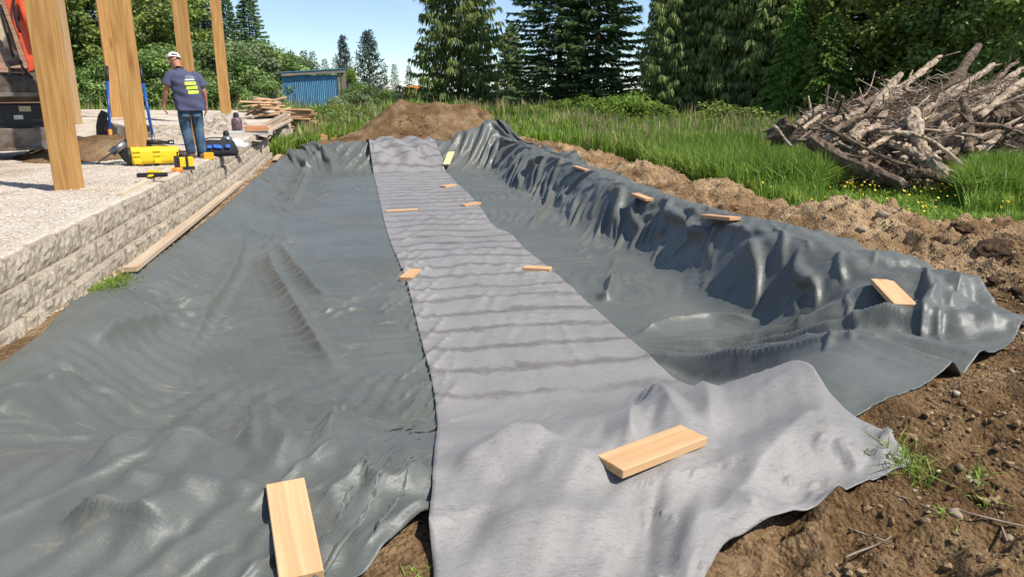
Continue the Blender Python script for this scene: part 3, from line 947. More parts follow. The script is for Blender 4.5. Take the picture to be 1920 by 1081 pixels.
def cloth_mat(name, lo, hi, stain, rough, fib, sheen, stain_amt, fibre_scale, wrinkle=0.0, hair=0.0, bands=False):
    m = bpy.data.materials.new(name)
    nt, b = nodes_of(m)
    tc = N(nt, 'ShaderNodeTexCoord')
    co = tc.outputs['Object']
    n1 = N(nt, 'ShaderNodeTexNoise', Scale=1.3, Detail=6, Roughness=0.6)
    nt.links.new(co, n1.inputs['Vector'])
    r1 = ramp(nt, [(0.3, lo), (0.7, hi)])
    nt.links.new(n1.outputs['Fac'], r1.inputs['Fac'])
    # needled fibre texture
    mp = N(nt, 'ShaderNodeMapping')
    mp.inputs['Scale'].default_value = fibre_scale
    nt.links.new(co, mp.inputs['Vector'])
    n2 = N(nt, 'ShaderNodeTexNoise', Scale=1.0, Detail=5, Roughness=0.75, Distortion=1.2)
    nt.links.new(mp.outputs['Vector'], n2.inputs['Vector'])
    r2 = ramp(nt, [(0.28, (1 - fib,) * 3), (0.72, (1 + fib,) * 3)])
    nt.links.new(n2.outputs['Fac'], r2.inputs['Fac'])
    mu = N(nt, 'ShaderNodeMixRGB', blend_type='MULTIPLY')
    mu.inputs['Fac'].default_value = 1
    nt.links.new(r1.outputs['Color'], mu.inputs['Color1'])
    nt.links.new(r2.outputs['Color'], mu.inputs['Color2'])
    # dusty earth stains
    mp3 = N(nt, 'ShaderNodeMapping')
    mp3.inputs['Scale'].default_value = (1.0, 2.4, 1.0)
    nt.links.new(co, mp3.inputs['Vector'])
    n3 = N(nt, 'ShaderNodeTexNoise', Scale=2.6, Detail=8, Roughness=0.72, Distortion=0.4)
    nt.links.new(mp3.outputs['Vector'], n3.inputs['Vector'])
    r3 = ramp(nt, [(0.60, (0, 0, 0)), (0.72, (stain_amt,) * 3)])
    nt.links.new(n3.outputs['Fac'], r3.inputs['Fac'])
    mx = N(nt, 'ShaderNodeMixRGB')
    mx.inputs['Color2'].default_value = (*stain, 1)
    nt.links.new(r3.outputs['Color'], mx.inputs['Fac'])
    nt.links.new(mu.outputs['Color'], mx.inputs['Color1'])
    colr = mx.outputs['Color']
    if hair:
        # short swirled dark fibres
        mp4 = N(nt, 'ShaderNodeMapping')
        mp4.inputs['Scale'].default_value = (14, 70, 20)
        mp4.inputs['Rotation'].default_value = (0, 0, 0.5)
        nt.links.new(co, mp4.inputs['Vector'])
        n4 = N(nt, 'ShaderNodeTexNoise', Scale=1.0, Detail=3, Roughness=0.6, Distortion=2.2)
        nt.links.new(mp4.outputs['Vector'], n4.inputs['Vector'])
        r4 = ramp(nt, [(0.52, (1, 1, 1)), (0.66, (1 - hair,) * 3)])
        nt.links.new(n4.outputs['Fac'], r4.inputs['Fac'])
        m4 = N(nt, 'ShaderNodeMixRGB', blend_type='MULTIPLY')
        m4.inputs['Fac'].default_value = 1
        nt.links.new(colr, m4.inputs['Color1'])
        nt.links.new(r4.outputs['Color'], m4.inputs['Color2'])
        colr = m4.outputs['Color']
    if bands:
        # damp, dirty bands across the strip, with shade of its ripples painted in
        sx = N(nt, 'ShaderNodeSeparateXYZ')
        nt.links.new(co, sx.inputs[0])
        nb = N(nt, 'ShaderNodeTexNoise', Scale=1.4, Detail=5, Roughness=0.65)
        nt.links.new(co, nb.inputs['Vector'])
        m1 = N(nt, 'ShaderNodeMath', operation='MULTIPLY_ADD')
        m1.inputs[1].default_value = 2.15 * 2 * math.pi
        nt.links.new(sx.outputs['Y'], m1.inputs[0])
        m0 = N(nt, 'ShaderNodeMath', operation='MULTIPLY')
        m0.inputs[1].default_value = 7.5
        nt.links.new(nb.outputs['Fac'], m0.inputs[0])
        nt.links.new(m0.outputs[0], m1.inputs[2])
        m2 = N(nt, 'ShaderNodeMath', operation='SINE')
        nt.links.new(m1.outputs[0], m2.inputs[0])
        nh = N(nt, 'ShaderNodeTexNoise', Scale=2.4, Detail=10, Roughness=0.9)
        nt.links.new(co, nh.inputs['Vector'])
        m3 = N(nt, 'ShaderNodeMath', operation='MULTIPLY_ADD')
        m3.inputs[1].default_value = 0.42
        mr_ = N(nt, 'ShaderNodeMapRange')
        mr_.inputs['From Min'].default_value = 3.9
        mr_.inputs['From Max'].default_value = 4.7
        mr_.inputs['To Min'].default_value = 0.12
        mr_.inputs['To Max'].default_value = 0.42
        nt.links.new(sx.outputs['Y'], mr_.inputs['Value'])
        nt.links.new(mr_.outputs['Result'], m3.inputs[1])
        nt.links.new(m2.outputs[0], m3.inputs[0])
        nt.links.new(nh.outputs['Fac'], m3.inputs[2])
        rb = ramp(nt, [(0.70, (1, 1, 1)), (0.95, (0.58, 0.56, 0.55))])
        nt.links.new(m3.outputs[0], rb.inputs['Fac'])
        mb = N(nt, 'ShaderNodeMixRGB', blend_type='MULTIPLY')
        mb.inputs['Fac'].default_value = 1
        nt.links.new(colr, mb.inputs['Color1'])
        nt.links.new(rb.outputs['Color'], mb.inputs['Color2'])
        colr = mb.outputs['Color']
    nt.links.new(colr, b.inputs['Base Color'])
    b.inputs['Roughness'].default_value = rough
    b.inputs['Specular IOR Level'].default_value = 0.42
    b.inputs['Sheen Weight'].default_value = sheen
    b.inputs['Sheen Roughness'].default_value = 0.4
    n5 = N(nt, 'ShaderNodeTexNoise', Scale=7.0, Detail=6, Roughness=0.6, Distortion=0.6)
    nt.links.new(mp3.outputs['Vector'], n5.inputs['Vector'])
    b1 = N(nt, 'ShaderNodeBump', Strength=wrinkle, Distance=0.03)
    nt.links.new(n5.outputs['Fac'], b1.inputs['Height'])
    b2 = N(nt, 'ShaderNodeBump', Strength=0.35, Distance=0.003)
    nt.links.new(n2.outputs['Fac'], b2.inputs['Height'])
    nt.links.new(b1.outputs['Normal'], b2.inputs['Normal'])
    nt.links.new(b2.outputs['Normal'], b.inputs['Normal'])
    return m
liner_mat = cloth_mat('liner_felt', (0.086, 0.091, 0.079), (0.116, 0.121, 0.106), (0.28, 0.235, 0.155), 0.43, 0.22, 0.08, 0.6, (120, 160, 60), 0.22)
lo_ = link('pond_liner', cloth_mesh('pond_liner', P), None, liner_mat)
tag(lo_, 'huge wrinkled grey-green fabric liner draped over the dug pit and its banks', 'liner')

# ---- the light grey strip down the middle
n_u, n_v = 56, 470
su = np.linspace(0, 1, n_u)
_a = 1.5
sv = (np.exp(_a * np.linspace(0, 1, n_v)) - 1) / (math.exp(_a) - 1)
s_left = [(0.14, 1.45), (0.17, 2.0), (0.20, 2.35), (0.31, 3.2), (0.42, 4.5), (0.43, 5.6), (0.44, 7.7), (0.40, 9.0), (0.36, 11.0), (0.36, 13.5), (0.37, 16), (0.36, 18.4), (0.34, 20.0), (0.20, 21.1)]
s_right = [(2.10, 2.28), (2.12, 2.62), (2.16, 2.95), (2.28, 3.35), (2.18, 3.85), (2.13, 4.5), (2.12, 5.6), (2.10, 7.7), (2.06, 9.0), (2.10, 10.2), (1.96, 10.8), (2.08, 13), (2.12, 16), (2.14, 18.4), (2.10, 20.0), (1.95, 21.0)]
s_near = [(0.14, 1.45), (0.5, 1.5), (0.85, 1.72), (1.15, 2.02), (1.42, 2.14), (1.75, 2.2), (2.10, 2.28)]
s_far = [(0.20, 21.1), (0.8, 21.3), (1.4, 21.3), (1.95, 21.0)]
S = coons(s_near, s_far, s_left, s_right, su, sv)
X = S[..., 0].copy(); Y = S[..., 1].copy()
HB = HM.copy()
HB = np.where(HB < -5, -0.4, HB)
HB2 = box_blur(HB, 5)
base_s = np.maximum(_bil(HB2, X, Y), liner_h(X, Y)) + 0.012
base_s = box_blur(base_s, 4)
base_s = np.maximum(base_s, liner_h(X, Y) + 0.008)
base_s = np.maximum(base_s, T(X, Y) + 0.012)
Z = base_s.copy()
DX = np.zeros_like(Z); DY = np.zeros_like(Z)
fl = sstep(3.9, 4.7, Y) * (1 - sstep(18.2, 19.2, Y))
nr = 1 - sstep(3.7, 4.6, Y)
fr_ = sstep(18.4, 19.3, Y)
# roll memory: shallow waves across the strip
ph = Y * 2.15 + 0.25 * fbm(X * 0.8, Y * 0.5, 2, 121) + 0.12 * X
wave = 0.5 + 0.5 * np.cos(2 * math.pi * ph)
Z += fl * 0.006 * wave ** 2 * (0.6 + 0.6 * vnoise(X * 0.9, Y * 1.3, 123))
Z += nr * (0.03 * (fbm(X * 1.2 + 2, Y * 1.4, 2, 127) + 0.3) + 0.006 * lnoise(X * 2.0 + 1.3 * Y, Y * 1.2 - X, 129))
Z += fr_ * (0.16 * lnoise(X * 1.4 + 0.6 * Y, Y * 0.9, 131) + 0.06 * lnoise(X * 2.4 - 1.4 * Y, Y, 133))
# where the dark liner corner is bunched up the strip rides over a hump
TS = lambda x, y: T0(x, y) + 0.05
def W(*px):
    return [tuple(hit(a, b_, TS)[:2]) for a, b_ in px]
F_([(1228, 715), (1240, 745), (1275, 775), (1310, 810), (1318, 840)], 0.065, 0.03, 0.10, 0.06, 0.15)
F_([(1300, 730), (1330, 770), (1325, 815)], 0.046, 0.05, 0.05, 0.0, 0.25)
F_([(1000, 810), (1020, 850), (1110, 880), (1150, 900)], 0.065, 0.10, 0.14, 0.0, 0.25)
F_([(840, 880), (920, 850), (1010, 808)], 0.046, 0.12, 0.10, 0.0, 0.25)
F_([(1190, 770), (1180, 800), (1195, 830)], 0.046, 0.06, 0.06, 0.0, 0.25)
F_([(1400, 730), (1480, 700), (1530, 750), (1560, 790)], 0.039, 0.10, 0.10, 0.0, 0.25)
F_([(1560, 760), (1480, 820), (1400, 900), (1300, 1000), (1270, 1070)], 0.058, 0.12, 0.10, 0.0, 0.2)
F_([(1390, 920), (1440, 960), (1500, 930)], 0.039, 0.06, 0.07, 0.0, 0.25)
F_([(880, 975), (1000, 985), (1120, 975), (1200, 1010)], 0.046, 0.12, 0.10, 0.0, 0.25)
F_([(860, 1050), (960, 1030), (1040, 1060)], 0.033, 0.1, 0.08, 0.0, 0.25)
GS = lambda x, y: np.maximum(liner_h(x, y), T(x, y)) + 0.007
P = np.stack([X + DX, Y + DY, Z], 2)
P0 = np.stack([X, Y, base_s], 2)
P += np.random.RandomState(3).normal(0, 0.0008, P.shape)
bu, bv = base_len(P0)
lu, lv = base_len(P)
ssl_v = 1.0 + 0.001 * nr + 0.004 * fr_
ssl_u = 1.0 + 0.001 * nr + 0.004 * fr_
ru = bu * np.maximum(0.5 * (ssl_u[:, 1:] + ssl_u[:, :-1]), np.clip(box_blur(np.clip(lu / bu, 1, 1.8), 2), 1, 1.2))
rv = bv * np.maximum(0.5 * (ssl_v[1:] + ssl_v[:-1]), np.clip(box_blur(np.clip(lv / bv, 1, 1.8), 2), 1, 1.35))
P = drape(P, ru, rv, GS, iters=60, bend=0.6, g=0.0004, stiff=0.2)
P = smooth_grid(P, 7, 0.8)
P = smooth_hem(P, 14)
P = upsample(P, 2)
P[..., 2] = np.maximum(P[..., 2], GS(P[..., 0], P[..., 1]))
# pinches and drag folds at the near end
X = P[..., 0].copy(); Y = P[..., 1].copy(); Z = P[..., 2].copy()
DX = np.zeros_like(Z); DY = np.zeros_like(Z)
for px_l, h_, wl_, wr_, ln_ in (([(1228, 715), (1240, 745), (1275, 775), (1310, 810), (1322, 840)], 0.075, 0.035, 0.10, 0.04), ([(1300, 725), (1330, 765), (1330, 825)], 0.05, 0.05, 0.06, 0.0),
                                ([(1190, 765), (1180, 795), (1195, 830)], 0.045, 0.06, 0.06, 0.0), ([(1000, 812), (1030, 850), (1110, 878), (1150, 900)], 0.055, 0.09, 0.13, 0.0), ([(840, 885), (920, 852), (1010, 812)], 0.04, 0.10, 0.09, 0.0),
                                ([(1560, 765), (1480, 825), (1400, 900), (1300, 1000), (1270, 1075)], 0.05, 0.12, 0.10, 0.0), ([(1385, 915), (1440, 960), (1510, 925)], 0.04, 0.06, 0.07, 0.0), ([(880, 975), (1000, 985), (1120, 975), (1200, 1010)], 0.04, 0.12, 0.10, 0.0)):
    F_(px_l, h_, wl_, wr_, ln_, 0.25)
nr2 = 1 - sstep(3.6, 4.4, Y)
Z += nr2 * (0.012 * lnoise(X * 4.2 + 2.2 * Y, Y * 1.6 - X, 191) * sstep(0.4, 0.7, vnoise(X * 1.6, Y * 1.6, 193)) + 0.004 * lnoise(X * 9 - 5 * Y, Y * 2, 195))
P = np.stack([X + DX, Y + DY, Z], 2)
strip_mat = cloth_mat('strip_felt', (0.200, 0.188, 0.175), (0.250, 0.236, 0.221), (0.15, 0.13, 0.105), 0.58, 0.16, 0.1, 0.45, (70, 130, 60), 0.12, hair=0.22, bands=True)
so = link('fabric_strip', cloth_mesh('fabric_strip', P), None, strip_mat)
tag(so, 'long pale grey felt strip running down the middle of the liner', 'fabric')
ix = np.clip(((P[..., 0] - HX0) / HS).round().astype(int), 0, hn - 1)
iy = np.clip(((P[..., 1] - HY0) / HS).round().astype(int), 0, hm - 1)
np.maximum.at(HM, (iy.ravel(), ix.ravel()), P[..., 2].ravel())
def surf(x, y):
    return np.maximum(liner_h(x, y), T(x, y))

# ================================================================== PAD AND RETAINING WALL
def pad_surf(x, y):
    x = np.asarray(x, float); y = np.asarray(y, float)
    z = pad_h(x, y) + 0.035 * fbm(x * 0.9, y * 0.9, 3, 151) * sstep(-2.5, -3.2, x) + 0.014 * fbm(x * 5, y * 5, 3, 153)
    return z + 0.012 - 0.05 * sstep(-2.36, -2.325, x + 0.03 * fbm(x * 0 + 3, y * 2.2, 3, 155))
px_ = np.concatenate([np.linspace(-22, -7, 30, endpoint=False), np.linspace(-7, -2.325, 172)])
py_ = np.concatenate([np.linspace(1.5, 12, 260, endpoint=False), np.linspace(12, 31.5, 150)])
PX, PY = np.meshgrid(px_, py_)
PZ = pad_surf(PX, PY)
PZ[-1, :] = -0.1
PZ[-2, :] -= 0.05
pm = bpy.data.materials.new('crushed_gravel')
nt, b = nodes_of(pm)
tc = N(nt, 'ShaderNodeTexCoord')
v1 = N(nt, 'ShaderNodeTexVoronoi', Scale=46.0)
n1 = N(nt, 'ShaderNodeTexNoise', Scale=0.9, Detail=7, Roughness=0.6)
n2 = N(nt, 'ShaderNodeTexNoise', Scale=45.0, Detail=4, Roughness=0.7)
for q in (v1, n1, n2):
    nt.links.new(tc.outputs['Object'], q.inputs['Vector'])
r1 = ramp(nt, [(0.30, (0.36, 0.275, 0.19)), (0.45, (0.54, 0.46, 0.365)), (0.65, (0.62, 0.56, 0.475))])
nt.links.new(n1.outputs['Fac'], r1.inputs['Fac'])
hs = N(nt, 'ShaderNodeMixRGB', blend_type='MULTIPLY')
hs.inputs['Fac'].default_value = 1
r2 = ramp(nt, [(0.0, (0.70, 0.69, 0.68)), (1.0, (1.2, 1.18, 1.15))])
nt.links.new(v1.outputs['Color'], r2.inputs['Fac'])
nt.links.new(r1.outputs['Color'], hs.inputs['Color1'])
nt.links.new(r2.outputs['Color'], hs.inputs['Color2'])
nt.links.new(hs.outputs['Color'], b.inputs['Base Color'])
b.inputs['Roughness'].default_value = 0.95
b.inputs['Specular IOR Level'].default_value = 0.1
sm = N(nt, 'ShaderNodeMath', operation='SUBTRACT')
nt.links.new(n2.outputs['Fac'], sm.inputs[0])
nt.links.new(v1.outputs['Distance'], sm.inputs[1])
bp = N(nt, 'ShaderNodeBump', Strength=0.8, Distance=0.02)
nt.links.new(sm.outputs[0], bp.inputs['Height'])
nt.links.new(bp.outputs['Normal'], b.inputs['Normal'])
pad = link('gravel_pad', np_mesh('gravel_pad', np.stack([PX.ravel(), PY.ravel(), PZ.ravel()], 1), grid_faces(len(px_), len(py_))), None, pm)
pad['kind'] = 'structure'
def onpad(px, py):
    return hit(px, py, pad_h)
# loose stones
OCT_V = np.array([(1, 0, 0), (-1, 0, 0), (0, 1, 0), (0, -1, 0), (0, 0, 1), (0, 0, -1)], float)
OCT_F = np.array([(0, 2, 4), (2, 1, 4), (1, 3, 4), (3, 0, 4), (2, 0, 5), (1, 2, 5), (3, 1, 5), (0, 3, 5)])
ICO = None
def ico_arrays():
    global ICO
    if ICO is None:
        bm = bmesh.new()
        bmesh.ops.create_icosphere(bm, subdivisions=1, radius=1)
        bm.verts.ensure_lookup_table()
        ICO = (np.array([v.co[:] for v in bm.verts]), np.array([[v.index for v in f.verts] for f in bm.faces]))
        bm.free()
    return ICO
def scatter_stones(name, xs, ys, zs, sizes, material, seed, smooth=False, flat=0.6, ico=False):
    r = np.random.RandomState(seed)
    BV, BF = ico_arrays() if ico else (OCT_V, OCT_F)
    n = len(xs)
    V = BV[None] * (1 + r.uniform(-0.42, 0.42, (n, len(BV), 1)))
    V = V * np.stack([np.ones(n), r.uniform(0.6, 1, n), r.uniform(flat * 0.7, flat * 1.2, n)], 1)[:, None, :]
    a = r.uniform(0, 2 * math.pi, n)
    c, s = np.cos(a), np.sin(a)
    x = V[..., 0] * c[:, None] - V[..., 1] * s[:, None]
    y = V[..., 0] * s[:, None] + V[..., 1] * c[:, None]
    V = np.stack([x, y, V[..., 2]], 2) * np.asarray(sizes)[:, None, None]
    V += np.stack([xs, ys, zs], 1)[:, None, :]
    F = BF[None] + (np.arange(n) * len(BV))[:, None, None]
    o = link(name, np_mesh(name, V.reshape(-1, 3), F.reshape(-1, 3), smooth, tint=np.repeat(r.rand(n), len(BF))), None, material)
    o['kind'] = 'stuff'
    return o
def tint_mat(name, stops, rough=0.9):
    m = bpy.data.materials.new(name)
    nt, b = nodes_of(m)
    at = N(nt, 'ShaderNodeAttribute', attribute_name='tint')
    rp = ramp(nt, stops)
    nt.links.new(at.outputs['Fac'], rp.inputs['Fac'])
    tc = N(nt, 'ShaderNodeTexCoord')
    no = N(nt, 'ShaderNodeTexNoise', Scale=60.0, Detail=3)
    nt.links.new(tc.outputs['Object'], no.inputs['Vector'])
    r2 = ramp(nt, [(0.3, (0.75, 0.75, 0.75)), (0.7, (1.15, 1.15, 1.15))])
    nt.links.new(no.outputs['Fac'], r2.inputs['Fac'])
    mx = N(nt, 'ShaderNodeMixRGB', blend_type='MULTIPLY')
    mx.inputs['Fac'].default_value = 1
    nt.links.new(rp.outputs['Color'], mx.inputs['Color1'])
    nt.links.new(r2.outputs['Color'], mx.inputs['Color2'])
    nt.links.new(mx.outputs['Color'], b.inputs['Base Color'])
    b.inputs['Roughness'].default_value = rough
    b.inputs['Specular IOR Level'].default_value = 0.15
    return m
r = np.random.RandomState(21)
n = 17000
yy = 3.6 + (r.rand(n) ** 1.5) * 17
xx = -2.5 - r.rand(n) ** 1.2 * (0.7 + yy * 0.38)
stone_pale = tint_mat('pale_stone', [(0, (0.36, 0.28, 0.20)), (0.4, (0.52, 0.45, 0.37)), (0.8, (0.64, 0.58, 0.50)), (1, (0.46, 0.42, 0.38))])
scatter_stones('loose_gravel', xx, yy, pad_surf(xx, yy) + 0.004, 0.005 + 0.014 * r.rand(n) ** 3, stone_pale, 22)['label'] = 'loose pale crushed stones on the gravel pad'

# earth clods and pebbles on the dug ground
r = np.random.RandomState(23)
def soil_points(n, x0, x1, y0, y1, r, p=1.6):
    x = r.uniform(x0, x1, n)
    y = y0 + r.rand(n) ** p * (y1 - y0)
    k = (soil_mask(x, y) > 0.6)
    edge = np.interp(y, [1.5, 2.3, 2.9, 3.7, 4.3, 5.5, 9, 14, 20], [0.9, 2.0, 2.7, 4.1, 4.3, 4.33, 4.3, 4.55, 4.6])
    k &= x > edge
    return x[k], y[k]
x, y = soil_points(22000, 0.9, 11, 1.5, 13, r, 1.3)
clod_mat = tint_mat('earth_clod', [(0, (0.10, 0.058, 0.030)), (0.5, (0.20, 0.128, 0.066)), (1, (0.31, 0.215, 0.125))])
scatter_stones('earth_clods', x, y, T(x, y) + 0.003, 0.005 + 0.018 * r.rand(len(x)) ** 4, clod_mat, 24, flat=0.75, ico=False)['label'] = 'crumbs and clods of dug brown earth'
x, y = soil_points(16000, 0.9, 6.5, 1.5, 5.5, r, 1.0)
scatter_stones('earth_crumbs', x, y, T(x, y) + 0.002, 0.004 + 0.020 * r.rand(len(x)) ** 5, clod_mat, 28, smooth=False, flat=0.7, ico=True)['label'] = 'crumbly lumps of brown earth in the foreground'
x, y = soil_points(3400, 0.9, 10, 1.5, 12, r, 1.3)
peb_mat = tint_mat('pebble', [(0, (0.16, 0.11, 0.065)), (0.6, (0.28, 0.21, 0.14)), (1, (0.42, 0.35, 0.27))])
scatter_stones('pebbles', x, y, T(x, y) + 0.004, 0.006 + 0.020 * r.rand(len(x)) ** 5, peb_mat, 25, smooth=True, flat=0.65, ico=True)['label'] = 'rounded pebbles strewn over the dug earth'

# ---- retaining wall of split-face blocks
def block_mesh(name, seed, L=0.445, H=0.198, D=0.28):
    nu, nv = 13, 7
    u = np.linspace(-L / 2, L / 2, nu); v = np.linspace(0.0, H, nv)
    U, Vv = np.meshgrid(u, v)
    e = np.minimum(np.minimum(U + L / 2, L / 2 - U), np.minimum(Vv, H - Vv))
    dsp = 0.020 * fbm(U * 9 + seed * 7, Vv * 9, 3, 160 + seed) + 0.015 * fbm(U * 30, Vv * 30 + seed * 3, 2, 170 + seed)
    dsp = dsp * sstep(0, 0.03, e) - 0.010 * (1 - sstep(0, 0.03, e))
    V = [tuple(q) for q in np.stack([dsp.ravel(), U.ravel(), Vv.ravel()], 1)]
    F = [tuple(f) for f in grid_faces(nu, nv)]
    k = len(V)
    V += [(-D, -L / 2, 0), (-D, L / 2, 0), (-D, L / 2, H), (-D, -L / 2, H)]
    top = [(nv - 1) * nu + i for i in range(nu)]
    F.append(tuple(top) + (k + 2, k + 3))
    F.append(tuple(range(nu - 1, -1, -1)) + (k, k + 1))
    F.append(tuple(i * nu for i in range(nv)) + (k + 3, k))
    F.append(tuple((nv - 1 - i) * nu + nu - 1 for i in range(nv)) + (k + 1, k + 2))
    F.append((k + 3, k + 2, k + 1, k))
    me = bpy.data.meshes.new(name)
    me.from_pydata(V, [], F)
    me.update()
    return me
blk_mat = mat('split_face_concrete', [(0.30, (0.25, 0.19, 0.13)), (0.46, (0.345, 0.285, 0.21)), (0.60, (0.395, 0.345, 0.275)), (0.78, (0.29, 0.26, 0.215))],
              scale=30, detail=7, rough=0.95, bump=0.8, bscale=90, rnd=0.08, spec=0.1, bdist=0.008)
blocks = []
for i in range(5):
    bm_ = block_mesh('block', i)
    bm_.materials.append(blk_mat)
    blocks.append(bm_)
rr = random.Random(4)
def wall_run(root, x_face, y0, y1, tops, skip=None):
    for c, zt in enumerate(tops):
        y = y0 + (0.225 if c % 2 else 0)
        while y < y1:
            o = bpy.data.objects.new('block', rr.choice(blocks))
            COL.objects.link(o)
            o.parent = root
            o.location = (x_face + 0.032 * c + rr.uniform(-0.006, 0.006), y - root.location.y, zt - 0.198 + float(pad_h(-2.3, y)) - PAD_Z + rr.uniform(-0.004, 0.004))
            o.rotation_euler = (rr.uniform(-0.008, 0.008), 0, rr.uniform(-0.02, 0.02))
            y += 0.45
wall = thing('retaining_wall', 'low retaining wall of split-face concrete blocks along the gravel pad', 'wall', (0, 12, 0))
wall_run(wall, -2.30, 3.7, 20.2, [0.53, 0.33, 0.13, -0.07])
wall2 = thing('wall_end', 'short end section of block wall under the stacked lumber', 'wall', (0, 24.8, 0))
wall_run(wall2, -2.20, 23.4, 26.6, [0.53, 0.33, 0.13, -0.07])
# soil spilled against the wall foot
r = np.random.RandomState(26)
n = 5200
yy = 4.2 + r.rand(n) * 12
xx = -2.28 + np.abs(r.normal(0, 0.11, n))
k = xx < np.interp(yy, [4, 4.7, 5.6, 6.2, 6.6, 7.1, 15], [-2.3, -2.25, -2.22, -2.2, -2.08, -2.0, -1.97])
scatter_stones('spilled_gravel', xx[k], yy[k], T(xx[k], yy[k]) + 0.004, 0.006 + 0.018 * r.rand(k.sum()) ** 3, tint_mat('spilled_stone', [(0, (0.20, 0.13, 0.075)), (0.5, (0.36, 0.27, 0.17)), (1, (0.48, 0.42, 0.33))]), 27)['label'] = 'spilled gravel and soil along the wall foot'

# ================================================================== TIMBER POSTS
fir = wood('fir_post', (0.34, 0.165, 0.045), (0.58, 0.335, 0.120), axis=2, streak=16, rnd=0.08, ring=(0.24, 0.085, 0.02))
def post(p, w, label, h=5.2, rz=0.0, d=None, mat_=None):
    d = d or w
    bm = bmesh.new()
    bx(bm, (0, 0, h / 2 - 0.12), (w, d, h + 0.24))
    bmesh.ops.bevel(bm, geom=[e for e in bm.edges if abs(e.verts[0].co.z - e.verts[1].co.z) > 1], offset=0.006, segments=2, affect='EDGES')
    # long drying checks, cut as thin recessed grooves on two faces
    o = bm_link('timber_post', bm, mat_ or fir)
    o.location = p
    o.rotation_euler = (0, 0, rz)
    tag(o, label, 'post', 'timber posts standing in the gravel pad')
    return o
p1_ = onpad(125, 357)
post((p1_.x, p1_.y + 0.1, pad_h(p1_.x, p1_.y)), 0.235, 'thick timber post set in gravel in front of the excavator')
p3_ = onpad(263, 313)
post((p3_.x - 0.02, p3_.y + 0.12, pad_h(p3_.x, p3_.y)), 0.235, 'timber post behind the yellow case with a blue handle leaning on it')
p4_ = onpad(368, 274)
post((p4_.x - 0.04, p4_.y + 0.1, pad_h(p4_.x, p4_.y)), 0.235, 'timber post directly behind the standing man')
p5_ = onpad(426, 231)
post((p5_.x, p5_.y, p5_.z), 0.26, 'slim timber post between the standing man and the lumber pile')
p2_ = onpad(222, 221)
post((p2_.x, p2_.y, p2_.z), 0.36, 'distant timber post rising from a pale concrete footing', rz=0.35)
bm = bmesh.new()
vs = cyl(bm, (0, 0, -0.1), (0, 0, 0.22), 0.42, 0.38, 20)
fo = bm_link('post_footing', bm, plain('concrete', (0.48, 0.46, 0.43), 0.9, bump=0.4, scale=20), None, True, 0.02, 2)
fo.location = (p2_.x + 0.15, p2_.y + 0.75, p2_.z)
tag(fo, 'pale round concrete footing beside the distant timber post', 'footing')

# ================================================================== SIDED WALL OF THE BUILDING AT THE LEFT
cedar_b = wood('siding_board', (0.33, 0.19, 0.115), (0.46, 0.29, 0.19), axis=0, streak=9, rnd=0.14, knots=False)
sw_base = onpad(148, 234)
SWY = sw_base.y
sw = thing('wooden_building', 'wooden building wall of narrow horizontal boards with a corner trim', 'building', (sw_base.x, SWY, sw_base.z - 0.05))
bh = 0.165
bmB = bmesh.new()
bx(bmB, (0, 0, 0), (6.0, 0.03, bh - 0.008))
bmesh.ops.bevel(bmB, geom=list(bmB.edges), offset=0.004, segments=1, affect='EDGES')
board_me = bpy.data.meshes.new('siding_board')
bmB.to_mesh(board_me); bmB.free()
board_me.materials.append(cedar_b)
for i in range(36):
    o = link('siding_board', board_me, sw)
    o.location = (-3.22, 0.0 + 0.004 * (i % 2), bh * (i + 0.5))
    o.rotation_euler = (0.10, 0, 0)
bm = bmesh.new()
bx(bm, (-0.11, -0.05, 3.0), (0.24, 0.10, 6.0))
bx(bm, (-0.02, 0.15, 3.0), (0.05, 0.30, 5.99))
bm_link('corner_trim', bm, wood('trim_wood', (0.36, 0.22, 0.10), (0.50, 0.33, 0.17), axis=2, streak=12), sw, bevel=0.006)
bm = bmesh.new()
bx(bm, (-3.22, 0.12, 3.0), (6.1, 0.12, 5.96))
bm_link('backing_wall', bm, plain('sheathing', (0.20, 0.13, 0.08), 0.9), sw)

# ================================================================== EXCAVATOR
O = onpad(40, 299)
O = O + Vector((0.30, 0.1, 0))
ex = thing('mini_excavator', 'orange mini excavator with muddy bucket parked behind the thick post', 'excavator', O, math.atan2(-O.x, O.y) * 1.0)
ora = plain('orange_paint', (0.60, 0.075, 0.02), 0.38, var=0.18, coat=0.3, scale=5)
blk = plain('black_rubber', (0.018, 0.018, 0.019), 0.7, bump=0.3, scale=12)
blkp = plain('black_panel', (0.02, 0.02, 0.022), 0.4, var=0.3)
steel = mat('muddy_steel', [(0.3, (0.09, 0.06, 0.04)), (0.5, (0.17, 0.135, 0.105)), (0.7, (0.24, 0.215, 0.19))], scale=5, detail=7, rough=0.65, metallic=0.2, bump=0.4, rnd=0.05)
chrome = plain('steel_rod', (0.55, 0.55, 0.55), 0.2, 1.0)
ex.scale = (0.95, 0.95, 0.92)
bm = bmesh.new()   # carriage
bx(bm, (-0.75, 0.55, 0.72), (2.2, 1.0, 0.46))
bm_link('carriage', bm, blkp, ex, bevel=0.03, seg=2)
for cx, w_, h_, z_ in ((-0.16, 0.17, 0.09, 0.86), (-0.27, 0.13, 0.07, 0.72), (0.21, 0.12, 0.07, 0.74)):
    bm = bmesh.new()
    bx(bm, (cx, 0.035, z_), (w_, 0.02, h_))
    bm_link('decal_plate', bm, plain('decal_cream' if cx == -0.16 else 'decal_white', (0.45, 0.38, 0.25) if cx == -0.16 else (0.55, 0.55, 0.55), 0.5), ex)
bm = bmesh.new()   # dozer blade
for x0, x1 in ((-1.9, 0.115), (0.122, 0.33)):
    bx(bm, ((x0 + x1) / 2, -0.06, 0.36), (x1 - x0, 0.06, 0.36), Euler((0.12, 0, 0)))
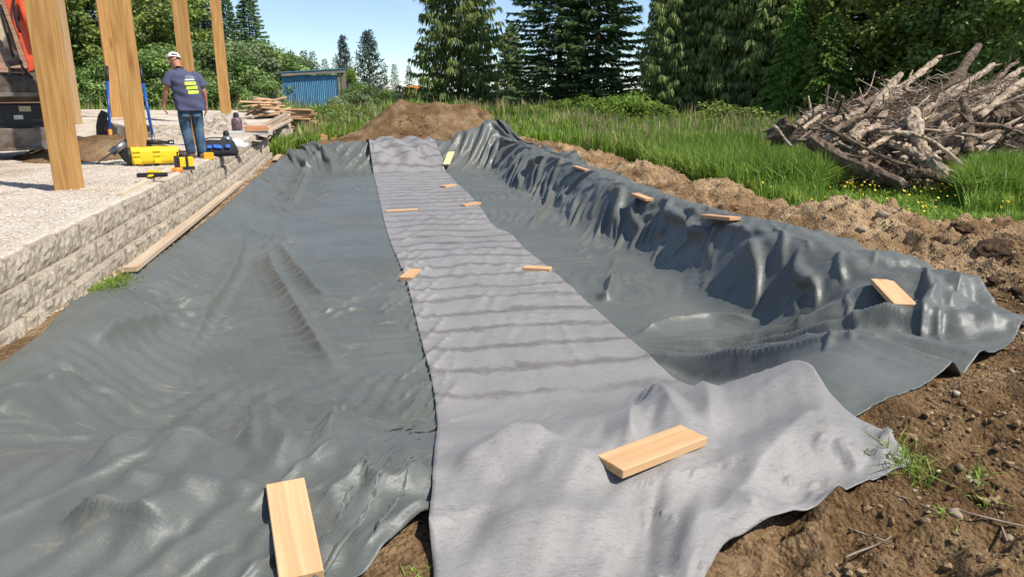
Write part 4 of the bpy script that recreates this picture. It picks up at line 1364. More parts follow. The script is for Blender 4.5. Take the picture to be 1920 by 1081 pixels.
bx(bm, (-0.78, -0.07, 0.19), (2.2, 0.09, 0.05))
bm_link('dozer_blade', bm, steel, ex, bevel=0.006)
for tx in (0.36, -1.75):
    pts = []
    for k in range(28):
        a = 2 * math.pi * k / 28
        cy_ = 0.55 + (0.62 if math.cos(a) > 0 else -0.62) + 0.24 * math.cos(a)
        pts.append((cy_, 0.25 + 0.25 * math.sin(a)))
    bm = bmesh.new()
    vl = [bm.verts.new((tx - 0.14, a, z_)) for a, z_ in pts]
    vr = [bm.verts.new((tx + 0.14, a, z_)) for a, z_ in pts]
    for k in range(28):
        bm.faces.new((vl[k], vl[(k + 1) % 28], vr[(k + 1) % 28], vr[k]))
    bm.faces.new(vl[::-1]); bm.faces.new(vr)
    tr = bm_link('track', bm, blk, ex)
    for k in range(0, 28):
        a, z_ = pts[k]; a2, z2 = pts[(k + 1) % 28]
        bm = bmesh.new()
        ang = math.atan2(z2 - z_, a2 - a)
        bx(bm, (tx, (a + a2) / 2, (z_ + z2) / 2), (0.29, 0.05, 0.045), Euler((ang, 0, 0)))
        bm_link('tread_bar', bm, blk, tr)
# bucket: curved shell with side plates and teeth
prof = [(0.00, 1.46), (-0.10, 1.40), (-0.20, 1.27), (-0.22, 1.14), (-0.16, 1.04), (-0.04, 0.985), (0.16, 0.97), (0.34, 1.0)]
bm = bmesh.new()
x0, x1 = -1.05, 0.31
va = [bm.verts.new((x0, p[0], p[1])) for p in prof]
vb = [bm.verts.new((x1, p[0], p[1])) for p in prof]
for k in range(len(prof) - 1):
    bm.faces.new((va[k], va[k + 1], vb[k + 1], vb[k]))
ca = bm.verts.new((x0, 0.3, 1.4)); cb = bm.verts.new((x1, 0.3, 1.4))
bm.faces.new(va + [ca]); bm.faces.new((vb + [cb])[::-1])
bmesh.ops.solidify(bm, geom=list(bm.faces), thickness=0.025)
bk = bm_link('bucket', bm, steel, ex)
bm = bmesh.new()
bx(bm, (-0.37, -0.235, 1.1), (1.36, 0.02, 0.07), Euler((0.1, 0, 0)))
bm_link('wear_strip', bm, steel, bk, bevel=0.004)
bm = bmesh.new()
cyl(bm, (-0.3, 0.02, 1.50), (0.30, 0.02, 1.50), 0.035, seg=14)
bm_link('bucket_pin', bm, steel, bk, True)
for xx_ in (-0.28, -0.1):
    bm = bmesh.new()
    bx(bm, (xx_, 0.06, 1.50), (0.035, 0.3, 0.26), Euler((0.3, 0, 0)))
    bm_link('bucket_ear', bm, steel, bk, bevel=0.01)
# dipper arm
def slab(name, outline, y0, y1, m, parent, bev=0.012):
    bm = bmesh.new()
    f = bm.faces.new([bm.verts.new((x_, y0, z_)) for x_, z_ in outline])
    e = bmesh.ops.extrude_face_region(bm, geom=[f])
    bmesh.ops.translate(bm, vec=(0, y1 - y0, 0), verts=[v for v in e['geom'] if isinstance(v, bmesh.types.BMVert)])
    return bm_link(name, bm, m, parent, bevel=bev, seg=2)
arm = slab('dipper_arm', [(-0.02, 1.62), (0.10, 1.66), (0.07, 2.3), (-0.02, 3.1), (-0.10, 4.3), (-0.34, 4.3), (-0.26, 3.1), (-0.14, 2.3)], 0.0, 0.22, ora, ex)
bm = bmesh.new(); cyl(bm, (0.13, -0.06, 1.98), (0.05, -0.06, 2.62), 0.075, seg=18)
cy1 = bm_link('cylinder_barrel', bm, ora, ex, True)
bm = bmesh.new(); cyl(bm, (0.145, -0.06, 1.66), (0.13, -0.06, 1.98), 0.03, seg=12)
bm_link('cylinder_rod', bm, chrome, cy1, True)
slab('linkage', [(-0.05, 1.45), (0.08, 1.52), (0.20, 1.72), (0.12, 1.80), (0.0, 1.68)], -0.05, 0.0, ora, ex)
slab('boom', [(-0.9, 1.2), (-0.6, 1.3), (-0.75, 2.6), (-0.35, 3.7), (-0.35, 4.3), (-0.7, 4.2), (-1.15, 2.8)], 0.5, 0.78, ora, ex)
slab('boom_guard', [(-0.32, 1.55), (-0.10, 1.60), (-0.16, 2.1), (-0.24, 2.55), (-0.40, 2.5), (-0.42, 2.0)], 0.1, 0.3, steel, ex)
for k, (a, bb, c) in enumerate((((-0.02, -0.07, 2.75), (-0.13, -0.10, 2.45), (-0.05, -0.05, 2.1)), ((-0.30, -0.02, 2.9), (-0.26, -0.12, 2.4), (-0.2, -0.03, 1.7)), ((0.1, -0.03, 2.9), (0.02, -0.14, 2.6), (-0.04, -0.05, 2.3)), ((-0.12, -0.05, 1.65), (-0.1, -0.16, 1.5), (0.02, -0.1, 1.38)))):
    t = np.linspace(0, 1, 10)[:, None]
    tube('hydraulic_hose', (1 - t) ** 2 * np.array(a) + 2 * t * (1 - t) * np.array(bb) + t ** 2 * np.array(c), np.full(10, 0.018), blk, ex, 8)
slab('side_guard_plate', [(-0.36, 2.0), (-0.26, 1.9), (-0.21, 2.1), (-0.27, 2.5), (-0.36, 2.55)], -0.06, -0.03, plain('tan_paint', (0.42, 0.33, 0.22), 0.6), ex)

# ================================================================== HEAPS ON THE PAD
def heap(name, label, c, rx, ry, h, m, seed, n=46, cat='heap'):
    u = np.linspace(-1.15, 1.15, n)
    A, B = np.meshgrid(u, u)
    rad = np.hypot(A, B) * (1 + 0.25 * fbm(A * 1.5 + seed, B * 1.5, 2, seed))
    z = h * np.clip(1 - rad, -0.2, 1) ** 1.0 * (1 + 0.3 * fbm(A * 2 + 9, B * 2, 2, seed + 2)) if False else h * np.clip(1 - rad, -0.15, 1) + 0.18 * h * fbm(A * 3, B * 3, 3, seed + 3) + 0.07 * h * fbm(A * 11, B * 11, 2, seed + 5)
    x = c[0] + A * rx; y = c[1] + B * ry
    o = link(name, np_mesh(name, np.stack([A.ravel() * rx, B.ravel() * ry, z.ravel() - 0.02], 1), grid_faces(n, n)), None, m)
    o.location = c
    return tag(o, label, cat)
em = bpy.data.materials.new('heap_earth')
nt, b = nodes_of(em)
tc = N(nt, 'ShaderNodeTexCoord')
c_, h_ = earth_color(nt, tc.outputs['Object'], 0.9)
nt.links.new(c_, b.inputs['Base Color'])
b.inputs['Roughness'].default_value = 0.95
b.inputs['Specular IOR Level'].default_value = 0.1
bp = N(nt, 'ShaderNodeBump', Strength=1.0, Distance=0.03)
nt.links.new(h_, bp.inputs['Height'])
nt.links.new(bp.outputs['Normal'], b.inputs['Normal'])
rub = mat('rubble', [(0.3, (0.15, 0.09, 0.05)), (0.48, (0.36, 0.29, 0.21)), (0.65, (0.52, 0.48, 0.42))], scale=9, detail=8, rough=0.95, bump=1.0, bscale=24, bdist=0.04)
q = onpad(172, 300); heap('soil_heap', 'brown soil heap on the gravel beside the blue-handled digging bar', (q.x, q.y + 0.7, q.z), 1.5, 1.0, 0.42, em, 11)
q = onpad(290, 268); heap('gravel_heap', 'low dark heap of gravel to the left of the standing man', (q.x - 0.3, q.y + 2.4, q.z - 0.02), 1.9, 1.2, 0.36, rub, 13)
q = onpad(425, 246); heap('rubble_heap', 'heap of rubble and soil at the foot of the slim post', (q.x - 0.15, q.y + 0.2, q.z), 1.0, 1.3, 0.55, rub, 15)

# ================================================================== MOUND OF EXCAVATED EARTH
MC = (2.15, 24.2)
n = 170
u = np.linspace(-1, 1, n)
A, B = np.meshgrid(u * 4.3, u * 3.4)
def mound_h(A, B):
    top = np.interp(A, [-2.9, -2.1, -1.25, -0.75, -0.2, 0.4, 0.9, 1.5, 2.1, 2.7, 3.2], [0.0, 0.35, 0.98, 1.32, 1.18, 1.24, 1.08, 1.14, 0.78, 0.38, 0.0])
    w_ = 1.6 + 0.2 * np.sin(A * 2)
    prof = np.clip(1 - np.abs(B + 0.15 * np.sin(A)) / (w_ + 0.25), -0.3, 1)
    prof = np.where(prof > 0, prof ** 0.75, prof)
    return top * prof
z = mound_h(A, B) + 0.10 * fbm(A * 1.2, B * 1.2, 4, 201) + 0.06 * (ridged(A * 1.6, B * 1.6, 3, 203) - 0.5) + 0.045 * fbm(A * 6, B * 6, 3, 205) + 0.05 * (ridged(A * 3.5, B * 3.5, 2, 207) - 0.5)
edge = np.maximum(np.abs(A) / 4.3, np.abs(B) / 3.4)
z = z - 0.35 * sstep(0.75, 1.0, edge)
mm = bpy.data.materials.new('mound_earth')
nt, b = nodes_of(mm)
tc = N(nt, 'ShaderNodeTexCoord')
c_, h_ = earth_color(nt, tc.outputs['Object'], 1.2)
nt.links.new(c_, b.inputs['Base Color'])
b.inputs['Roughness'].default_value = 0.95
b.inputs['Specular IOR Level'].default_value = 0.1
bp = N(nt, 'ShaderNodeBump', Strength=1.0, Distance=0.06)
nt.links.new(h_, bp.inputs['Height'])
nt.links.new(bp.outputs['Normal'], b.inputs['Normal'])
mo = link('dirt_mound', np_mesh('dirt_mound', np.stack([A.ravel(), B.ravel(), z.ravel()], 1), grid_faces(n, n)), None, mm)
mo.location = (MC[0], MC[1], 0.06)
tag(mo, 'large mound of excavated brown earth behind the far end of the liner', 'dirt mound')
r = np.random.RandomState(31)
xa = r.uniform(-3.2, 3.2, 2600); ya = r.uniform(-2.2, 0.6, 2600)
za = mound_h(xa, ya)
k = za > 0.05
scatter_stones('mound_clods', xa[k] + MC[0], ya[k] + MC[1], za[k] + 0.0, 0.012 + 0.06 * r.rand(k.sum()) ** 4, clod_mat, 32)['label'] = 'clods and stones lying on the earth mound'
bm = bmesh.new()
bmesh.ops.create_icosphere(bm, subdivisions=3, radius=0.32)
for v in bm.verts:
    v.co *= 1 + 0.25 * float(fbm(np.array([v.co.x * 4]), np.array([v.co.y * 4 + v.co.z * 3]), 3, 33)[0])
o = bm_link('earth_lump', bm, mm, None, True)
q = dep(908, 228, 23.3)
o.location = q
tag(o, 'big lump of earth perched on the right shoulder of the mound', 'earth lump')
q = dep(600, 262, 24.5)
heap('sandy_heap', 'small orange-brown sandy heap between the lumber stack and the mound', (q.x, q.y, -0.1), 1.3, 0.9, 0.35, mat('sand_orange', [(0.3, (0.22, 0.11, 0.04)), (0.7, (0.36, 0.21, 0.09))], scale=8, rough=0.95, bump=0.8), 17)

# ================================================================== VEGETATION
def quads(C, D, S, L, w, bend=0.0):
    """one kite-shaped quad per leaf: base C, direction D, side S"""
    L = L[:, None]; w = w[:, None]
    mid = C + D * L * 0.45
    tip = C + D * L
    tip[:, 2] -= bend * L[:, 0]
    V = np.stack([C, mid + S * w, tip, mid - S * w], 1)
    return V.reshape(-1, 3)
def unit(a):
    return a / (np.linalg.norm(a, axis=-1, keepdims=True) + 1e-9)
def leaf_mesh(name, V, tint):
    n = len(V) // 4
    return np_mesh(name, V, np.arange(n * 4).reshape(n, 4), False, tint)
bark = mat('bark', [(0.3, (0.06, 0.042, 0.03)), (0.7, (0.15, 0.115, 0.085))], scale=9, stretch=(3, 3, 0.6), rough=0.95, bump=0.7)
def conifer_mesh(seed, h, R, kind, nb, ns, base=0.03, pw=0.75, size=1.0):
    r = np.random.RandomState(seed)
    V = []; Tn = []; sticks = []
    Z = h * (base + (0.985 - base) * (np.arange(nb) + r.rand(nb)) / nb)
    ga = 2.39996
    for i in range(nb):
        z0 = Z[i]
        f = 1 - z0 / h
        ln = R * (f ** pw) * r.uniform(0.7, 1.08) + 0.15
        az = i * ga + r.uniform(-0.5, 0.5)
        out = np.array([math.cos(az), math.sin(az), 0.0]); lat = np.array([-math.sin(az), math.cos(az), 0.0])
        k = max(10, int(ns * (0.25 + 0.75 * ln / R)))
        t = 0.12 + 0.88 * r.rand(k) ** 0.8
        if kind == 'cedar':
            dz = -0.34 * ln * t + 0.26 * ln * t ** 2.4
        elif kind == 'spruce':
            dz = -0.20 * ln * t + 0.16 * ln * t ** 2.2 + 0.02
        elif kind == 'pine':
            dz = 0.35 * ln * t
        else:
            dz = 0.10 * ln * t - 0.34 * ln * t ** 2
        c = out * (ln * t)[:, None] + np.array([0, 0, z0]) + np.stack([0 * t, 0 * t, dz], 1)
        sd = r.choice([-1, 1], k)
        spread = (1 - t) * 0.34 * ln + 0.05
        c = c + lat * (sd * spread * r.rand(k) ** 0.7)[:, None]
        if kind == 'cedar':
            D = out * 0.30 + lat * (sd * 0.30)[:, None] + np.array([0, 0, -0.9]) + r.normal(0, 0.22, (k, 3))
            L = size * r.uniform(0.22, 0.55, k); w = size * r.uniform(0.035, 0.075, k)
        elif kind == 'spruce':
            D = out * 0.65 + lat * (sd * 0.7)[:, None] + np.array([0, 0, -0.22]) + r.normal(0, 0.22, (k, 3))
            L = size * r.uniform(0.20, 0.42, k); w = size * r.uniform(0.03, 0.06, k)
        elif kind == 'pine':
            D = r.normal(0, 1, (k, 3)) + np.array([0, 0, 0.5])
            L = size * r.uniform(0.2, 0.4, k); w = size * r.uniform(0.03, 0.06, k)
        else:
            D = out * 0.6 + lat * (sd * 0.6)[:, None] + np.array([0, 0, -0.45]) + r.normal(0, 0.25, (k, 3))
            L = size * r.uniform(0.2, 0.45, k); w = size * r.uniform(0.035, 0.07, k)
        D = unit(D)
        S = unit(np.cross(D, r.normal(0, 1, (k, 3)) + np.array([0, 0, 0.8])))
        V.append(quads(c, D, S, L, w, 0.1))
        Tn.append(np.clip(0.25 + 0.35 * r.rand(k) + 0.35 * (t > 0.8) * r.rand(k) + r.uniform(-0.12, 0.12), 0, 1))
        if i % 2 == 0:
            tt = np.linspace(0, 1, 4)
            ddz = {'cedar': -0.34 * ln * tt + 0.26 * ln * tt ** 2.4, 'spruce': -0.20 * ln * tt + 0.16 * ln * tt ** 2.2, 'pine': 0.35 * ln * tt}.get(kind, 0.10 * ln * tt - 0.34 * ln * tt ** 2)
            sticks.append((out[None] * (ln * tt)[:, None] * 0.85 + np.stack([0 * tt, 0 * tt, z0 + ddz], 1), np.linspace(0.03, 0.008, 4) * (0.5 + ln / R)))
    crown = leaf_mesh('crown', np.concatenate(V), np.concatenate(Tn))
    pv, pf = tube_arrays([(0, 0, -0.3), (0, 0, h * 0.3), (0, 0, h * 0.7), (0, 0, h)], np.array([1.0, 0.75, 0.38, 0.06]) * h * 0.016, 8)
    pv = [tuple(v) for v in pv]; pf = [tuple(dict.fromkeys(f)) for f in pf]
    for p, rd in sticks:
        a, f = tube_arrays(p, rd, 3, cap=False)
        k0 = len(pv)
        pv += [tuple(v) for v in a]
        pf += [tuple(q_ + k0 for q_ in ff) for ff in f]
    trunk = bpy.data.meshes.new('trunk')
    trunk.from_pydata(pv, [], pf)
    trunk.materials.append(bark)
    return trunk, crown
def broad_mesh(seed, h, R, nclump, nleaf, leaf=0.16, low=0.15, flat=1.0, trunk_r=0.12, clump=0.55, stems=1):
    """deciduous tree or shrub: limbs to clumps of leaves"""
    r = np.random.RandomState(seed)
    a = r.uniform(0, 2 * math.pi, nclump)
    zz = r.rand(nclump)
    rad = R * np.sqrt(np.clip(1 - ((zz - 0.42) / 0.62) ** 2, 0.05, 1)) * r.uniform(0.35, 1.0, nclump) ** 0.6
    C = np.stack([np.cos(a) * rad, np.sin(a) * rad * flat, h * (low + (1 - low) * zz)], 1)
    cr = clump * r.uniform(0.6, 1.25, nclump)
    k = nleaf // nclump
    d = unit(r.normal(0, 1, (nclump, k, 3)))
    q = r.rand(nclump, k, 1) ** 0.45
    P_ = C[:, None] + d * q * cr[:, None, None] * np.array([1.15, 1.15, 0.75])
    P_ = P_.reshape(-1, 3)
    nn = len(P_)
    nrm = unit(d.reshape(-1, 3) * 0.6 + r.normal(0, 0.6, (nn, 3)) + np.array([0, 0, 0.7]))
    D = unit(np.cross(nrm, r.normal(0, 1, (nn, 3))))
    S = np.cross(nrm, D)
    L = leaf * r.uniform(0.6, 1.25, nn)
    V = quads(P_, D, S, L, L * 0.36, 0.15)
    tn = np.clip(np.repeat(r.uniform(0.1, 0.75, nclump), k) + r.uniform(-0.22, 0.3, nn), 0, 1)
    keep = P_[:, 2] > 0.0
    V = V.reshape(-1, 4, 3)[keep].reshape(-1, 3); tn = tn[keep]
    crown = leaf_mesh('crown', V, tn)
    pv = []; pf = []
    def add(p, rd, seg):
        k0 = len(pv)
        v, f = tube_arrays(p, rd, seg)
        pv.extend(tuple(x_) for x_ in v)
        pf.extend(tuple(dict.fromkeys(q_ + k0 for q_ in ff)) for ff in f)
    for s_ in range(stems):
        ox, oy = (0, 0) if stems == 1 else (r.uniform(-0.4, 0.4) * R, r.uniform(-0.4, 0.4) * R)
        add([(ox, oy, -0.2), (ox * 1.1 + 0.05, oy * 1.1, h * 0.3), (ox * 1.2 - 0.05, oy * 1.2, h * 0.62)], np.array([1, 0.8, 0.45]) * trunk_r / math.sqrt(stems), 7)
    for c in C[: min(nclump, 26)]:
        z0 = max(0.1, min(c[2] * 0.6, h * 0.55))
        add([(0, 0, z0), (c[0] * 0.5, c[1] * 0.5, z0 + (c[2] - z0) * 0.6), tuple(c)], np.array([0.3, 0.2, 0.08]) * trunk_r, 4)
    trunk = bpy.data.meshes.new('trunk')
    trunk.from_pydata(pv, [], pf)
    trunk.materials.append(bark)
    return trunk, crown
def plant(name, meshes, m, loc, label, cat, group, scale=1.0, rz=0.0, sx=1.0, tilt=0.0):
    t = thing(name, label, cat, loc, rz, group)
    t.scale = (scale * sx, scale * sx, scale)
    t.rotation_euler = (tilt, 0, rz)
    a = link('trunk', meshes[0], t)
    c = bpy.data.objects.new('crown', meshes[1])
    COL.objects.link(c)
    c.parent = t
    if not meshes[1].materials:
        meshes[1].materials.append(m)
    return t
def copy_mesh_mat(meshes, m):
    c = meshes[1].copy()
    c.materials.clear()
    c.materials.append(m)
    return (meshes[0], c)
def gpt(px, d, extra=0.0):
    """ground point d metres ahead along the pixel column"""
    q = dep(px, 170, d)
    return Vector((q.x, q.y, float(T(np.array([q.x]), np.array([q.y]))[0]) + extra))
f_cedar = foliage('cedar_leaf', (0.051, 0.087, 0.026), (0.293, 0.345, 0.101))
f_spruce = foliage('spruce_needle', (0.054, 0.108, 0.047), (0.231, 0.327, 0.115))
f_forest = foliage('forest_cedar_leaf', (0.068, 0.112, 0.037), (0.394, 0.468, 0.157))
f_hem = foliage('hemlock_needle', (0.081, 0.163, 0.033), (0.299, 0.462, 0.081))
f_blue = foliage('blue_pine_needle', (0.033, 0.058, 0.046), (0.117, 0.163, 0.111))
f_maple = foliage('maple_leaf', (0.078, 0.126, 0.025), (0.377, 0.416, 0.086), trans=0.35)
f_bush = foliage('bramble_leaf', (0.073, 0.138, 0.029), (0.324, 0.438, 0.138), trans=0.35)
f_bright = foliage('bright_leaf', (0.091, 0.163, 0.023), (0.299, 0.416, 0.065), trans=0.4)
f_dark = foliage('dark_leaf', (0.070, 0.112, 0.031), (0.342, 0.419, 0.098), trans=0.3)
f_willow = foliage('willow_leaf', (0.069, 0.103, 0.040), (0.310, 0.356, 0.184), trans=0.3)

M_cedar = conifer_mesh(1, 12.0, 3.9, 'cedar', 200, 120, 0.02, 0.62, 1.05)
M_spr = conifer_mesh(2, 13.0, 3.9, 'spruce', 230, 170, 0.01, 0.55, 1.1)
M_spr2 = conifer_mesh(3, 12.0, 3.4, 'spruce', 210, 160, 0.01, 0.60, 1.1)
M_for = conifer_mesh(4, 13.0, 3.0, 'cedar', 230, 100, 0.01, 0.50, 0.95)
M_for2 = conifer_mesh(5, 12.0, 2.7, 'cedar', 210, 95, 0.01, 0.50, 0.9)
M_hem = conifer_mesh(6, 8.0, 2.5, 'hemlock', 150, 100, 0.01, 0.72, 0.8)
M_sml = conifer_mesh(7, 6.0, 1.6, 'spruce', 80, 60, 0.02, 0.8, 0.8)
M_pine = conifer_mesh(8, 6.5, 2.2, 'pine', 110, 60, 0.05, 0.6, 1.0)
plant('cedar_tree', M_cedar, f_cedar, gpt(862, 46), 'tall cedar with drooping fronds standing alone behind the earth mound', 'cedar tree', None, 1.0, 0.4)
plant('spruce_tree', M_spr, f_spruce, gpt(1048, 43), 'tall dark spruce with layered branches, left one of the close pair', 'spruce tree', None, 0.98, 1.1)
plant('spruce_tree', M_spr2, f_spruce, gpt(1118, 42), 'tall dark spruce with layered branches, right one of the close pair', 'spruce tree', None, 1.05, 2.3)
plant('cedar_tree', M_for2, f_forest, gpt(958, 56), 'smaller olive cedar half hidden between the big cedar and the spruce pair', 'cedar tree', None, 0.52, 0.9, 1.2)
plant('spruce_tree', M_sml, f_spruce, gpt(1000, 48), 'low dark spruce filling the gap left of the spruce pair', 'spruce tree', None, 0.62, 0.9, 1.3)
# distant trees between the shed and the cedar
plant('pine_tree', M_pine, f_blue, gpt(648, 74), 'slim bluish pine behind the bushes, shorter of the distant pair', 'pine tree', None, 0.98, 0.3, 0.62)
plant('pine_tree', M_pine, f_blue, gpt(694, 74), 'broad bluish pine right of the shed, taller of the distant pair', 'pine tree', None, 1.05, 2.0, 0.95)
for px, d, s in ((741, 72, 0.62), (768, 74, 0.60), (792, 76, 0.5), (724, 80, 0.45), (590, 70, 0.80), (612, 74, 0.72), (632, 76, 0.75), (575, 74, 0.85)):
    plant('young_spruce', M_sml, f_blue, gpt(px, d), 'small distant pointed spruce on the skyline beyond the blue shed', 'spruce tree', 'small distant spruces on the skyline', s, px * 0.37, 0.9)
plant('spruce_tree', M_spr2, f_blue, gpt(478, 58), 'spruce with a pointed crown rising above the pale bushes behind the posts', 'spruce tree', None, 0.74, 1.4, 0.85)
plant('spruce_tree', M_spr2, f_blue, gpt(438, 60), 'thin spruce close against the slim timber post', 'spruce tree', None, 0.72, 3.0, 0.66)
# forest edge at the right
forest = [(1250, 37, M_for2, f_forest, 0.92, 0.72), (1284, 39, M_for, f_forest, 1.0, 0.85), (1322, 38, M_for2, f_forest, 1.05, 0.9), (1368, 37, M_for, f_forest, 1.0, 0.85),
          (1412, 36, M_for2, f_forest, 1.1, 0.9), (1458, 36, M_for, f_forest, 1.05, 0.85), (1300, 43, M_spr, f_spruce, 1.0, 0.9), (1390, 43, M_spr2, f_spruce, 1.1, 0.9),
          (1490, 41, M_for, f_forest, 1.1, 0.9), (1580, 40, M_spr, f_spruce, 1.05, 0.9), (1660, 40, M_spr2, f_spruce, 1.1, 1.0), (1750, 40, M_for, f_spruce, 1.1, 1.0),
          (1840, 38, M_spr, f_spruce, 1.05, 0.9), (1920, 36, M_spr2, f_spruce, 1.1, 0.9), (1990, 36, M_spr, f_spruce, 1.0, 1.0)]
_cache = {}
ORD = ['first', 'second', 'third', 'fourth', 'fifth', 'sixth', 'seventh', 'eighth', 'ninth']
nc = -1
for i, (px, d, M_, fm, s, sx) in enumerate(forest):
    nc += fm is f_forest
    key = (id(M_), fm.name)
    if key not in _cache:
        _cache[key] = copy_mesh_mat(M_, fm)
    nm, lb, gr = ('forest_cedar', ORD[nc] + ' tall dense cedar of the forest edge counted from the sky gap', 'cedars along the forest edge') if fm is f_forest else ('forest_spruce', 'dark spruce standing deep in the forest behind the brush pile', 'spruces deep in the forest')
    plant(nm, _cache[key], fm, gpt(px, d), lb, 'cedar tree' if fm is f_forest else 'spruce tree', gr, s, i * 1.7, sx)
plant('hemlock_tree', M_hem, f_hem, gpt(1545, 31), 'bright green young hemlock directly behind the left end of the brush pile', 'hemlock tree', None, 0.62, 0.4, 1.05)
plant('hemlock_tree', M_hem, f_hem, gpt(1480, 33), 'green hemlock with layered boughs left of the bright young hemlock', 'hemlock tree', None, 0.72, 2.4, 0.85)
M_mapl = broad_mesh(21, 8.5, 3.4, 90, 15000, 0.24, 0.08, 1.0, 0.16, 0.72)
M_mapl2 = broad_mesh(22, 8.0, 3.0, 80, 13000, 0.22, 0.06, 1.0, 0.14, 0.70)
plant('maple_tree', M_mapl, f_maple, gpt(1655, 32), 'broad-leaved tree with yellow-green leaves behind the middle of the brush pile', 'maple tree', None, 1.0, 0.2)
plant('maple_tree', M_mapl2, f_maple, gpt(1735, 31), 'rounded broad-leaved tree behind the tall leaning logs', 'maple tree', None, 0.95, 1.5)
plant('maple_tree', copy_mesh_mat(M_mapl2, f_dark), f_dark, gpt(1835, 29), 'dark broad-leaved tree overhanging the right end of the brush pile', 'maple tree', None, 1.0, 2.6)
plant('maple_tree', copy_mesh_mat(M_mapl, f_dark), f_dark, gpt(1960, 27), 'shadowy broad-leaved tree at the far right of the forest edge', 'maple tree', None, 1.0, 4.0)
# woodland behind the posts
left_wood = [(20, 38, M_mapl, f_dark, 1.0), (100, 40, M_mapl2, f_dark, 1.05), (170, 41, M_mapl, f_dark, 1.0), (235, 43, M_mapl2, f_dark, 1.1), (300, 45, M_mapl, f_dark, 0.95), (145, 46, M_mapl2, f_dark, 1.2), (60, 48, M_mapl, f_dark, 1.2)]
for i, (px, d, M_, fm, s) in enumerate(left_wood):
    key = (id(M_), fm.name)
    if key not in _cache:
        _cache[key] = copy_mesh_mat(M_, fm)
    plant('woodland_tree', _cache[key], fm, gpt(px, d), 'dark leafy tree in the woodland behind the timber posts', 'tree', 'leafy trees behind the timber posts', s, i * 1.3)
for i, (px, d, s) in enumerate(((285, 52, 0.95), (340, 54, 0.95), (385, 54, 0.8), (372, 57, 0.85))):
    key = (id(M_spr2), f_blue.name)
    if key not in _cache:
        _cache[key] = copy_mesh_mat(M_spr2, f_blue)
    plant('woodland_spruce', _cache[key], f_blue, gpt(px, d), 'spruce showing over the leafy bushes between the timber posts', 'spruce tree', 'spruces between the timber posts', s, i * 2.1, 0.85)
M_bush = broad_mesh(31, 3.0, 2.6, 60, 9000, 0.17, 0.02, 1.0, 0.05, 0.55, 4)
M_bush2 = broad_mesh(32, 2.2, 2.2, 46, 7000, 0.15, 0.0, 1.0, 0.04, 0.5, 4)
M_bush3 = broad_mesh(33, 1.2, 1.3, 30, 4200, 0.12, 0.0, 1.0, 0.03, 0.34, 4)
_bc = {}
def bush(px, d, M_, fm, s, label, group=None, sx=1.0, up=0.0):
    key = (id(M_), fm.name)
    if key not in _bc:
        _bc[key] = copy_mesh_mat(M_, fm)
    return plant('bush', _bc[key], fm, gpt(px, d, up), label, 'bush', group, s, px * 0.7, sx)
G1 = 'bushes behind the timber posts'
for px, d, M_, fm, s, lb in ((200, 38, M_bush, f_bush, 0.9, 'leafy green bush behind the footing of the distant post'), (265, 39, M_bush, f_bush, 1.0, 'leafy green bush between the blue handles and the standing man'), (330, 40, M_bush, f_bush, 1.1, 'leafy green bush directly behind the head of the standing man'), (390, 42, M_bush, f_bush, 1.25, 'big leafy bush between the standing man and the slim post'), (150, 37, M_bush, f_bush, 0.8, 'leafy green bush beside the corner of the wooden building')):
    bush(px, d, M_, fm, s, lb, G1)
G2 = 'pale bushes left of the shed'
for i, (px, d, M_, fm, s) in enumerate(((550, 52, M_bush, f_willow, 1.05), (515, 48, M_bush, f_willow, 1.15), (495, 42, M_bush2, f_bush, 0.85), (480, 46, M_bush, f_bush, 1.3), (455, 40, M_bush2, f_bush, 0.95), (440, 44, M_bush, f_willow, 1.2))):
    bush(px, d, M_, fm, s, ORD[i] + ' bush counted from the blue shed towards the slim post' if i else 'pale silvery-green bush between the slim post and the blue shed', G2)
bush(648, 56, M_bush, f_bright, 0.85, 'bright yellow-green bush right behind the blue shed', None, 0.6)
bush(618, 60, M_bush, f_bush, 0.85, 'mid-green bush showing over the roof of the blue shed', None, 0.8)
bush(688, 42, M_bush2, f_bush, 0.72, 'rounded green bush at the right end of the blue shed')
bush(660, 40, M_bush3, f_willow, 0.95, 'low pale bush in the grass at the corner of the shed')
G3 = 'low bramble bushes before the spruces'
for i, (px, d, s) in enumerate(((1215, 32, 0.9), (1195, 33, 1.0), (1165, 34, 1.15), (1120, 35, 0.9), (1085, 36, 0.95), (1020, 37, 0.75), (975, 38, 0.6))):
    bush(px, d, M_bush3, f_bright, s, ORD[i] + ' low bramble bush from the forest edge before the spruces' if i else 'low bright bramble bush at the meadow edge before the spruces', G3, 1.2)
bush(1375, 29, M_bush3, f_maple, 0.9, 'low olive shrub at the foot of the forest edge', None, 1.5)
bush(1340, 31, M_bush3, f_maple, 0.6, 'little olive shrub left of the low olive shrub', None, 1.4)
bush(1480, 24, M_bush3, f_bright, 0.5, 'small yellow-green shrub behind the left end of the brush pile', None, 1.8)
bush(1900, 19, M_bush2, f_bush, 0.75, 'green shrub behind the right end of the brush pile')
G4 = 'leafy weeds beside the mound'
for px, d, s in ((628, 27.5, 0.62), (650, 28.5, 0.72), (610, 29, 0.65), (668, 30, 0.70), (640, 31, 0.75), (690, 31, 0.62), (600, 31, 0.7), (622, 26.2, 0.40), (655, 26.8, 0.42), (715, 32, 0.55)):
    bush(px, d, M_bush3, f_bush if px % 4 else f_maple, s, 'leafy green weed clump left of the earth mound', G4, 1.0)

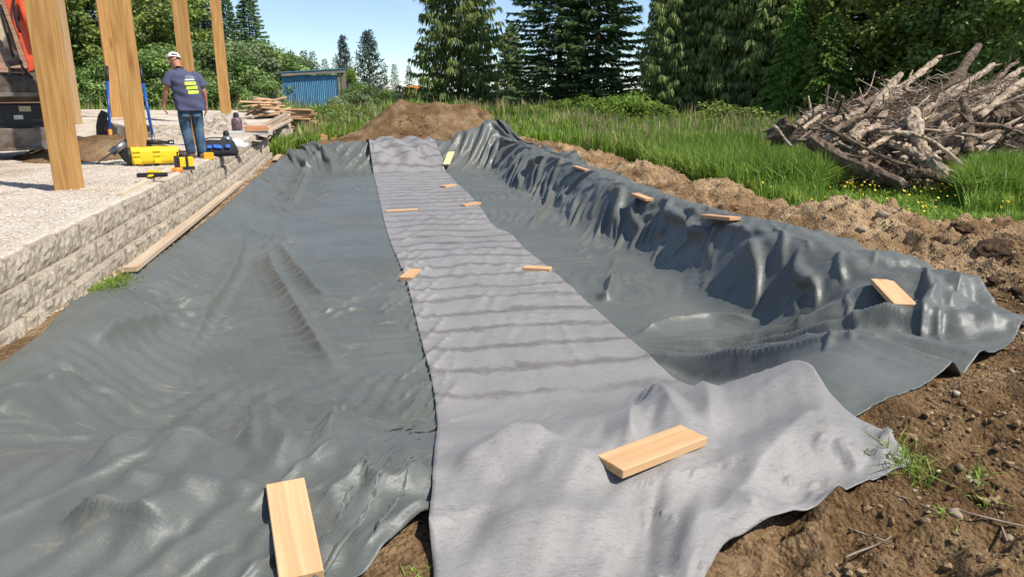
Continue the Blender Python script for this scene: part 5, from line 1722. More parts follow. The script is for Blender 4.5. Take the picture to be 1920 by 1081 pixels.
# ---- meadow grass
def blades(name, x, y, z, h, w, tint, m, seed, lean=0.35):
    r = np.random.RandomState(seed)
    n = len(x)
    a = r.uniform(0, 2 * math.pi, n)
    d = np.stack([np.cos(a), np.sin(a), 0 * a], 1)
    fa = a + math.pi / 2 + r.uniform(-0.5, 0.5, n)
    s = np.stack([np.cos(fa), np.sin(fa), 0 * a], 1) * w[:, None]
    ln = (lean * r.rand(n) ** 1.2)[:, None]
    B = np.stack([x, y, z - 0.03], 1)
    hh = h[:, None]
    m1 = B + d * hh * ln * 0.35 + np.array([0, 0, 1.0]) * hh * 0.55
    tip = B + d * hh * ln * 1.25 + np.array([0, 0, 1.0]) * hh * (1 - 0.35 * ln)
    V = np.stack([B - s * 0.7, B + s * 0.7, m1 + s, m1 - s, tip], 1).reshape(-1, 3)
    k = (np.arange(n) * 5)[:, None]
    F = np.concatenate([k + np.array([0, 1, 2]), k + np.array([0, 2, 3]), k + np.array([3, 2, 4])], 1).reshape(-1, 3)
    o = link(name, np_mesh(name, V, F, False, np.repeat(tint, 3)), None, m)
    o['kind'] = 'stuff'
    return o
def grass_mat(name, stops, trans=0.4):
    m = foliage(name, stops[0][1], stops[-1][1], trans=trans, rough=0.5)
    rp = [q_ for q_ in m.node_tree.nodes if q_.type == 'VALTORGB'][0]
    el = rp.color_ramp.elements
    while len(el) > 1:
        el.remove(el[-1])
    el[0].position = stops[0][0]; el[0].color = (*stops[0][1], 1)
    for p, c in stops[1:]:
        e = el.new(p); e.color = (*c, 1)
    return m
gmat = grass_mat('meadow_grass', [(0, (0.085, 0.15, 0.018)), (0.4, (0.185, 0.30, 0.040)), (0.72, (0.34, 0.46, 0.085)), (0.86, (0.36, 0.35, 0.13)), (1.0, (0.33, 0.24, 0.155))])
def meadow_ok(x, y):
    k = soil_mask(x, y) < 0.35
    k &= ~((x < -2.0) & (y < 31.2))
    k &= ~((np.abs(x - MC[0]) < 3.3) & (np.abs(y - MC[1]) < 1.7))
    k &= ~((x < 4.6) & (y < 23.6))
    # only short turf between the dug earth and the foot of the brush pile
    fwd = x * SY + y * CY; lat = (x * CY - y * SY) / np.maximum(fwd, 0.1) * FPX + 960
    k &= ~((lat > 1545) & (lat < 1815) & (fwd < 12.4))
    k &= ~((lat > 1440) & (fwd > np.interp(lat, [1440, 1500, 1600, 1700, 2050], [16.8, 15.0, 12.6, 11.6, 12.6])) & (fwd < 18.5))
    k &= ~((lat > 1255) & (lat < 2050) & (fwd < 9.3))
    return k
r = np.random.RandomState(41)
n = 215000
rad = 7.5 * (52 / 7.5) ** r.rand(n)
ang = np.radians(r.uniform(-34, 56, n))
x = rad * np.sin(ang); y = rad * np.cos(ang)
k = meadow_ok(x, y)
x, y, rad = x[k], y[k], rad[k]
patch = vnoise(x * 0.35, y * 0.35, 301)
patch2 = vnoise(x * 0.9, y * 0.9, 303)
h = (0.26 + 0.40 * patch + 0.2 * r.rand(len(x))) * (0.6 + 0.5 * patch2) * np.interp(rad, [7, 12, 25, 50], [0.8, 1.0, 1.15, 1.5])
tn = np.clip(0.12 + 0.42 * vnoise(x * 0.5 + 7, y * 0.5, 305) + 0.3 * r.rand(len(x)), 0, 0.74)
brown = (r.rand(len(x)) < 0.12 * vnoise(x * 0.22, y * 0.22, 307) * 1.8) & (rad > 16)
tn = np.where(brown, r.uniform(0.84, 1.0, len(x)), tn)
h = np.where(brown, h * 1.35, h)
o = blades('meadow_grass', x, y, T(x, y), h, 0.0009 * rad * r.uniform(0.6, 1.3, len(x)), tn, gmat, 42)
o['label'] = 'tall green meadow grass'
# rank broad-bladed grass round the brush pile
r = np.random.RandomState(43)
def region_px(n, pts, r):
    """points scattered round ground positions"""
    out = []
    for px, py, sx, sy, k in pts:
        c = onz(px, py, 0.0)
        out.append(np.stack([r.normal(c.x, sx, int(n * k)), r.normal(c.y, sy, int(n * k))], 1))
    return np.concatenate(out)
pt = region_px(9000, [(1345, 318, 0.8, 1.2, 0.7), (1430, 340, 0.7, 0.9, 1.0), (1500, 352, 0.6, 0.7, 0.8), (1575, 365, 0.4, 0.4, 0.15), (1850, 368, 0.6, 0.5, 0.8), (1925, 366, 0.8, 0.6, 0.9), (1270, 300, 0.9, 1.4, 0.4), (1810, 385, 0.4, 0.3, 0.25)], r)
k = soil_mask(pt[:, 0], pt[:, 1]) < 0.4
fw = pt[:, 0] * SY + pt[:, 1] * CY
la = (pt[:, 0] * CY - pt[:, 1] * SY) / np.maximum(fw, 0.1) * FPX + 960
k &= ~((la > 1545) & (la < 1808)) & (la < 2100)
x, y = pt[k, 0], pt[k, 1]
tn = np.clip(0.1 + 0.4 * r.rand(len(x)) + 0.3 * vnoise(x * 1.5, y * 1.5, 309), 0, 0.75)
o = blades('rank_grass', x, y, T(x, y), 0.30 + 0.5 * r.rand(len(x)), r.uniform(0.006, 0.014, len(x)), tn, gmat, 44, 0.8)
o['label'] = 'rank broad-bladed grass round the brush pile'
# short turf and yellow flowers along the earth edge
n = 30000
y = r.uniform(7.2, 13.5, n); x = r.uniform(5.0, 10.5, n)
k = (soil_mask(x, y) < 0.5) & (y < 8.3 + 0.75 * (x - 5.0) + 2.4)
x, y = x[k], y[k]
o = blades('short_grass', x, y, T(x, y), 0.05 + 0.12 * r.rand(len(x)), r.uniform(0.004, 0.010, len(x)), np.clip(0.35 + 0.4 * r.rand(len(x)), 0, 0.78), gmat, 46, 0.7)
o['label'] = 'short bright grass along the edge of the dug earth'
fx_ = []; 
k = r.choice(len(x), 420)
C = np.stack([x[k], y[k], T(x[k], y[k]) + r.uniform(0.12, 0.26, len(k))], 1)
V = []
for j in range(2):
    nrm = unit(r.normal(0, 0.5, (len(k), 3)) + np.array([0, -0.3, 1]))
    D = unit(np.cross(nrm, r.normal(0, 1, (len(k), 3)))); S = np.cross(nrm, D)
    L = r.uniform(0.025, 0.045, len(k))
    V.append(quads(C - D * L[:, None] / 2, D, S, L, L * 0.5))
V = np.concatenate(V)
o = link('yellow_flowers', leaf_mesh('yellow_flowers', V, np.zeros(len(V) // 4)), None, plain('petal_yellow', (0.75, 0.55, 0.03), 0.6))
o['kind'] = 'stuff'; o['label'] = 'small yellow buttercup flowers in the short grass'
# weeds and grass at the wall foot, at the wall gap, at the near end and on the bare earth
def tuft(px, py, n, sx, sy, hmin, hmax, label, seed, w=0.006, lean=0.9, tt=(0.35, 0.74), fn=T, name='grass_tuft'):
    r = np.random.RandomState(seed)
    c = hit(px, py, fn)
    if n < 100:
        sx, sy = sx * 0.5, sy * 0.5
    x = r.normal(c.x, sx, n); y = r.normal(c.y, sy, n)
    o = blades(name, x, y, fn(x, y), r.uniform(hmin, hmax, n), np.full(n, w) * r.uniform(0.6, 1.3, n), r.uniform(tt[0], tt[1], n), gmat, seed, lean)
    if sy > 0.3:
        o['label'] = label
        return o
    del o['kind']
    tag(o, label, 'grass tuft')
    return o
tuft(222, 532, 700, 0.07, 0.16, 0.03, 0.13, 'bright grass tuft at the wall foot by the end of the long board', 51, 0.004)
tuft(180, 545, 60, 0.04, 0.08, 0.05, 0.12, 'sparse green sprigs at the wall foot left of the bright tuft', 52)
tuft(290, 460, 140, 0.06, 0.5, 0.04, 0.12, 'thin green weeds along the wall foot beside the long board', 53)
tuft(400, 372, 130, 0.06, 0.5, 0.04, 0.13, 'thin green weeds at the wall foot beside the far end of the board', 54)
tuft(75, 582, 40, 0.03, 0.04, 0.03, 0.08, 'tiny green sprig on the bare soil by the wall', 55)
tuft(1700, 868, 170, 0.045, 0.04, 0.05, 0.15, 'pale green uprooted grass tuft beside the corner of the grey strip', 56, 0.0028, 1.6, (0.55, 0.82))
tuft(1830, 895, 26, 0.03, 0.03, 0.04, 0.12, 'thin grass sprig on the bare earth, larger one', 57, 0.004, 1.4)
tuft(1850, 935, 16, 0.03, 0.03, 0.04, 0.10, 'thin grass sprig on the bare earth, smaller one', 58, 0.004, 1.4)
tuft(1780, 985, 22, 0.04, 0.04, 0.03, 0.09, 'faint grass sprig on the bare earth next to a pale stone', 60, 0.004, 1.4)
r = np.random.RandomState(59)
x = r.uniform(-0.45, 0.35, 5200); y = r.uniform(1.4, 2.45, 5200)
k = (vnoise(x * 6, y * 6, 311) > 0.40) & (y < np.interp(x, [q_[0] for q_ in NEAR_HEM], [q_[1] for q_ in NEAR_HEM]) - 0.05)
o = blades('thin_turf', x[k], y[k], T(x[k], y[k]), r.uniform(0.02, 0.07, k.sum()), np.full(k.sum(), 0.003), r.uniform(0.3, 0.85, k.sum()), gmat, 61, 1.2)
o['label'] = 'thin trampled turf showing under the liner hem'
wx_ = r.uniform(-2.3, -1.9, 900); wy_ = r.uniform(20.6, 23.6, 900)
o = blades('gap_weeds', wx_, wy_, T(wx_, wy_), r.uniform(0.2, 0.62, 900), r.uniform(0.008, 0.02, 900), r.uniform(0.3, 0.74, 900), gmat, 62, 0.8)
o['label'] = 'tall weeds growing in the gap of the block wall'
x = r.uniform(-2.05, 1.0, 5200); y = r.uniform(24.5, 31, 5200)
k = ~((x < -0.9) & (y < 27.6))
k &= ~((np.abs(x - MC[0]) < 3.0) & (np.abs(y - MC[1]) < 1.7))
o = blades('rough_grass', x[k], y[k], T(x[k], y[k]), r.uniform(0.2, 0.7, k.sum()), r.uniform(0.012, 0.03, k.sum()), r.uniform(0.1, 0.74, k.sum()), gmat, 63, 0.6)
o['label'] = 'rough grass between the lumber stack and the mound'

# ================================================================== LOOSE BOARDS ON THE CLOTH
def surf1(x, y):
    return float(surf(np.array([x]), np.array([y]))[0])
fresh = wood('fresh_board', (0.46, 0.255, 0.115), (0.66, 0.43, 0.235), axis=0, streak=11, rnd=0.06, ring=(0.42, 0.2, 0.08))
yellow_b = wood('yellow_board', (0.62, 0.48, 0.20), (0.74, 0.62, 0.32), axis=0, streak=11, rnd=0.03, knots=False)
red_b = wood('reddish_board', (0.45, 0.24, 0.12), (0.60, 0.36, 0.20), axis=0, streak=11, rnd=0.06)
grey_b = wood('weathered_board', (0.40, 0.29, 0.19), (0.54, 0.42, 0.30), axis=0, streak=9, rnd=0.06)
def board(pxa, pxb, width, thick, m, label, lift=0.0, name='board', L=None, group='loose boards weighting the fabric', fn=None):
    """board lying on the cloth with the middle of its two ends at pixels a and b"""
    fn = fn or (lambda x, y: surf(x, y))
    a = hit(*pxa, fn); b_ = hit(*pxb, fn)
    d = b_ - a
    L = L or d.length
    c = (a + b_) / 2
    x_ = d.normalized()
    # rest on the highest points below it
    h2 = Vector((x_.x, x_.y, 0)).normalized()
    n2 = Vector((-h2.y, h2.x, 0))
    best = -9
    q1 = max(float(fn(np.array([c.x + h2.x * t * L + n2.x * s_ * width]), np.array([c.y + h2.y * t * L + n2.y * s_ * width]))[0]) for t in (-0.48, -0.3, -0.15) for s_ in (-0.4, 0, 0.4)) * 0.6 + 0.4 * float(fn(np.array([c.x - h2.x * 0.3 * L]), np.array([c.y - h2.y * 0.3 * L]))[0])
    q2 = max(float(fn(np.array([c.x + h2.x * t * L + n2.x * s_ * width]), np.array([c.y + h2.y * t * L + n2.y * s_ * width]))[0]) for t in (0.48, 0.3, 0.15) for s_ in (-0.4, 0, 0.4)) * 0.6 + 0.4 * float(fn(np.array([c.x + h2.x * 0.3 * L]), np.array([c.y + h2.y * 0.3 * L]))[0])
    za = q1; zb = q2
    mid = float(fn(np.array([c.x]), np.array([c.y]))[0])
    zc = max((za + zb) / 2, mid - 0.01)
    pitch = max(-0.22, min(0.22, math.atan2(zb - za, L * 0.75)))
    me = plank_mesh(name, L, width, thick)
    me.materials.append(m)
    o = link(name, me)
    o.location = (c.x, c.y, zc + thick * 0.42 - 0.014 + lift)
    o.rotation_euler = Euler((0, -pitch, math.atan2(h2.y, h2.x)), 'XYZ')
    return tag(o, label, 'board', group)
board((536, 918), (566, 1085), 0.135, 0.038, fresh, 'pale board weighting the near hem of the dark liner')
board((1142, 880), (1300, 815), 0.15, 0.038, fresh, 'large pale board weighting the rumpled near end of the grey strip')
board((1652, 527), (1698, 572), 0.15, 0.036, fresh, 'tilted pale board on the bank by the folded corner of the liner')
board((1322, 417), (1378, 416), 0.14, 0.036, red_b, 'pale board lying across the bank crest near the spoil')
board((1190, 373), (1218, 378), 0.12, 0.036, red_b, 'small reddish board on the middle of the bank crest')
board((1078, 316), (1102, 320), 0.10, 0.036, red_b, 'narrow dark-ended board on the far part of the bank crest')
board((983, 502), (1033, 507), 0.13, 0.042, fresh, 'short pale block of wood at the right edge of the grey strip')
board((760, 525), (780, 508), 0.14, 0.042, fresh, 'short board with a dark end at the left edge of the grey strip')
board((723, 396), (783, 393), 0.09, 0.038, fresh, 'thin long board lying across the left half of the grey strip')
board((868, 386), (898, 381), 0.13, 0.04, red_b, 'short reddish board with a dark end on the right edge of the strip')
board((830, 351), (852, 347), 0.16, 0.042, red_b, 'small reddish board lying near the far end of the strip')
board((837, 318), (846, 286), 0.17, 0.04, yellow_b, 'yellow board propped on the far slope beside the strip', lift=0.03)
board((516, 302), (537, 275), 0.13, 0.03, grey_b, 'long weathered board at the far left corner of the liner', lift=0.02)
lb = board((246, 512), (452, 346), 0.11, 0.05, grey_b, 'very long weathered board laid along the liner edge beside the wall', lift=0.035)

# ================================================================== LUMBER STACKS AT THE WALL END
lum = wood('lumber', (0.46, 0.27, 0.14), (0.62, 0.42, 0.25), axis=0, streak=10, rnd=0.2)
lum2 = wood('lumber_grey', (0.30, 0.22, 0.15), (0.46, 0.36, 0.27), axis=0, streak=10, rnd=0.2)
rr = random.Random(77)
pl_me = []
for L, w, t in ((1.25, 0.14, 0.045), (1.05, 0.10, 0.045), (1.4, 0.18, 0.04), (0.8, 0.09, 0.045)):
    me = plank_mesh('plank', L, w, t)
    me.materials.append(lum)
    pl_me.append((me, L, w, t))
pl_me2 = []
for me, L, w, t in pl_me:
    m2 = me.copy(); m2.materials.clear(); m2.materials.append(lum2)
    pl_me2.append((m2, L, w, t))
def lay(c, rz, ry, me, label, group):
    o = link('lumber_plank', me)
    o.location = c
    o.rotation_euler = (rr.uniform(-0.12, 0.12), ry, rz)
    return tag(o, label, 'plank', group)
base2 = onz(566, 259, -0.1)
for lvl in range(15):
    for k in range(3):
        me, L, w, t = pl_me[rr.choice([0, 0, 1, 2])]
        lay((base2.x + rr.uniform(-0.16, 0.16) - 0.02 * lvl, base2.y + 0.12 + 0.15 * k + rr.uniform(-0.03, 0.03), 0.06 + 0.062 * lvl + rr.uniform(0, 0.01)), rr.uniform(-0.12, 0.12) - 0.08, rr.uniform(-0.03, 0.06), me,
            'sawn pale plank in the tidy stack beside the wall end', 'planks of the tidy lumber stack')
b1 = dep(507, 233, 24.0)
for k in range(26):
    f = k / 26
    me, L, w, t = (pl_me if rr.random() < 0.45 else pl_me2)[rr.choice([0, 1, 1, 3])]
    zz = float(pad_h(-3, b1.y))
    lay((b1.x - 0.1 + rr.uniform(-0.40, 0.42) * (1 - f * 0.55), b1.y + rr.uniform(-0.6, 0.6), zz + 0.06 + 0.60 * f), 0.75 + rr.uniform(-0.5, 0.5), rr.uniform(-0.42, 0.1), me,
        'scrap plank in the jumbled heap on top of the wall end', 'planks of the jumbled lumber heap')
o = lay(dep(497, 206, 24.0), 1.2, -0.9, pl_me[3][0], 'short plank sticking up at the top of the jumbled heap', None)
for k, (pa, pb, dz) in enumerate((((486, 246), (540, 218), 0.10), ((500, 247), (545, 224), 0.05), ((484, 240), (535, 214), 0.16))):
    a = aty(*pa, 20.6); b_ = aty(*pb, 25.4)
    me = plank_mesh('cap_board', (b_ - a).length, 0.15, 0.06); me.materials.append(lum2)
    o = link('cap_board', me)
    o.location = (a + b_) / 2
    d = (b_ - a)
    o.rotation_euler = (0, -math.asin(d.z / d.length), math.atan2(d.y, d.x))
    tag(o, 'long weathered board bridging the gap in the block wall', 'board', 'boards bridging the wall gap')

# ================================================================== TOOLS ON THE PAD
def face_cam(p):
    return math.atan2(-p.x, p.y)
yel = plain('yellow_plastic', (0.72, 0.50, 0.02), 0.4, var=0.06, bump=0.05)
dblk = plain('black_plastic', (0.02, 0.02, 0.022), 0.5, var=0.2)
gry = plain('grey_metal', (0.26, 0.25, 0.24), 0.35, 0.7)
blue = plain('blue_fibreglass', (0.014, 0.075, 0.30), 0.35, var=0.08)
orange_p = plain('orange_plastic', (0.65, 0.20, 0.02), 0.45)
# yellow hard case lying on its side
q = onpad(287, 313)
case = thing('yellow_case', 'long yellow plastic hard case lying on the gravel by the post', 'tool case', (q.x, q.y + 0.16, q.z), face_cam(q) + 0.10)
bm = bmesh.new()
prof = []
for k in range(20):
    a = 2 * math.pi * k / 20
    ca, sa = math.cos(a), math.sin(a)
    prof.append((0.16 * math.copysign(abs(ca) ** 0.6, ca), 0.185 + 0.155 * math.copysign(abs(sa) ** 0.6, sa)))
xs_ = [-0.43, -0.41, -0.18, 0.10, 0.16, 0.40, 0.43]
sc = [0.86, 1, 1, 1, 0.97, 0.93, 0.84]
rings = [[bm.verts.new((x_, p[0] * s_, 0.185 + (p[1] - 0.185) * s_)) for p in prof] for x_, s_ in zip(xs_, sc)]
for a, b_ in zip(rings, rings[1:]):
    for k in range(20):
        bm.faces.new((a[k], a[(k + 1) % 20], b_[(k + 1) % 20], b_[k]))
bm.faces.new(rings[0][::-1]); bm.faces.new(rings[-1])
bm_link('shell', bm, yel, case, False)
for cx in (-0.33, 0.03):
    for cz in (0.20, 0.27, 0.10):
        bm = bmesh.new()
        bx(bm, (cx, -0.158, cz), (0.13, 0.03, 0.03 if cz > 0.15 else 0.07))
        bm_link('rib', bm, yel, case, bevel=0.006)
bm = bmesh.new(); bx(bm, (-0.15, 0, 0.35), (0.24, 0.05, 0.035)); bm_link('handle', bm, dblk, case, bevel=0.01, seg=2)
bm = bmesh.new(); bx(bm, (-0.08, -0.10, 0.03), (0.26, 0.05, 0.04)); bm_link('foot', bm, dblk, case, bevel=0.006)
bm = bmesh.new(); bx(bm, (0.36, -0.11, 0.03), (0.07, 0.05, 0.04)); bm_link('foot', bm, dblk, case, bevel=0.006)
bm = bmesh.new(); cyl(bm, (-0.50, 0.02, 0.17), (-0.42, 0.02, 0.17), 0.17, 0.165, 20); bm_link('end_cap', bm, dblk, case, True)
case.scale = (0.74, 0.85, 0.85)
# black power tool on the case
tp = thing('cordless_tool', 'black cordless tool lying on top of the yellow case', 'power tool', (q.x, q.y + 0.18, q.z + 0.30), face_cam(q))
tp.scale = (0.8, 0.8, 0.8)
bm = bmesh.new(); cyl(bm, (-0.10, 0, 0.06), (0.14, 0, 0.055), 0.045, 0.04, 14); bm_link('motor_body', bm, dblk, tp, True)
bm = bmesh.new(); cyl(bm, (-0.2, 0, 0.06), (-0.10, 0, 0.06), 0.03, 0.035, 12); bm_link('nose', bm, gry, tp, True)
bm = bmesh.new(); bx(bm, (0.20, 0, 0.055), (0.16, 0.05, 0.045), Euler((0, 0.1, 0))); bm_link('grip', bm, dblk, tp, bevel=0.012, seg=2)
bm = bmesh.new(); bx(bm, (0.30, 0, 0.05), (0.10, 0.08, 0.08)); bm_link('battery', bm, dblk, tp, bevel=0.01, seg=2)
bm = bmesh.new(); bx(bm, (0.30, -0.042, 0.05), (0.06, 0.006, 0.03)); bm_link('battery_label', bm, plain('label_grey', (0.4, 0.42, 0.45), 0.5), tp)
# rotary hammer
a = onpad(197, 312); b_ = onpad(236, 306)
rh = thing('rotary_hammer', 'grey rotary hammer with a long drill bit resting on the soil heap', 'power tool', (b_.x, b_.y + 0.1, b_.z), face_cam(b_))
bm = bmesh.new(); cyl(bm, (-0.20, -0.05, 0.16), (0.0, 0.0, 0.30), 0.055, 0.065, 14); bm_link('hammer_body', bm, gry, rh, True)
bm = bmesh.new(); cyl(bm, (0.0, 0.0, 0.30), (0.06, 0.0, 0.36), 0.05, 0.035, 14); bm_link('tail_grip', bm, dblk, rh, True)
bm = bmesh.new(); bx(bm, (-0.03, 0.02, 0.14), (0.14, 0.10, 0.24), Euler((0, -0.5, 0))); bm_link('motor_housing', bm, dblk, rh, bevel=0.03, seg=2)
bm = bmesh.new(); cyl(bm, (-0.42, -0.1, 0.015), (-0.20, -0.05, 0.16), 0.010, 0.012, 8); bm_link('drill_bit', bm, gry, rh, True)
# laser level in its cage
q = onpad(344, 320)
ll = thing('laser_level', 'yellow and black laser level standing on the wall top', 'laser level', (q.x, q.y + 0.1, q.z), face_cam(q) + 0.25)
bm = bmesh.new(); bx(bm, (0, 0, 0.135), (0.27, 0.22, 0.17)); bm_link('housing', bm, yel, ll, bevel=0.02, seg=2)
bm = bmesh.new(); bx(bm, (0, 0, 0.035), (0.29, 0.235, 0.07)); bm_link('base', bm, dblk, ll, bevel=0.015, seg=2)
bm = bmesh.new(); cyl(bm, (0, 0, 0.22), (0, 0, 0.27), 0.085, 0.07, 18); bm_link('laser_head', bm, dblk, ll, True)
bm = bmesh.new(); bx(bm, (0, 0, 0.295), (0.2, 0.03, 0.02)); bx(bm, (-0.1, 0, 0.26), (0.02, 0.03, 0.08)); bx(bm, (0.1, 0, 0.26), (0.02, 0.03, 0.08)); bm_link('carry_handle', bm, dblk, ll)
bm = bmesh.new(); bx(bm, (-0.125, -0.02, 0.14), (0.05, 0.21, 0.19)); bm_link('corner_bumper', bm, dblk, ll, bevel=0.01)
bm = bmesh.new(); bx(bm, (0.02, -0.108, 0.135), (0.045, 0.02, 0.175)); bm_link('front_bumper', bm, dblk, ll, bevel=0.005)
ll.scale = (0.78, 0.78, 0.85)
# stake with clamp
a = onpad(226, 369); b_ = onpad(322, 322)
me = plank_mesh('wooden_stake', (b_ - a).length, 0.07, 0.045); me.materials.append(wood('stake_wood', (0.42, 0.34, 0.23), (0.56, 0.47, 0.35), axis=0, streak=12, knots=False))
o = link('wooden_stake', me); o.location = (a + b_) / 2 + Vector((0, 0, 0.035)); o.rotation_euler = (0, -0.01, math.atan2(b_.y - a.y, b_.x - a.x))
tag(o, 'pale wooden stake lying on the gravel along the wall top', 'stake')
q = onpad(288, 341)
cl = thing('bar_clamp', 'yellow and black bar clamp lying across the wooden stake', 'clamp', (q.x, q.y, q.z + 0.07), math.atan2(b_.y - a.y, b_.x - a.x))
bm = bmesh.new(); bx(bm, (0.12, 0, 0.02), (0.55, 0.05, 0.02)); bm_link('bar', bm, yel, cl, bevel=0.004)
bm = bmesh.new(); bx(bm, (-0.02, 0.0, 0.02), (0.07, 0.34, 0.05)); bm_link('jaw', bm, dblk, cl, bevel=0.012, seg=2)
bm = bmesh.new(); bx(bm, (0.09, 0.02, 0.035), (0.14, 0.10, 0.06)); bm_link('jaw_block', bm, yel, cl, bevel=0.012, seg=2)
q = onpad(336, 322)
ch = thing('chisel', 'orange-handled chisel lying on the wall edge by the laser level', 'chisel', (q.x, q.y - 0.05, q.z + 0.03), face_cam(q))
bm = bmesh.new(); cyl(bm, (-0.10, 0, 0), (0.06, 0, 0), 0.035, 0.04, 10); bm_link('handle', bm, orange_p, ch, True)
bm = bmesh.new(); bx(bm, (0.14, 0, 0), (0.16, 0.03, 0.008)); bm_link('blade', bm, gry, ch)
# tool bag
q = onpad(405, 293)
tb = thing('tool_bag', 'black tool bag with blue pockets on the wall top', 'tool bag', (q.x, q.y + 0.14, q.z), face_cam(q) + 0.1)
bm = bmesh.new()
prof = [(-0.15, 0.0), (-0.17, 0.08), (-0.13, 0.20), (-0.05, 0.265), (0.05, 0.265), (0.13, 0.20), (0.17, 0.08), (0.15, 0.0)]
secs = [(-0.31, 0.72), (-0.28, 0.95), (-0.1, 1.03), (0.1, 0.98), (0.28, 0.93), (0.31, 0.7)]
rings = [[bm.verts.new((x_, p[0] * s_, p[1] * s_)) for p in prof] for x_, s_ in secs]
for a_, b2 in zip(rings, rings[1:]):
    for k in range(8):
        bm.faces.new((a_[k], a_[(k + 1) % 8], b2[(k + 1) % 8], b2[k]))
bm.faces.new(rings[0][::-1]); bm.faces.new(rings[-1])
bm_link('bag_body', bm, plain('black_canvas', (0.022, 0.022, 0.026), 0.85, bump=0.3), tb, True)
bluec = plain('blue_canvas', (0.03, 0.13, 0.45), 0.7)
for cx, w_ in ((-0.13, 0.08), (0.0, 0.14), (0.16, 0.08)):
    bm = bmesh.new(); bx(bm, (cx, -0.165, 0.165), (w_, 0.03, 0.06), Euler((-0.35, 0.15 if w_ > 0.1 else 0, 0))); bm_link('pocket', bm, bluec, tb, bevel=0.008)
tt = np.linspace(0, math.pi, 12)
tube('carry_strap', np.stack([-0.22 * np.cos(tt) - 0.02, 0 * tt - 0.05, 0.24 + 0.07 * np.sin(tt)], 1), np.full(12, 0.011), dblk, tb, 6)
q = onpad(391, 299)
bm = bmesh.new(); bx(bm, (0, 0, 0.055), (0.15, 0.10, 0.11))
o = bm_link('small_box', bm, plain('amber_plastic', (0.75, 0.38, 0.02), 0.45), None, bevel=0.012, seg=2)
o.location = (q.x, q.y + 0.05, q.z); o.rotation_euler = (0, 0, face_cam(q)); tag(o, 'small amber-yellow plastic box in front of the tool bag', 'box')
# grey growler bottle
def lathe(bm, prof, seg=20):
    rings = [[bm.verts.new((r_ * math.cos(2 * math.pi * k / seg), r_ * math.sin(2 * math.pi * k / seg), z_)) for k in range(seg)] for r_, z_ in prof]
    for a_, b2 in zip(rings, rings[1:]):
        for k in range(seg):
            bm.faces.new((a_[k], a_[(k + 1) % seg], b2[(k + 1) % seg], b2[k]))
    bm.faces.new(rings[0][::-1]); bm.faces.new(rings[-1])
def bottle(name, label, p, s, m, capm):
    t = thing(name, label, 'bottle', p)
    bm = bmesh.new(); lathe(bm, [(0.085 * s, 0), (0.09 * s, 0.01), (0.09 * s, 0.17 * s), (0.08 * s, 0.20 * s), (0.045 * s, 0.235 * s)]); bm_link('flask', bm, m, t, True)
    bm = bmesh.new(); lathe(bm, [(0.045 * s, 0.23 * s), (0.048 * s, 0.235 * s), (0.048 * s, 0.285 * s), (0.03 * s, 0.295 * s)]); bm_link('cap', bm, capm, t, True)
    bm = bmesh.new(); bx(bm, (0, 0, 0.30 * s), (0.07 * s, 0.02 * s, 0.02 * s)); bm_link('cap_loop', bm, capm, t, bevel=0.003)
    return t
q = onpad(421, 284)
bottle('metal_bottle', 'grey steel drink bottle with black cap behind the tool bag', (q.x, q.y + 0.35, q.z), 1.15, plain('bottle_grey', (0.20, 0.20, 0.20), 0.35, 0.6), dblk)
# rag
q = onpad(437, 277)
n = 22
u = np.linspace(-1, 1, n)
A, B = np.meshgrid(u, u)
zz = 0.17 * np.clip(1 - 0.7 * np.hypot(A, B), 0, 1) + 0.05 * fbm(A * 2.3, B * 2.3, 3, 401) * np.clip(1.2 - np.hypot(A, B), 0, 1) + 0.02
o = link('white_rag', np_mesh('white_rag', np.stack([A.ravel() * 0.26 * (1 + 0.2 * fbm(B * 2, A * 0 + 1, 2, 9).ravel()), B.ravel() * 0.22, zz.ravel()], 1), grid_faces(n, n)), None, plain('white_cotton', (0.72, 0.72, 0.73), 0.9))
o.location = (q.x, q.y + 0.1, q.z); tag(o, 'crumpled white rag on the wall beside the tool bag', 'rag')
# slab, bottle and copper coloured offcut further along the wall
q = aty(478, 255, 18.2)
slab_o = thing('cap_slab', 'flat pale concrete cap slab overhanging the wall top', 'slab', (q.x - 0.15, 18.4, float(pad_h(-2.3, 18.4))), 0.25)
bm = bmesh.new(); bx(bm, (0, 0, 0.05), (0.95, 0.5, 0.09)); bm_link('slab_top', bm, plain('pale_concrete', (0.46, 0.44, 0.40), 0.9, bump=0.4, scale=18), slab_o, bevel=0.008)
q2 = Vector((q.x - 0.42, 18.5, slab_o.location.z + 0.09))
bottle('patterned_bottle', 'dark patterned drink bottle on the cap slab', q2, 1.35, mat('bottle_pattern', [(0.42, (0.03, 0.02, 0.025)), (0.55, (0.22, 0.13, 0.15))], scale=40, rough=0.4), dblk)
me = plank_mesh('copper_offcut', 0.52, 0.16, 0.12); me.materials.append(wood('copper_wood', (0.44, 0.19, 0.09), (0.62, 0.33, 0.18), axis=0, streak=8, knots=False))
o = link('wood_offcut', me); o.location = (q.x + 0.05, 18.25, slab_o.location.z + 0.155); o.rotation_euler = (0, 0, 0.2); tag(o, 'coppery wood offcut lying on the cap slab', 'offcut')
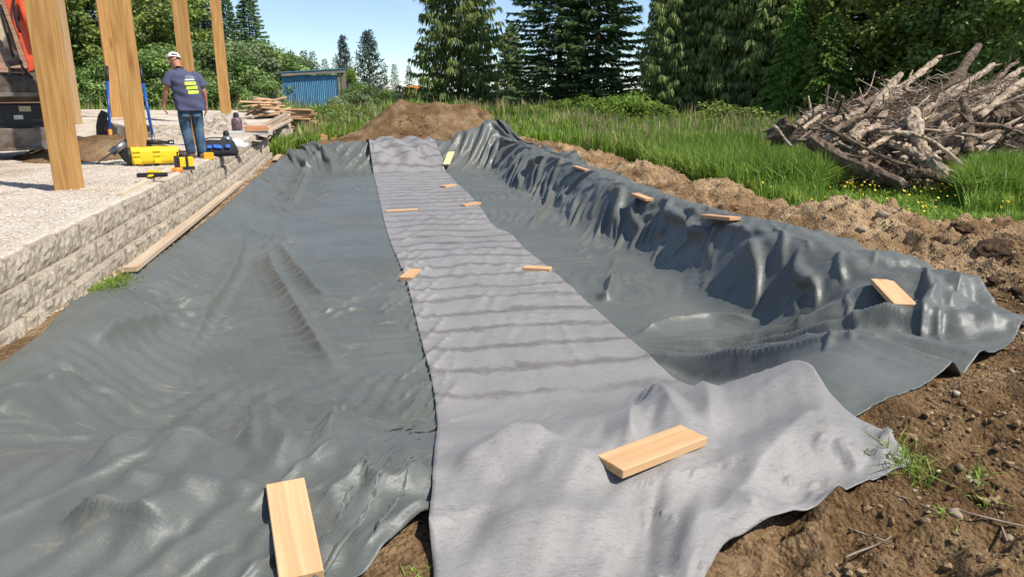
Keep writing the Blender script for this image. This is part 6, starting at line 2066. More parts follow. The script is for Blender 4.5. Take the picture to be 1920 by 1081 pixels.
# long handled tools
def rod(name, a, b_, r_, m, parent, seg=10):
    bm = bmesh.new(); cyl(bm, a, b_, r_, seg=seg)
    return bm_link(name, bm, m, parent, True)
q = onpad(290, 276)
top = dep(262, 122, (Vector((q.x, q.y, 0)) @ Vector((SY, CY, 0))) * 0.985)
dg = thing('digging_bar', 'blue-handled shovel with black grip leaning against the post', 'shovel', (q.x, q.y, q.z))
vv = top - q
rod('grip', vv * 0.78, vv, 0.034, dblk, dg)
rod('shaft', vv * 0.14, vv * 0.78, 0.027, blue, dg)
rod('socket', vv * 0.03, vv * 0.15, 0.035, gry, dg)
bm = bmesh.new()
for k in range(5):
    for j in range(5):
        pass
n = 7
A, B = np.meshgrid(np.linspace(-1, 1, n), np.linspace(0, 1, n))
V = np.stack([A * 0.11 * (1 - 0.55 * B ** 3), -0.03 * (1 - A ** 2) + 0 * B, 0.10 - 0.26 * B], 2).reshape(-1, 3)
link('blade', np_mesh('blade', V, grid_faces(n, n)), dg, gry)
q = onpad(208, 281)
top = dep(200, 124, (Vector((q.x, q.y, 0)) @ Vector((SY, CY, 0))))
ds = thing('digging_shovel', 'blue-handled digging tool with an orange lower end standing in the soil heap', 'shovel', (q.x, q.y, q.z))
vv = top - q
rod('grip', vv * 0.82, vv, 0.030, dblk, ds)
rod('shaft', vv * 0.22, vv * 0.82, 0.025, blue, ds)
t = np.linspace(0, 1, 8)[:, None]
tube('orange_sleeve', (1 - t) ** 2 * np.array(vv * 0.24) + 2 * t * (1 - t) * np.array(vv * 0.08) + t ** 2 * np.array((0.12, -0.05, -0.05)), np.full(8, 0.036), orange_p, ds, 10)
q = onpad(196, 262)
cw = thing('ripper_attachment', 'dark steel claw attachment standing on the soil heap', 'digger attachment', (q.x, q.y, q.z), face_cam(q))
for k, off in enumerate((0.0, 0.62)):
    slab('claw_plate', [(off - 0.15, 0.0), (off + 0.25, 0.0), (off + 0.28, 0.25), (off + 0.10, 0.42), (off + 0.14, 0.55), (off + 0.02, 0.62), (off - 0.06, 0.5), (off - 0.12, 0.3)], -0.05 + off * 0.2, 0.05 + off * 0.2, plain('dark_steel', (0.045, 0.04, 0.036), 0.55, 0.5), cw)
bm = bmesh.new(); bx(bm, (0.45, 0.1, 0.15), (0.9, 0.3, 0.22), Euler((0, 0.3, 0))); bm_link('cross_plate', bm, steel, cw, bevel=0.02)

# ================================================================== SHED
SY_ = 45.0
a = aty(527, 139, SY_); b_ = aty(632, 139, SY_)
sh = thing('blue_shed', 'small lean-to shed clad in blue corrugated metal in the tall grass', 'shed', (a.x, SY_, 0.25))
wid = b_.x - a.x
top_z = a.z - 0.25
bl_m = mat('blue_corrugated', [(0.3, (0.075, 0.20, 0.33)), (0.7, (0.15, 0.32, 0.46))], scale=2.5, detail=6, rough=0.45, metallic=0.1)
npan = 5
pw_ = wid / npan
n = 60
tx = np.linspace(0, 1, n)
for k in range(npan):
    x_ = tx * (pw_ + 0.03)
    y_ = -0.018 * np.cos(tx * 2 * math.pi * 6) - 0.004 * (k % 2)
    hgt_ = top_z - 0.02 * k + 0.02 * math.sin(k * 2.1)
    V = np.concatenate([np.stack([x_, y_, 0 * x_ - 0.3], 1), np.stack([x_, y_, 0 * x_ + hgt_], 1)])
    o = link('metal_panel', np_mesh('metal_panel', V, np.array([(i, i + 1, i + 1 + n, i + n) for i in range(n - 1)])), sh, bl_m)
    o.location = (k * pw_, 0, 0)
greyw = wood('grey_timber', (0.16, 0.14, 0.12), (0.28, 0.25, 0.215), axis=0, streak=10)
rt = aty(640, 131, SY_).z - 0.25; rl = aty(527, 137, SY_).z - 0.25
bm = bmesh.new(); bx(bm, (wid / 2 + 0.25, 1.0, (rt + rl) / 2 + 0.06), (wid + 0.5, 2.4, 0.05), Euler((0, -math.atan2(rt - rl, wid), 0)))
bm_link('roof_sheet', bm, mat('roof_teal', [(0.3, (0.04, 0.16, 0.24)), (0.7, (0.09, 0.26, 0.36))], scale=4, rough=0.5), sh)
bm = bmesh.new(); bx(bm, (wid / 2 + 0.25, -0.12, (rt + rl) / 2 - 0.06), (wid + 0.45, 0.10, 0.18), Euler((0, -math.atan2(rt - rl, wid), 0)))
bm_link('roof_beam', bm, greyw, sh)
for x_ in (wid + 0.08, wid + 0.28, wid + 0.42):
    bm = bmesh.new(); bx(bm, (x_, 0.3 if x_ > wid + 0.2 else 0.0, rt / 2 - 0.2), (0.13, 0.13, rt + 0.3)); bm_link('corner_post', bm, greyw, sh)
bm = bmesh.new(); bx(bm, (wid / 2, 2.0, top_z / 2), (wid, 0.08, top_z)); bm_link('rear_wall', bm, plain('dark_boards', (0.03, 0.028, 0.025), 0.9), sh)
q = aty(515, 168, SY_ - 0.3)
bm = bmesh.new(); bx(bm, (0, 0, 0.3), (0.85, 0.5, 1.5))
o = bm_link('stone_block', bm, plain('mottled_stone', (0.30, 0.28, 0.25), 0.95, var=0.35, scale=4, bump=0.6), None, bevel=0.04, seg=2)
o.location = (q.x, SY_ - 0.3, q.z - 1.05); tag(o, 'grey mottled concrete block at the left end of the blue shed', 'concrete block')
# far roofs seen between the trees
q = aty(715, 163, 78)
fb = thing('far_house', 'pale roof of a distant house low between the trees', 'house', (q.x, 78, q.z - 1.9))
bm = bmesh.new()
vs = [bm.verts.new(v) for v in ((-2.2, 0, 1.45), (2.4, 0, 1.45), (2.0, 1.6, 2.1), (-1.8, 1.6, 2.1), (2.4, 3.2, 1.45), (-2.2, 3.2, 1.45))]
bm.faces.new((vs[0], vs[1], vs[2], vs[3])); bm.faces.new((vs[3], vs[2], vs[4], vs[5])); bm.faces.new((vs[0], vs[3], vs[5])); bm.faces.new((vs[1], vs[4], vs[2]))
bm_link('roof', bm, plain('pale_roof', (0.42, 0.40, 0.38), 0.8), fb)
bm = bmesh.new(); bx(bm, (0.1, 1.6, 0.3), (4.2, 2.8, 2.3)); bm_link('wall', bm, plain('house_wall', (0.30, 0.28, 0.25), 0.9), fb)
q = aty(772, 160, 68)
t = thing('orange_machine', 'orange machine showing above the far meadow grass', 'machine', (q.x, 68, q.z - 1.25))
bm = bmesh.new(); bx(bm, (0, 0, 0.75), (1.7, 1.4, 0.75)); bm_link('machine_body', bm, plain('dull_orange', (0.50, 0.20, 0.035), 0.5), t, bevel=0.12, seg=2)
bm = bmesh.new(); bx(bm, (0.35, 0, 1.12), (1.2, 1.2, 0.22)); bm_link('engine_hood', bm, plain('dull_orange2', (0.46, 0.18, 0.03), 0.5), t, bevel=0.1, seg=2)
bm = bmesh.new(); bx(bm, (0, 0, 0.1), (2.6, 1.5, 0.6)); bm_link('undercarriage', bm, dblk, t, bevel=0.1, seg=2)

# ================================================================== BRUSH PILE
log_pale = mat('weathered_log', [(0.32, (0.065, 0.042, 0.026)), (0.45, (0.26, 0.19, 0.125)), (0.58, (0.43, 0.335, 0.24)), (0.8, (0.56, 0.475, 0.37))], scale=8.0, detail=8, stretch=(1, 1, 1), rough=0.9, bump=0.8, bscale=16, rnd=0.16, bdist=0.02, distort=1.2)
log_dark = mat('barked_log', [(0.30, (0.045, 0.030, 0.020)), (0.5, (0.125, 0.085, 0.055)), (0.68, (0.25, 0.185, 0.13))], scale=7.0, detail=8, rough=0.95, bump=1.0, bscale=18, rnd=0.15, bdist=0.03, distort=1.0)
twig_m = mat('twig_bark', [(0.3, (0.16, 0.115, 0.080)), (0.5, (0.28, 0.215, 0.155)), (0.72, (0.42, 0.35, 0.275))], scale=3.0, detail=4, rough=0.9, rnd=0.2)
rr = random.Random(99)
def big_log(pa, da, pb, db, r1, r2, m, label, bend=0.06, name='log', side=0, seg=11):
    a = dep(pa[0], pa[1], da); b_ = dep(pb[0], pb[1], db)
    d = b_ - a
    L = d.length
    s = d.normalized().cross(Vector((SY, CY, 0))).normalized()
    n = 22
    pts = []; rad = []
    ph = rr.uniform(0, 6)
    for i in range(n):
        t = i / (n - 1)
        off = s * (bend * L * math.sin(math.pi * t)) + s * 0.012 * L * math.sin(6 * t + ph)
        pts.append(a + d * t + off)
        rad.append((r1 + (r2 - r1) * t) * 0.9 * (1 + 0.14 * math.sin(9 * t + ph) + rr.uniform(-0.14, 0.14)))
    rad[0] *= 0.85
    rad[-1] *= 0.75
    c = (a + b_) / 2
    t_ = thing(name, label, 'log' if name == 'log' else 'branch', c)
    P_ = [tuple(p - c) for p in pts]
    V, F = tube_arrays(P_, rad, seg, 0.16, rr)
    F = [tuple(dict.fromkeys(f)) for f in F]
    me = bpy.data.meshes.new('stem')
    me.from_pydata([tuple(v) for v in V], [], F)
    for p in me.polygons:
        p.use_smooth = False
    me.materials.append(m)
    link('stem', me, t_)
    for k in range(side):
        t = rr.uniform(0.25, 0.95)
        i = int(t * (n - 1))
        p0 = Vector(P_[i])
        dr = (d.normalized() * rr.uniform(0.2, 0.9) + Vector((rr.uniform(-1, 1), rr.uniform(-1, 0.2), rr.uniform(-0.4, 1)))).normalized()
        ln = rr.uniform(0.15, 0.5)
        tube('broken_limb', [p0, p0 + dr * ln * 0.5 + Vector((0, 0, 0.02)), p0 + dr * ln], [rad[i] * 0.45, rad[i] * 0.3, rad[i] * 0.15], m, t_, 6)
    return t_
LG = [((1640, 285), 13.4, (1836, 90), 16.0, 0.15, 0.115, log_dark, 'thick mossy log leaning up highest out of the brush pile', -0.04, 3),
      ((1600, 262), 12.9, (1690, 142), 14.4, 0.12, 0.085, log_pale, 'split pale log pointing up from the middle of the brush pile', 0.02, 2),
      ((1640, 250), 13.0, (1700, 158), 14.2, 0.08, 0.06, log_pale, 'slimmer pale log beside the split pale log', 0.03, 1),
      ((1655, 222), 14.2, (1800, 150), 15.6, 0.15, 0.12, log_pale, 'smooth grey log running under the tall mossy log', -0.05, 2),
      ((1585, 205), 14.5, (1668, 156), 15.2, 0.06, 0.05, log_dark, 'curved brown branch arching over the left of the brush pile', -0.14, 1),
      ((1522, 262), 12.3, (1695, 348), 11.2, 0.17, 0.11, log_dark, 'dark rotten log lying along the front foot of the brush pile', -0.03, 2),
      ((1712, 208), 12.6, (1782, 338), 11.3, 0.13, 0.12, log_pale, 'big bleached bent trunk running down the front of the brush pile', -0.10, 2),
      ((1748, 222), 13.2, (1808, 300), 12.2, 0.15, 0.15, log_pale, 'stout grey log section right of the bleached trunk', 0.02, 1),
      ((1806, 186), 12.5, (1816, 286), 12.0, 0.075, 0.085, log_dark, 'upright brown stub near the right of the brush pile', 0.04, 2),
      ((1766, 182), 15.0, (1935, 152), 15.5, 0.11, 0.12, log_dark, 'long reddish log lying high across the right of the pile', -0.05, 2),
      ((1815, 226), 13.4, (1950, 208), 13.4, 0.19, 0.21, log_dark, 'very thick grey log lying level at the right of the pile', 0.0, 1),
      ((1838, 220), 12.9, (1932, 148), 13.4, 0.06, 0.08, log_pale, 'pinkish stripped pole slanting over the thick level log', 0.04, 1),
      ((1650, 248), 11.7, (1805, 308), 11.3, 0.045, 0.035, log_pale, 'pale sinuous branch snaking across the front of the pile', 0.12, 2),
      ((1549, 240), 12.1, (1718, 314), 11.5, 0.035, 0.025, log_dark, 'thin straight branch slanting down across the front', -0.03, 1),
      ((1452, 236), 13.6, (1484, 274), 13.2, 0.03, 0.025, log_pale, 'bleached white stick at the left end of the pile', 0.0, 0),
      ((1494, 232), 15.0, (1540, 200), 15.4, 0.085, 0.07, log_pale, 'short grey log pointing up at the left end of the pile', 0.0, 1),
      ((1505, 242), 14.6, (1548, 212), 15.0, 0.05, 0.04, log_pale, 'slim grey pole beside the short log at the left end', 0.03, 0),
      ((1598, 262), 12.2, (1648, 236), 12.6, 0.075, 0.06, log_pale, 'bright bleached log stub in the middle of the front', 0.05, 1),
      ((1668, 268), 11.9, (1732, 302), 11.6, 0.08, 0.07, log_pale, 'grey rounded log end under the sinuous branch', 0.08, 1),
      ((1860, 160), 15.6, (1908, 116), 16.4, 0.08, 0.05, log_dark, 'jagged dark log rising at the far right of the pile', 0.03, 3),
      ((1598, 186), 14.8, (1640, 132), 15.4, 0.018, 0.010, log_pale, 'thin bare twig standing up at the left of the split log', -0.15, 0),
      ((1551, 206), 14.8, (1554, 158), 15.2, 0.03, 0.02, log_dark, 'small dead sapling trunk standing behind the pile', 0.03, 2),
      ((1750, 272), 11.8, (1812, 232), 12.1, 0.04, 0.035, log_dark, 'reddish branch crossing the stout grey log section', 0.0, 1),
      ((1816, 230), 12.2, (1922, 252), 12.2, 0.05, 0.035, log_dark, 'long brown branch running right from the upright stub', 0.04, 3),
      ((1600, 232), 13.4, (1545, 262), 13.0, 0.09, 0.07, log_pale, 'grey log half buried in twigs left of the middle', 0.06, 1),
      ((1860, 262), 12.6, (1940, 240), 12.6, 0.09, 0.10, log_dark, 'dark log low at the right foot of the pile', 0.03, 1),
      ((1650, 205), 14.4, (1765, 108), 16.0, 0.09, 0.06, log_pale, 'long pale log rising left of the tall mossy log', 0.03, 2),
      ((1742, 196), 14.2, (1862, 118), 15.8, 0.10, 0.07, log_pale, 'long grey log rising right of the tall mossy log', -0.03, 2),
      ((1838, 196), 14.6, (1925, 128), 15.8, 0.09, 0.07, log_pale, 'pale log slanting up behind the stripped pole', 0.03, 2),
      ((1556, 226), 14.0, (1650, 172), 15.2, 0.08, 0.05, log_pale, 'slender pale log rising at the left shoulder of the pile', -0.04, 2),
      ((1690, 250), 12.6, (1790, 165), 13.8, 0.085, 0.06, log_pale, 'pale pole crossing behind the bleached trunk', 0.02, 1),
      ((1700, 322), 11.4, (1770, 335), 11.2, 0.10, 0.08, log_dark, 'brown log end low at the foot of the bleached trunk', 0.03, 1)]
for pa, da, pb, db, r1, r2, m, lb_, bd, sd in LG:
    big_log(pa, da, pb, db, r1, r2, m, lb_, bd, 'log' if max(r1, r2) > 0.055 else 'branch', sd)
# long stripped poles thrown on the pile, butt ends down to the left
for k, (px, py, d_, ln, up_) in enumerate(((1560, 250, 12.9, 125, 62), (1585, 225, 13.6, 110, 40), (1615, 285, 12.0, 130, 70), (1680, 255, 12.3, 150, 75), (1690, 300, 11.7, 110, 28), (1735, 240, 12.8, 140, 52), (1770, 300, 12.0, 120, 64),
                                          (1790, 265, 12.4, 135, 45), (1540, 275, 13.0, 90, 30), (1660, 205, 14.4, 130, 46), (1720, 195, 14.6, 150, 34), (1830, 280, 12.3, 110, 50), (1630, 320, 11.6, 100, -14), (1850, 200, 14.4, 110, 30))):
    big_log((px, py), d_, (px + ln, py - up_), d_ + 0.7, rr.uniform(0.045, 0.075), rr.uniform(0.03, 0.05), log_pale if k % 3 else log_dark,
            'long bare pole slanting up to the right in the brush pile', rr.uniform(-0.03, 0.03), 'pole', 1)['group'] = 'poles slanting through the brush pile'
# stump
q = dep(1470, 240, 14.2)
bm = bmesh.new()
lathe(bm, [(0.20, -0.3), (0.17, -0.1), (0.16, 0.05), (0.13, 0.14), (0.11, 0.16), (0.05, 0.13)], 18)
for v in bm.verts:
    v.co *= 1 + 0.55 * float(fbm(np.array([v.co.x * 14]), np.array([v.co.y * 14 + v.co.z * 9]), 3, 35)[0])
o = bm_link('stump', bm, log_dark, None, False)
o.location = q; o.rotation_euler = (0.7, 0.5, 0); tag(o, 'small rotten stump at the left end of the brush pile', 'stump')
FRONT = [(1425, 17.6), (1500, 15.0), (1580, 13.0), (1660, 11.6), (1720, 11.3), (1800, 11.9), (1900, 12.6), (2010, 12.6)]
def pile_pt(px, u):
    d0 = np.interp(px, [f[0] for f in FRONT], [f[1] for f in FRONT])
    q = dep(px, 170, d0 + 0.2 + u * 4.2)
    H = np.interp(px, [1425, 1500, 1560, 1640, 1720, 1800, 1900, 2010], [0.3, 0.85, 1.25, 1.6, 1.7, 1.75, 1.75, 1.6])
    h = H * min(1.0, 0.12 + u * 2.3) * (1 - 0.35 * max(0, u - 0.6) / 0.4)
    return q.x, q.y, h
# dark litter core of the pile
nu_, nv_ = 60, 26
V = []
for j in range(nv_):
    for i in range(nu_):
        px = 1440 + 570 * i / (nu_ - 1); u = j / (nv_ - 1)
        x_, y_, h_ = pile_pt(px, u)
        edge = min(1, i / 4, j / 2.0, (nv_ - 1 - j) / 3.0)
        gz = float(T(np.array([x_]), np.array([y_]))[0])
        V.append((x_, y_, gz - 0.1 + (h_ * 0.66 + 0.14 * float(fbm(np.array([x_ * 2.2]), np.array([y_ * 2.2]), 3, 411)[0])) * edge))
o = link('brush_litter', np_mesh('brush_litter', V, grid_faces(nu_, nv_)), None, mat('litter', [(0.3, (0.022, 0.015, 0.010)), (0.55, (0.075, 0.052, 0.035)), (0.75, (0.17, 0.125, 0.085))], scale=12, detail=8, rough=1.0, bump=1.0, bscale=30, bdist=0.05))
o['kind'] = 'stuff'; o['label'] = 'dark packed bark and litter inside the brush pile'
# medium branches, each its own thing
bmeshes = []
for k in range(12):
    L = 1.0
    n = 8
    pts = []
    a1, a2, p1, p2 = rr.uniform(0.02, 0.10), rr.uniform(0.02, 0.08), rr.uniform(0, 6), rr.uniform(0, 6)
    for i in range(n):
        t = i / (n - 1)
        pts.append(((t - 0.5) * L, a1 * math.sin(3.4 * t + p1), a2 * math.sin(4.2 * t + p2)))
    r0 = 0.03
    V, F = tube_arrays(pts, np.linspace(1, 0.4, n) * r0 * (1 + 0.12 * np.sin(np.arange(n) * 2.3 + k)), 6, 0.12, rr)
    F = [tuple(dict.fromkeys(f)) for f in F]
    me = bpy.data.meshes.new('branch')
    me.from_pydata([tuple(v) for v in V], [], F)
    for p in me.polygons:
        p.use_smooth = len(p.vertices) == 4
    me.materials.append([log_pale, twig_m, log_dark, twig_m][k % 4])
    bmeshes.append(me)
kinds = {0: 'bleached grey branch tangled in the brush pile', 1: 'tan branch tangled in the brush pile', 2: 'dark-barked branch tangled in the brush pile', 3: 'tan branch tangled in the brush pile'}
for k in range(290):
    px = rr.uniform(1435, 1960); u = rr.random() ** 1.3
    x_, y_, h_ = pile_pt(px, u)
    w_ = rr.randrange(12)
    o = link('branch', bmeshes[w_])
    z_ = float(T(np.array([x_]), np.array([y_]))[0]) + h_ * rr.uniform(0.3, 1.0)
    o.location = (x_, y_, z_)
    L = rr.uniform(0.6, 2.3) * (0.6 if px < 1500 else 1)
    th = rr.uniform(0.4, 1.2) * (1.0 if rr.random() < 0.8 else 2.0)
    o.scale = (L, th, th)
    o.rotation_euler = (rr.uniform(0, 6.28), rr.gauss(-0.22, 0.34), rr.choice([0.0, 0.3, -0.35, -0.2, 2.6]) + rr.gauss(0, 0.45))
    tag(o, kinds[w_ % 4], 'branch', 'branches of the brush pile, ' + ('bleached', 'tan', 'dark', 'tan')[w_ % 4])
# twigs
r = np.random.RandomState(91)
Vs = []; Fs = []; tn = []
c0 = 0
for k in range(5600):
    px = r.uniform(1428, 1985); u = r.rand() ** 1.2
    x_, y_, h_ = pile_pt(px, u)
    z_ = h_ * r.uniform(0.2, 1.05) + 0.02
    L = r.uniform(0.2, 0.95); rad = r.uniform(0.003, 0.011)
    a = r.uniform(0, 6.28); e = r.normal(0.05, 0.4)
    d = np.array([math.cos(a) * math.cos(e), math.sin(a) * math.cos(e), math.sin(e)])
    sdv = np.cross(d, [0, 0, 1.0]); sdv /= np.linalg.norm(sdv) + 1e-6
    up = np.cross(sdv, d)
    bd = r.normal(0, 0.12) * L
    p = np.array([x_, y_, z_])
    ring = [sdv * rad, (-0.5 * sdv + 0.87 * up) * rad, (-0.5 * sdv - 0.87 * up) * rad]
    mids = [p - d * L / 2, p + up * bd + sdv * r.normal(0, 0.05) * L, p + d * L / 2]
    for j, mm_ in enumerate(mids):
        f = (1, 0.85, 0.45)[j]
        Vs += [mm_ + q_ * f for q_ in ring]
    for j in range(2):
        for q_ in range(3):
            a_, b2 = c0 + j * 3 + q_, c0 + j * 3 + (q_ + 1) % 3
            Fs.append((a_, b2, b2 + 3, a_ + 3))
    tn += [r.rand()] * 6
    c0 += 9
o = link('twigs', np_mesh('twigs', np.array(Vs), np.array(Fs), True, tn), None, tint_mat('twig', [(0, (0.08, 0.052, 0.034)), (0.5, (0.26, 0.185, 0.125)), (1, (0.50, 0.41, 0.315))]))
o['kind'] = 'stuff'; o['label'] = 'thousands of dry twigs tangled through the brush pile'
# a few roots and sticks on the bare earth
for k in range(16):
    px = rr.uniform(1560, 1910); py = rr.uniform(440, 760) if k < 11 else rr.uniform(860, 1060)
    q = hit(px, py, T)
    if soil_mask(np.array([q.x]), np.array([q.y]))[0] < 0.5 or (q.x < 4.4 and py < 800):
        continue
    o = link('root_stick', bmeshes[rr.randrange(12)])
    o.location = (q.x, q.y, q.z + 0.012)
    L = rr.uniform(0.12, 0.4); o.scale = (L, 0.16, 0.16)
    o.rotation_euler = (rr.uniform(0, 6), rr.uniform(-0.15, 0.15), rr.uniform(0, 6.28))
    tag(o, 'thin dry root lying on the dug earth', 'root', 'roots lying on the dug earth')
# clumps of matted roots in the spoil on the right
for k, (px, py, s) in enumerate(((1660, 480, 0.10), (1760, 452, 0.11), (1868, 470, 0.13), (1905, 555, 0.13), (1800, 428, 0.10), (1862, 530, 0.10))):
    q = hit(px, py, T)
    bm = bmesh.new()
    bmesh.ops.create_icosphere(bm, subdivisions=4, radius=s)
    for v in bm.verts:
        nv = float(fbm(np.array([v.co.x * 6 + k * 5]), np.array([v.co.y * 6 + v.co.z * 5]), 4, 415 + k)[0])
        nv2 = float(fbm(np.array([v.co.x * 22 + k * 3]), np.array([v.co.y * 22 + v.co.z * 19]), 3, 455)[0])
        v.co *= (0.75 + 0.9 * nv + 0.45 * nv2)
        v.co.z *= 0.55
    o = bm_link('sod_clump', bm, mat('dark_sod', [(0.3, (0.035, 0.018, 0.009)), (0.55, (0.10, 0.058, 0.03)), (0.75, (0.19, 0.12, 0.065))], scale=14, detail=8, rough=1.0, bump=1.0, bscale=40, bdist=0.04), None, True)
    o.location = (q.x, q.y, q.z)
    o.rotation_euler = (0, 0, k)
    tag(o, 'dark clod of sod and roots on the dug earth at the right', 'clod', 'dark clods of sod on the right')
for k, (px, py, s) in enumerate(((1652, 405, 0.06), (1615, 433, 0.045), (1672, 398, 0.04), (1480, 372, 0.04), (1890, 1010, 0.018), (1830, 905, 0.016), (1790, 965, 0.03))):
    q = hit(px, py, T)
    bm = bmesh.new()
    bmesh.ops.create_icosphere(bm, subdivisions=3, radius=s)
    for v in bm.verts:
        v.co *= 1 + 0.35 * float(fbm(np.array([v.co.x / s * 1.5 + k]), np.array([v.co.y / s * 1.5 + v.co.z / s]), 2, 431)[0])
        v.co.z *= 0.7
    o = bm_link('field_stone', bm, plain('field_stone', (0.27, 0.21, 0.145), 0.9, var=0.25, scale=20, bump=0.5), None, True)
    o.location = (q.x, q.y, q.z + s * 0.3)
    tag(o, 'rounded tan stone lying on the dug earth', 'stone', 'stones on the dug earth')

# ================================================================== THE MAN
def skin_mesh(name, verts, edges, radii, m, parent, sub=2):
    me = bpy.data.meshes.new(name)
    me.from_pydata(verts, edges, [])
    o = bpy.data.objects.new(name, me)
    COL.objects.link(o)
    md = o.modifiers.new('skin', 'SKIN')
    md.use_smooth_shade = True
    sv_ = me.skin_vertices[0].data
    for i, r_ in enumerate(radii):
        sv_[i].radius = r_ if isinstance(r_, tuple) else (r_, r_)
        sv_[i].use_root = (i == 0)
    s = o.modifiers.new('sub', 'SUBSURF'); s.levels = sub; s.render_levels = sub
    dg_ = bpy.context.evaluated_depsgraph_get()
    dg_.update()
    ev = o.evaluated_get(dg_)
    m2 = bpy.data.meshes.new_from_object(ev)
    bpy.data.objects.remove(o)
    m2.name = name
    m2.materials.clear()
    m2.materials.append(m)
    for p in m2.polygons:
        p.use_smooth = True
    return link(name, m2, parent)
q = onpad(366, 297)
man = thing('person', 'standing man seen from behind in navy t-shirt, jeans and white cap, looking down', 'person', (q.x, q.y, q.z + 0.0), face_cam(q) + 0.12)
man.scale = (1.03, 1.03, 0.975)
skin = plain('skin', (0.42, 0.19, 0.115), 0.55, var=0.1)
navy = plain('navy_cotton', (0.070, 0.075, 0.125), 0.9, var=0.12, bump=0.2, scale=14)
denim = mat('denim', [(0.3, (0.018, 0.034, 0.060)), (0.5, (0.045, 0.085, 0.135)), (0.7, (0.115, 0.175, 0.235))], scale=5, detail=6, rough=0.9, bump=0.3, bscale=60)
Vb = []; Eb = []; Rb = []
def bv_(p, r_, par=None):
    Vb.append(p); Rb.append(r_)
    if par is not None:
        Eb.append((par, len(Vb) - 1))
    return len(Vb) - 1
pel = bv_((0, 0, 0.96), (0.14, 0.11))
sp = bv_((-0.01, 0.02, 1.12), (0.14, 0.105), pel)
chs = bv_((-0.035, 0.045, 1.27), (0.14, 0.10), sp)
nck0 = bv_((-0.065, 0.085, 1.40), (0.055, 0.055), chs)
nck = bv_((-0.085, 0.125, 1.45), (0.058, 0.06), nck0)
hd0 = bv_((-0.105, 0.165, 1.515), (0.072, 0.085), nck)
hd1 = bv_((-0.120, 0.190, 1.585), (0.080, 0.098), hd0)
hd2 = bv_((-0.128, 0.195, 1.660), (0.055, 0.065), hd1)
ns_ = bv_((-0.138, 0.290, 1.535), (0.016, 0.016), hd0)
for sgn, sh_, el_, wr_ in ((-1, (-0.185, 0.05, 1.345), (-0.295, 0.02, 1.13), (-0.345, 0.10, 0.90)), (1, (0.135, 0.055, 1.325), (0.235, 0.02, 1.10), (0.255, 0.09, 0.865))):
    a0 = bv_(sh_, 0.052, chs)
    a1 = bv_(tuple((np.array(sh_) + np.array(el_)) / 2), 0.052, a0)
    a2 = bv_(el_, 0.044, a1)
    a3 = bv_(tuple(np.array(el_) * 0.6 + np.array(wr_) * 0.4), 0.043, a2)
    a4 = bv_(wr_, (0.026, 0.031), a3)
    w = np.array(wr_)
    p0 = bv_(tuple(w + np.array((sgn * 0.002, 0.012, -0.05))), (0.020, 0.036), a4)
    p1 = bv_(tuple(w + np.array((sgn * 0.0, 0.016, -0.085))), (0.018, 0.038), p0)
    for k in range(4):
        off = (k - 1.5) * 0.021
        ln = (0.058, 0.068, 0.064, 0.05)[k]
        f0 = bv_(tuple(w + np.array((-sgn * 0.004, 0.016 - off, -0.112))), 0.0095, p1)
        f1 = bv_(tuple(w + np.array((-sgn * 0.018, 0.020 - off, -0.112 - ln * 0.55))), 0.0088, f0)
        f2 = bv_(tuple(w + np.array((-sgn * 0.036, 0.022 - off, -0.112 - ln * 0.95))), 0.0078, f1)
    t0 = bv_(tuple(w + np.array((-sgn * 0.012, 0.050, -0.058))), 0.0115, p0)
    t1 = bv_(tuple(w + np.array((-sgn * 0.024, 0.068, -0.092))), 0.0095, t0)
for sgn in (-1, 1):
    h0 = bv_((0.09 * sgn, 0.0, 0.87), 0.085, pel)
    k0 = bv_((0.075 * sgn + 0.02, 0.05, 0.50), 0.058, h0)
    an = bv_((0.075 * sgn + 0.04, 0.0, 0.10), 0.040, k0)
body = skin_mesh('body', Vb, Eb, Rb, skin, man)
for ex_ in (-1, 1):
    bm = bmesh.new(); bmesh.ops.create_uvsphere(bm, u_segments=10, v_segments=8, radius=1.0)
    bmesh.ops.transform(bm, matrix=Matrix.Translation((-0.112 + ex_ * 0.083, 0.172, 1.545)) @ Matrix.Diagonal((0.012, 0.022, 0.034, 1)), verts=bm.verts)
    bm_link('ear', bm, skin, man, True)
    bm = bmesh.new(); bmesh.ops.create_uvsphere(bm, u_segments=8, v_segments=6, radius=0.012)
    bmesh.ops.translate(bm, vec=(-0.13 + ex_ * 0.032, 0.272, 1.570), verts=bm.verts)
    bm_link('eye', bm, plain('eye', (0.05, 0.04, 0.03), 0.3), man, True)
bm = bmesh.new(); bx(bm, (-0.134, 0.262, 1.500), (0.045, 0.02, 0.010)); bm_link('mouth', bm, plain('lips', (0.33, 0.12, 0.09), 0.5), man, bevel=0.003)
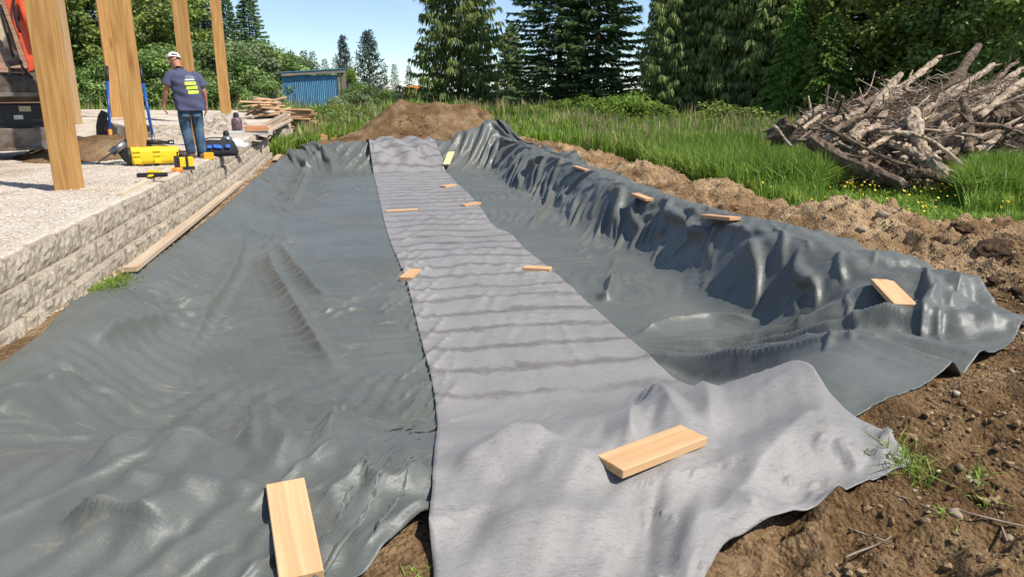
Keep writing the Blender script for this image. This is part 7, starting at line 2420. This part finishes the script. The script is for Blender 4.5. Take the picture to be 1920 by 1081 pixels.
# t-shirt
ZS = [0.79, 0.84, 1.0, 1.12, 1.24, 1.33, 1.39, 1.43, 1.46]
AS = [0.222, 0.220, 0.212, 0.214, 0.222, 0.220, 0.185, 0.115, 0.082]
BS = [0.160, 0.157, 0.148, 0.150, 0.158, 0.150, 0.120, 0.092, 0.080]
def torso(z, th, off=0.0):
    cx = np.interp(z, [0.83, 1.1, 1.3, 1.47], [0.012, -0.01, -0.035, -0.075]); cy_ = np.interp(z, [0.83, 1.1, 1.3, 1.47], [0.0, 0.015, 0.045, 0.10])
    a = np.interp(z, ZS, AS); b_ = np.interp(z, ZS, BS)
    c, s = np.cos(th), np.sin(th)
    e = 0.8
    wr = 0.010 * np.sin(th * 5 + z * 9) * np.clip((1.25 - z) * 3, 0, 1) + 0.006 * np.sin(z * 42 + th * 3)
    x_ = cx + (a + off + wr) * np.sign(c) * np.abs(c) ** e
    y_ = cy_ + (b_ + off + wr) * np.sign(s) * np.abs(s) ** e
    # the shoulders slope down to each side
    return x_, y_, z - 0.10 * np.clip((np.abs(c) - 0.2), 0, 1) * np.interp(z, [1.2, 1.43], [0, 0.35])
nz, nt_ = 40, 44
zz_ = np.interp(np.linspace(0, 1, nz), np.linspace(0, 1, len(ZS)), ZS)
Zg, Tg = np.meshgrid(zz_, np.linspace(0, 2 * math.pi, nt_, endpoint=False), indexing='ij')
x_, y_, z_ = torso(Zg, Tg)
F = [(i * nt_ + k, i * nt_ + (k + 1) % nt_, (i + 1) * nt_ + (k + 1) % nt_, (i + 1) * nt_ + k) for i in range(nz - 1) for k in range(nt_)]
shirt = link('t_shirt', np_mesh('t_shirt', np.stack([x_.ravel(), y_.ravel(), z_.ravel()], 1), F), man, navy)
for pts, rd in (([(-0.13, 0.05, 1.375), (-0.20, 0.048, 1.335), (-0.25, 0.038, 1.26), (-0.275, 0.030, 1.185)], [0.075, 0.092, 0.088, 0.092]), ([(0.08, 0.055, 1.36), (0.15, 0.052, 1.315), (0.195, 0.038, 1.24), (0.215, 0.030, 1.165)], [0.075, 0.090, 0.086, 0.090])):
    V_, F_2 = tube_arrays(pts, rd, 16, cap=False)
    me = bpy.data.meshes.new('sleeve'); me.from_pydata([tuple(v) for v in V_], [], F_2)
    for p in me.polygons:
        p.use_smooth = True
    me.materials.append(navy)
    link('sleeve', me, shirt)
hiv = plain('hi_vis_print', (0.62, 0.78, 0.06), 0.6, var=0.05)
whp = plain('white_print', (0.70, 0.70, 0.72), 0.6, var=0.05)
def back_patch(name, xa, xb, za, zb, m, n=10, skew=0.0):
    """flat print following the back of the shirt"""
    V = []
    for j in range(3):
        for i in range(n):
            tx_ = xa + (xb - xa) * i / (n - 1); z0 = za + (zb - za) * j / 2 + skew * tx_
            th = np.linspace(math.pi * 1.02, math.pi * 1.98, 200)
            X_, Y_, Z_ = torso(np.full(200, z0), th, 0.004)
            k = np.argmin(np.abs(X_ - tx_))
            V.append((tx_, Y_[k], Z_[k]))
    return link(name, np_mesh(name, V, grid_faces(n, 3)), shirt, m)
for zc in (1.215, 1.145, 1.075):
    back_patch('print_bar', -0.045 + (1.215 - zc) * 0.25, 0.12 + (1.215 - zc) * 0.2, zc - 0.024, zc + 0.024, hiv, skew=0.06)
back_patch('print_line', -0.035, 0.105, 1.262, 1.282, whp, skew=0.04)
back_patch('print_line', -0.02, 0.095, 1.292, 1.300, whp, skew=0.04)
for k in range(6):
    a_ = math.pi * (0.12 + 0.76 * k / 5)
    xx_ = 0.035 + 0.055 * math.cos(a_)
    back_patch('print_mark', xx_ - 0.006, xx_ + 0.006, 1.306 + 0.022 * math.sin(a_), 1.312 + 0.024 * math.sin(a_), whp, n=4)
# jeans
Vj = [(0.0, 0.0, 0.97), (0.0, 0.0, 0.88), (-0.09, 0.0, 0.80), (-0.085, 0.035, 0.50), (-0.062, 0.0, 0.28), (-0.045, -0.02, 0.055), (0.095, 0.0, 0.80), (0.10, 0.045, 0.50), (0.105, 0.0, 0.28), (0.11, -0.01, 0.055)]
Ej = [(0, 1), (1, 2), (2, 3), (3, 4), (4, 5), (1, 6), (6, 7), (7, 8), (8, 9)]
Rj = [(0.140, 0.105), (0.160, 0.120), (0.105, 0.115), (0.082, 0.088), (0.076, 0.080), (0.078, 0.082), (0.105, 0.115), (0.082, 0.088), (0.076, 0.080), (0.078, 0.082)]
jeans = skin_mesh('jeans', Vj, Ej, Rj, denim, man)
for sx_ in (-0.08, 0.085):
    bm = bmesh.new(); bx(bm, (sx_, -0.112, 0.735), (0.105, 0.012, 0.10), Euler((-0.12, 0, 0)))
    bm_link('back_pocket', bm, denim, jeans, bevel=0.005)
for sx_ in (-0.045, 0.11):
    bm = bmesh.new()
    bx(bm, (sx_, 0.03, 0.045), (0.10, 0.29, 0.09))
    for v in bm.verts:
        if v.co.y > 0.1 and v.co.z > 0.05:
            v.co.z -= 0.035
    bm_link('shoe', bm, plain('work_boot', (0.12, 0.08, 0.05), 0.8), man, bevel=0.02, seg=2)
# cap
bm = bmesh.new()
bmesh.ops.create_uvsphere(bm, u_segments=28, v_segments=20, radius=1.0)
bmesh.ops.delete(bm, geom=[v for v in bm.verts if v.co.z < -0.12], context='VERTS')
bmesh.ops.delete(bm, geom=[f for f in bm.faces if f.calc_center_median().y < -0.55 and 0.12 < f.calc_center_median().z < 0.50 and abs(f.calc_center_median().x) < 0.45], context='FACES')
bmesh.ops.transform(bm, matrix=Matrix.Translation((-0.124, 0.186, 1.612)) @ Euler((-0.25, 0.06, 0)).to_matrix().to_4x4() @ Matrix.Diagonal((0.100, 0.122, 0.102, 1)), verts=bm.verts)
cap = bm_link('cap', bm, plain('white_cap', (0.74, 0.73, 0.71), 0.8), man, True)
bm = bmesh.new()
for k in range(9):
    pass
n = 9
A, B = np.meshgrid(np.linspace(-1, 1, n), np.linspace(0, 1, 5))
Vc = np.stack([-0.13 + A * 0.075, 0.290 + B * 0.075 * np.sqrt(1 - 0.8 * A ** 2) - 0.035 * A ** 2, 1.580 - 0.03 * B - 0.018 * A ** 2], 2).reshape(-1, 3)
link('brim', np_mesh('brim', Vc, grid_faces(n, 5)), cap, MATS['white_cap'])
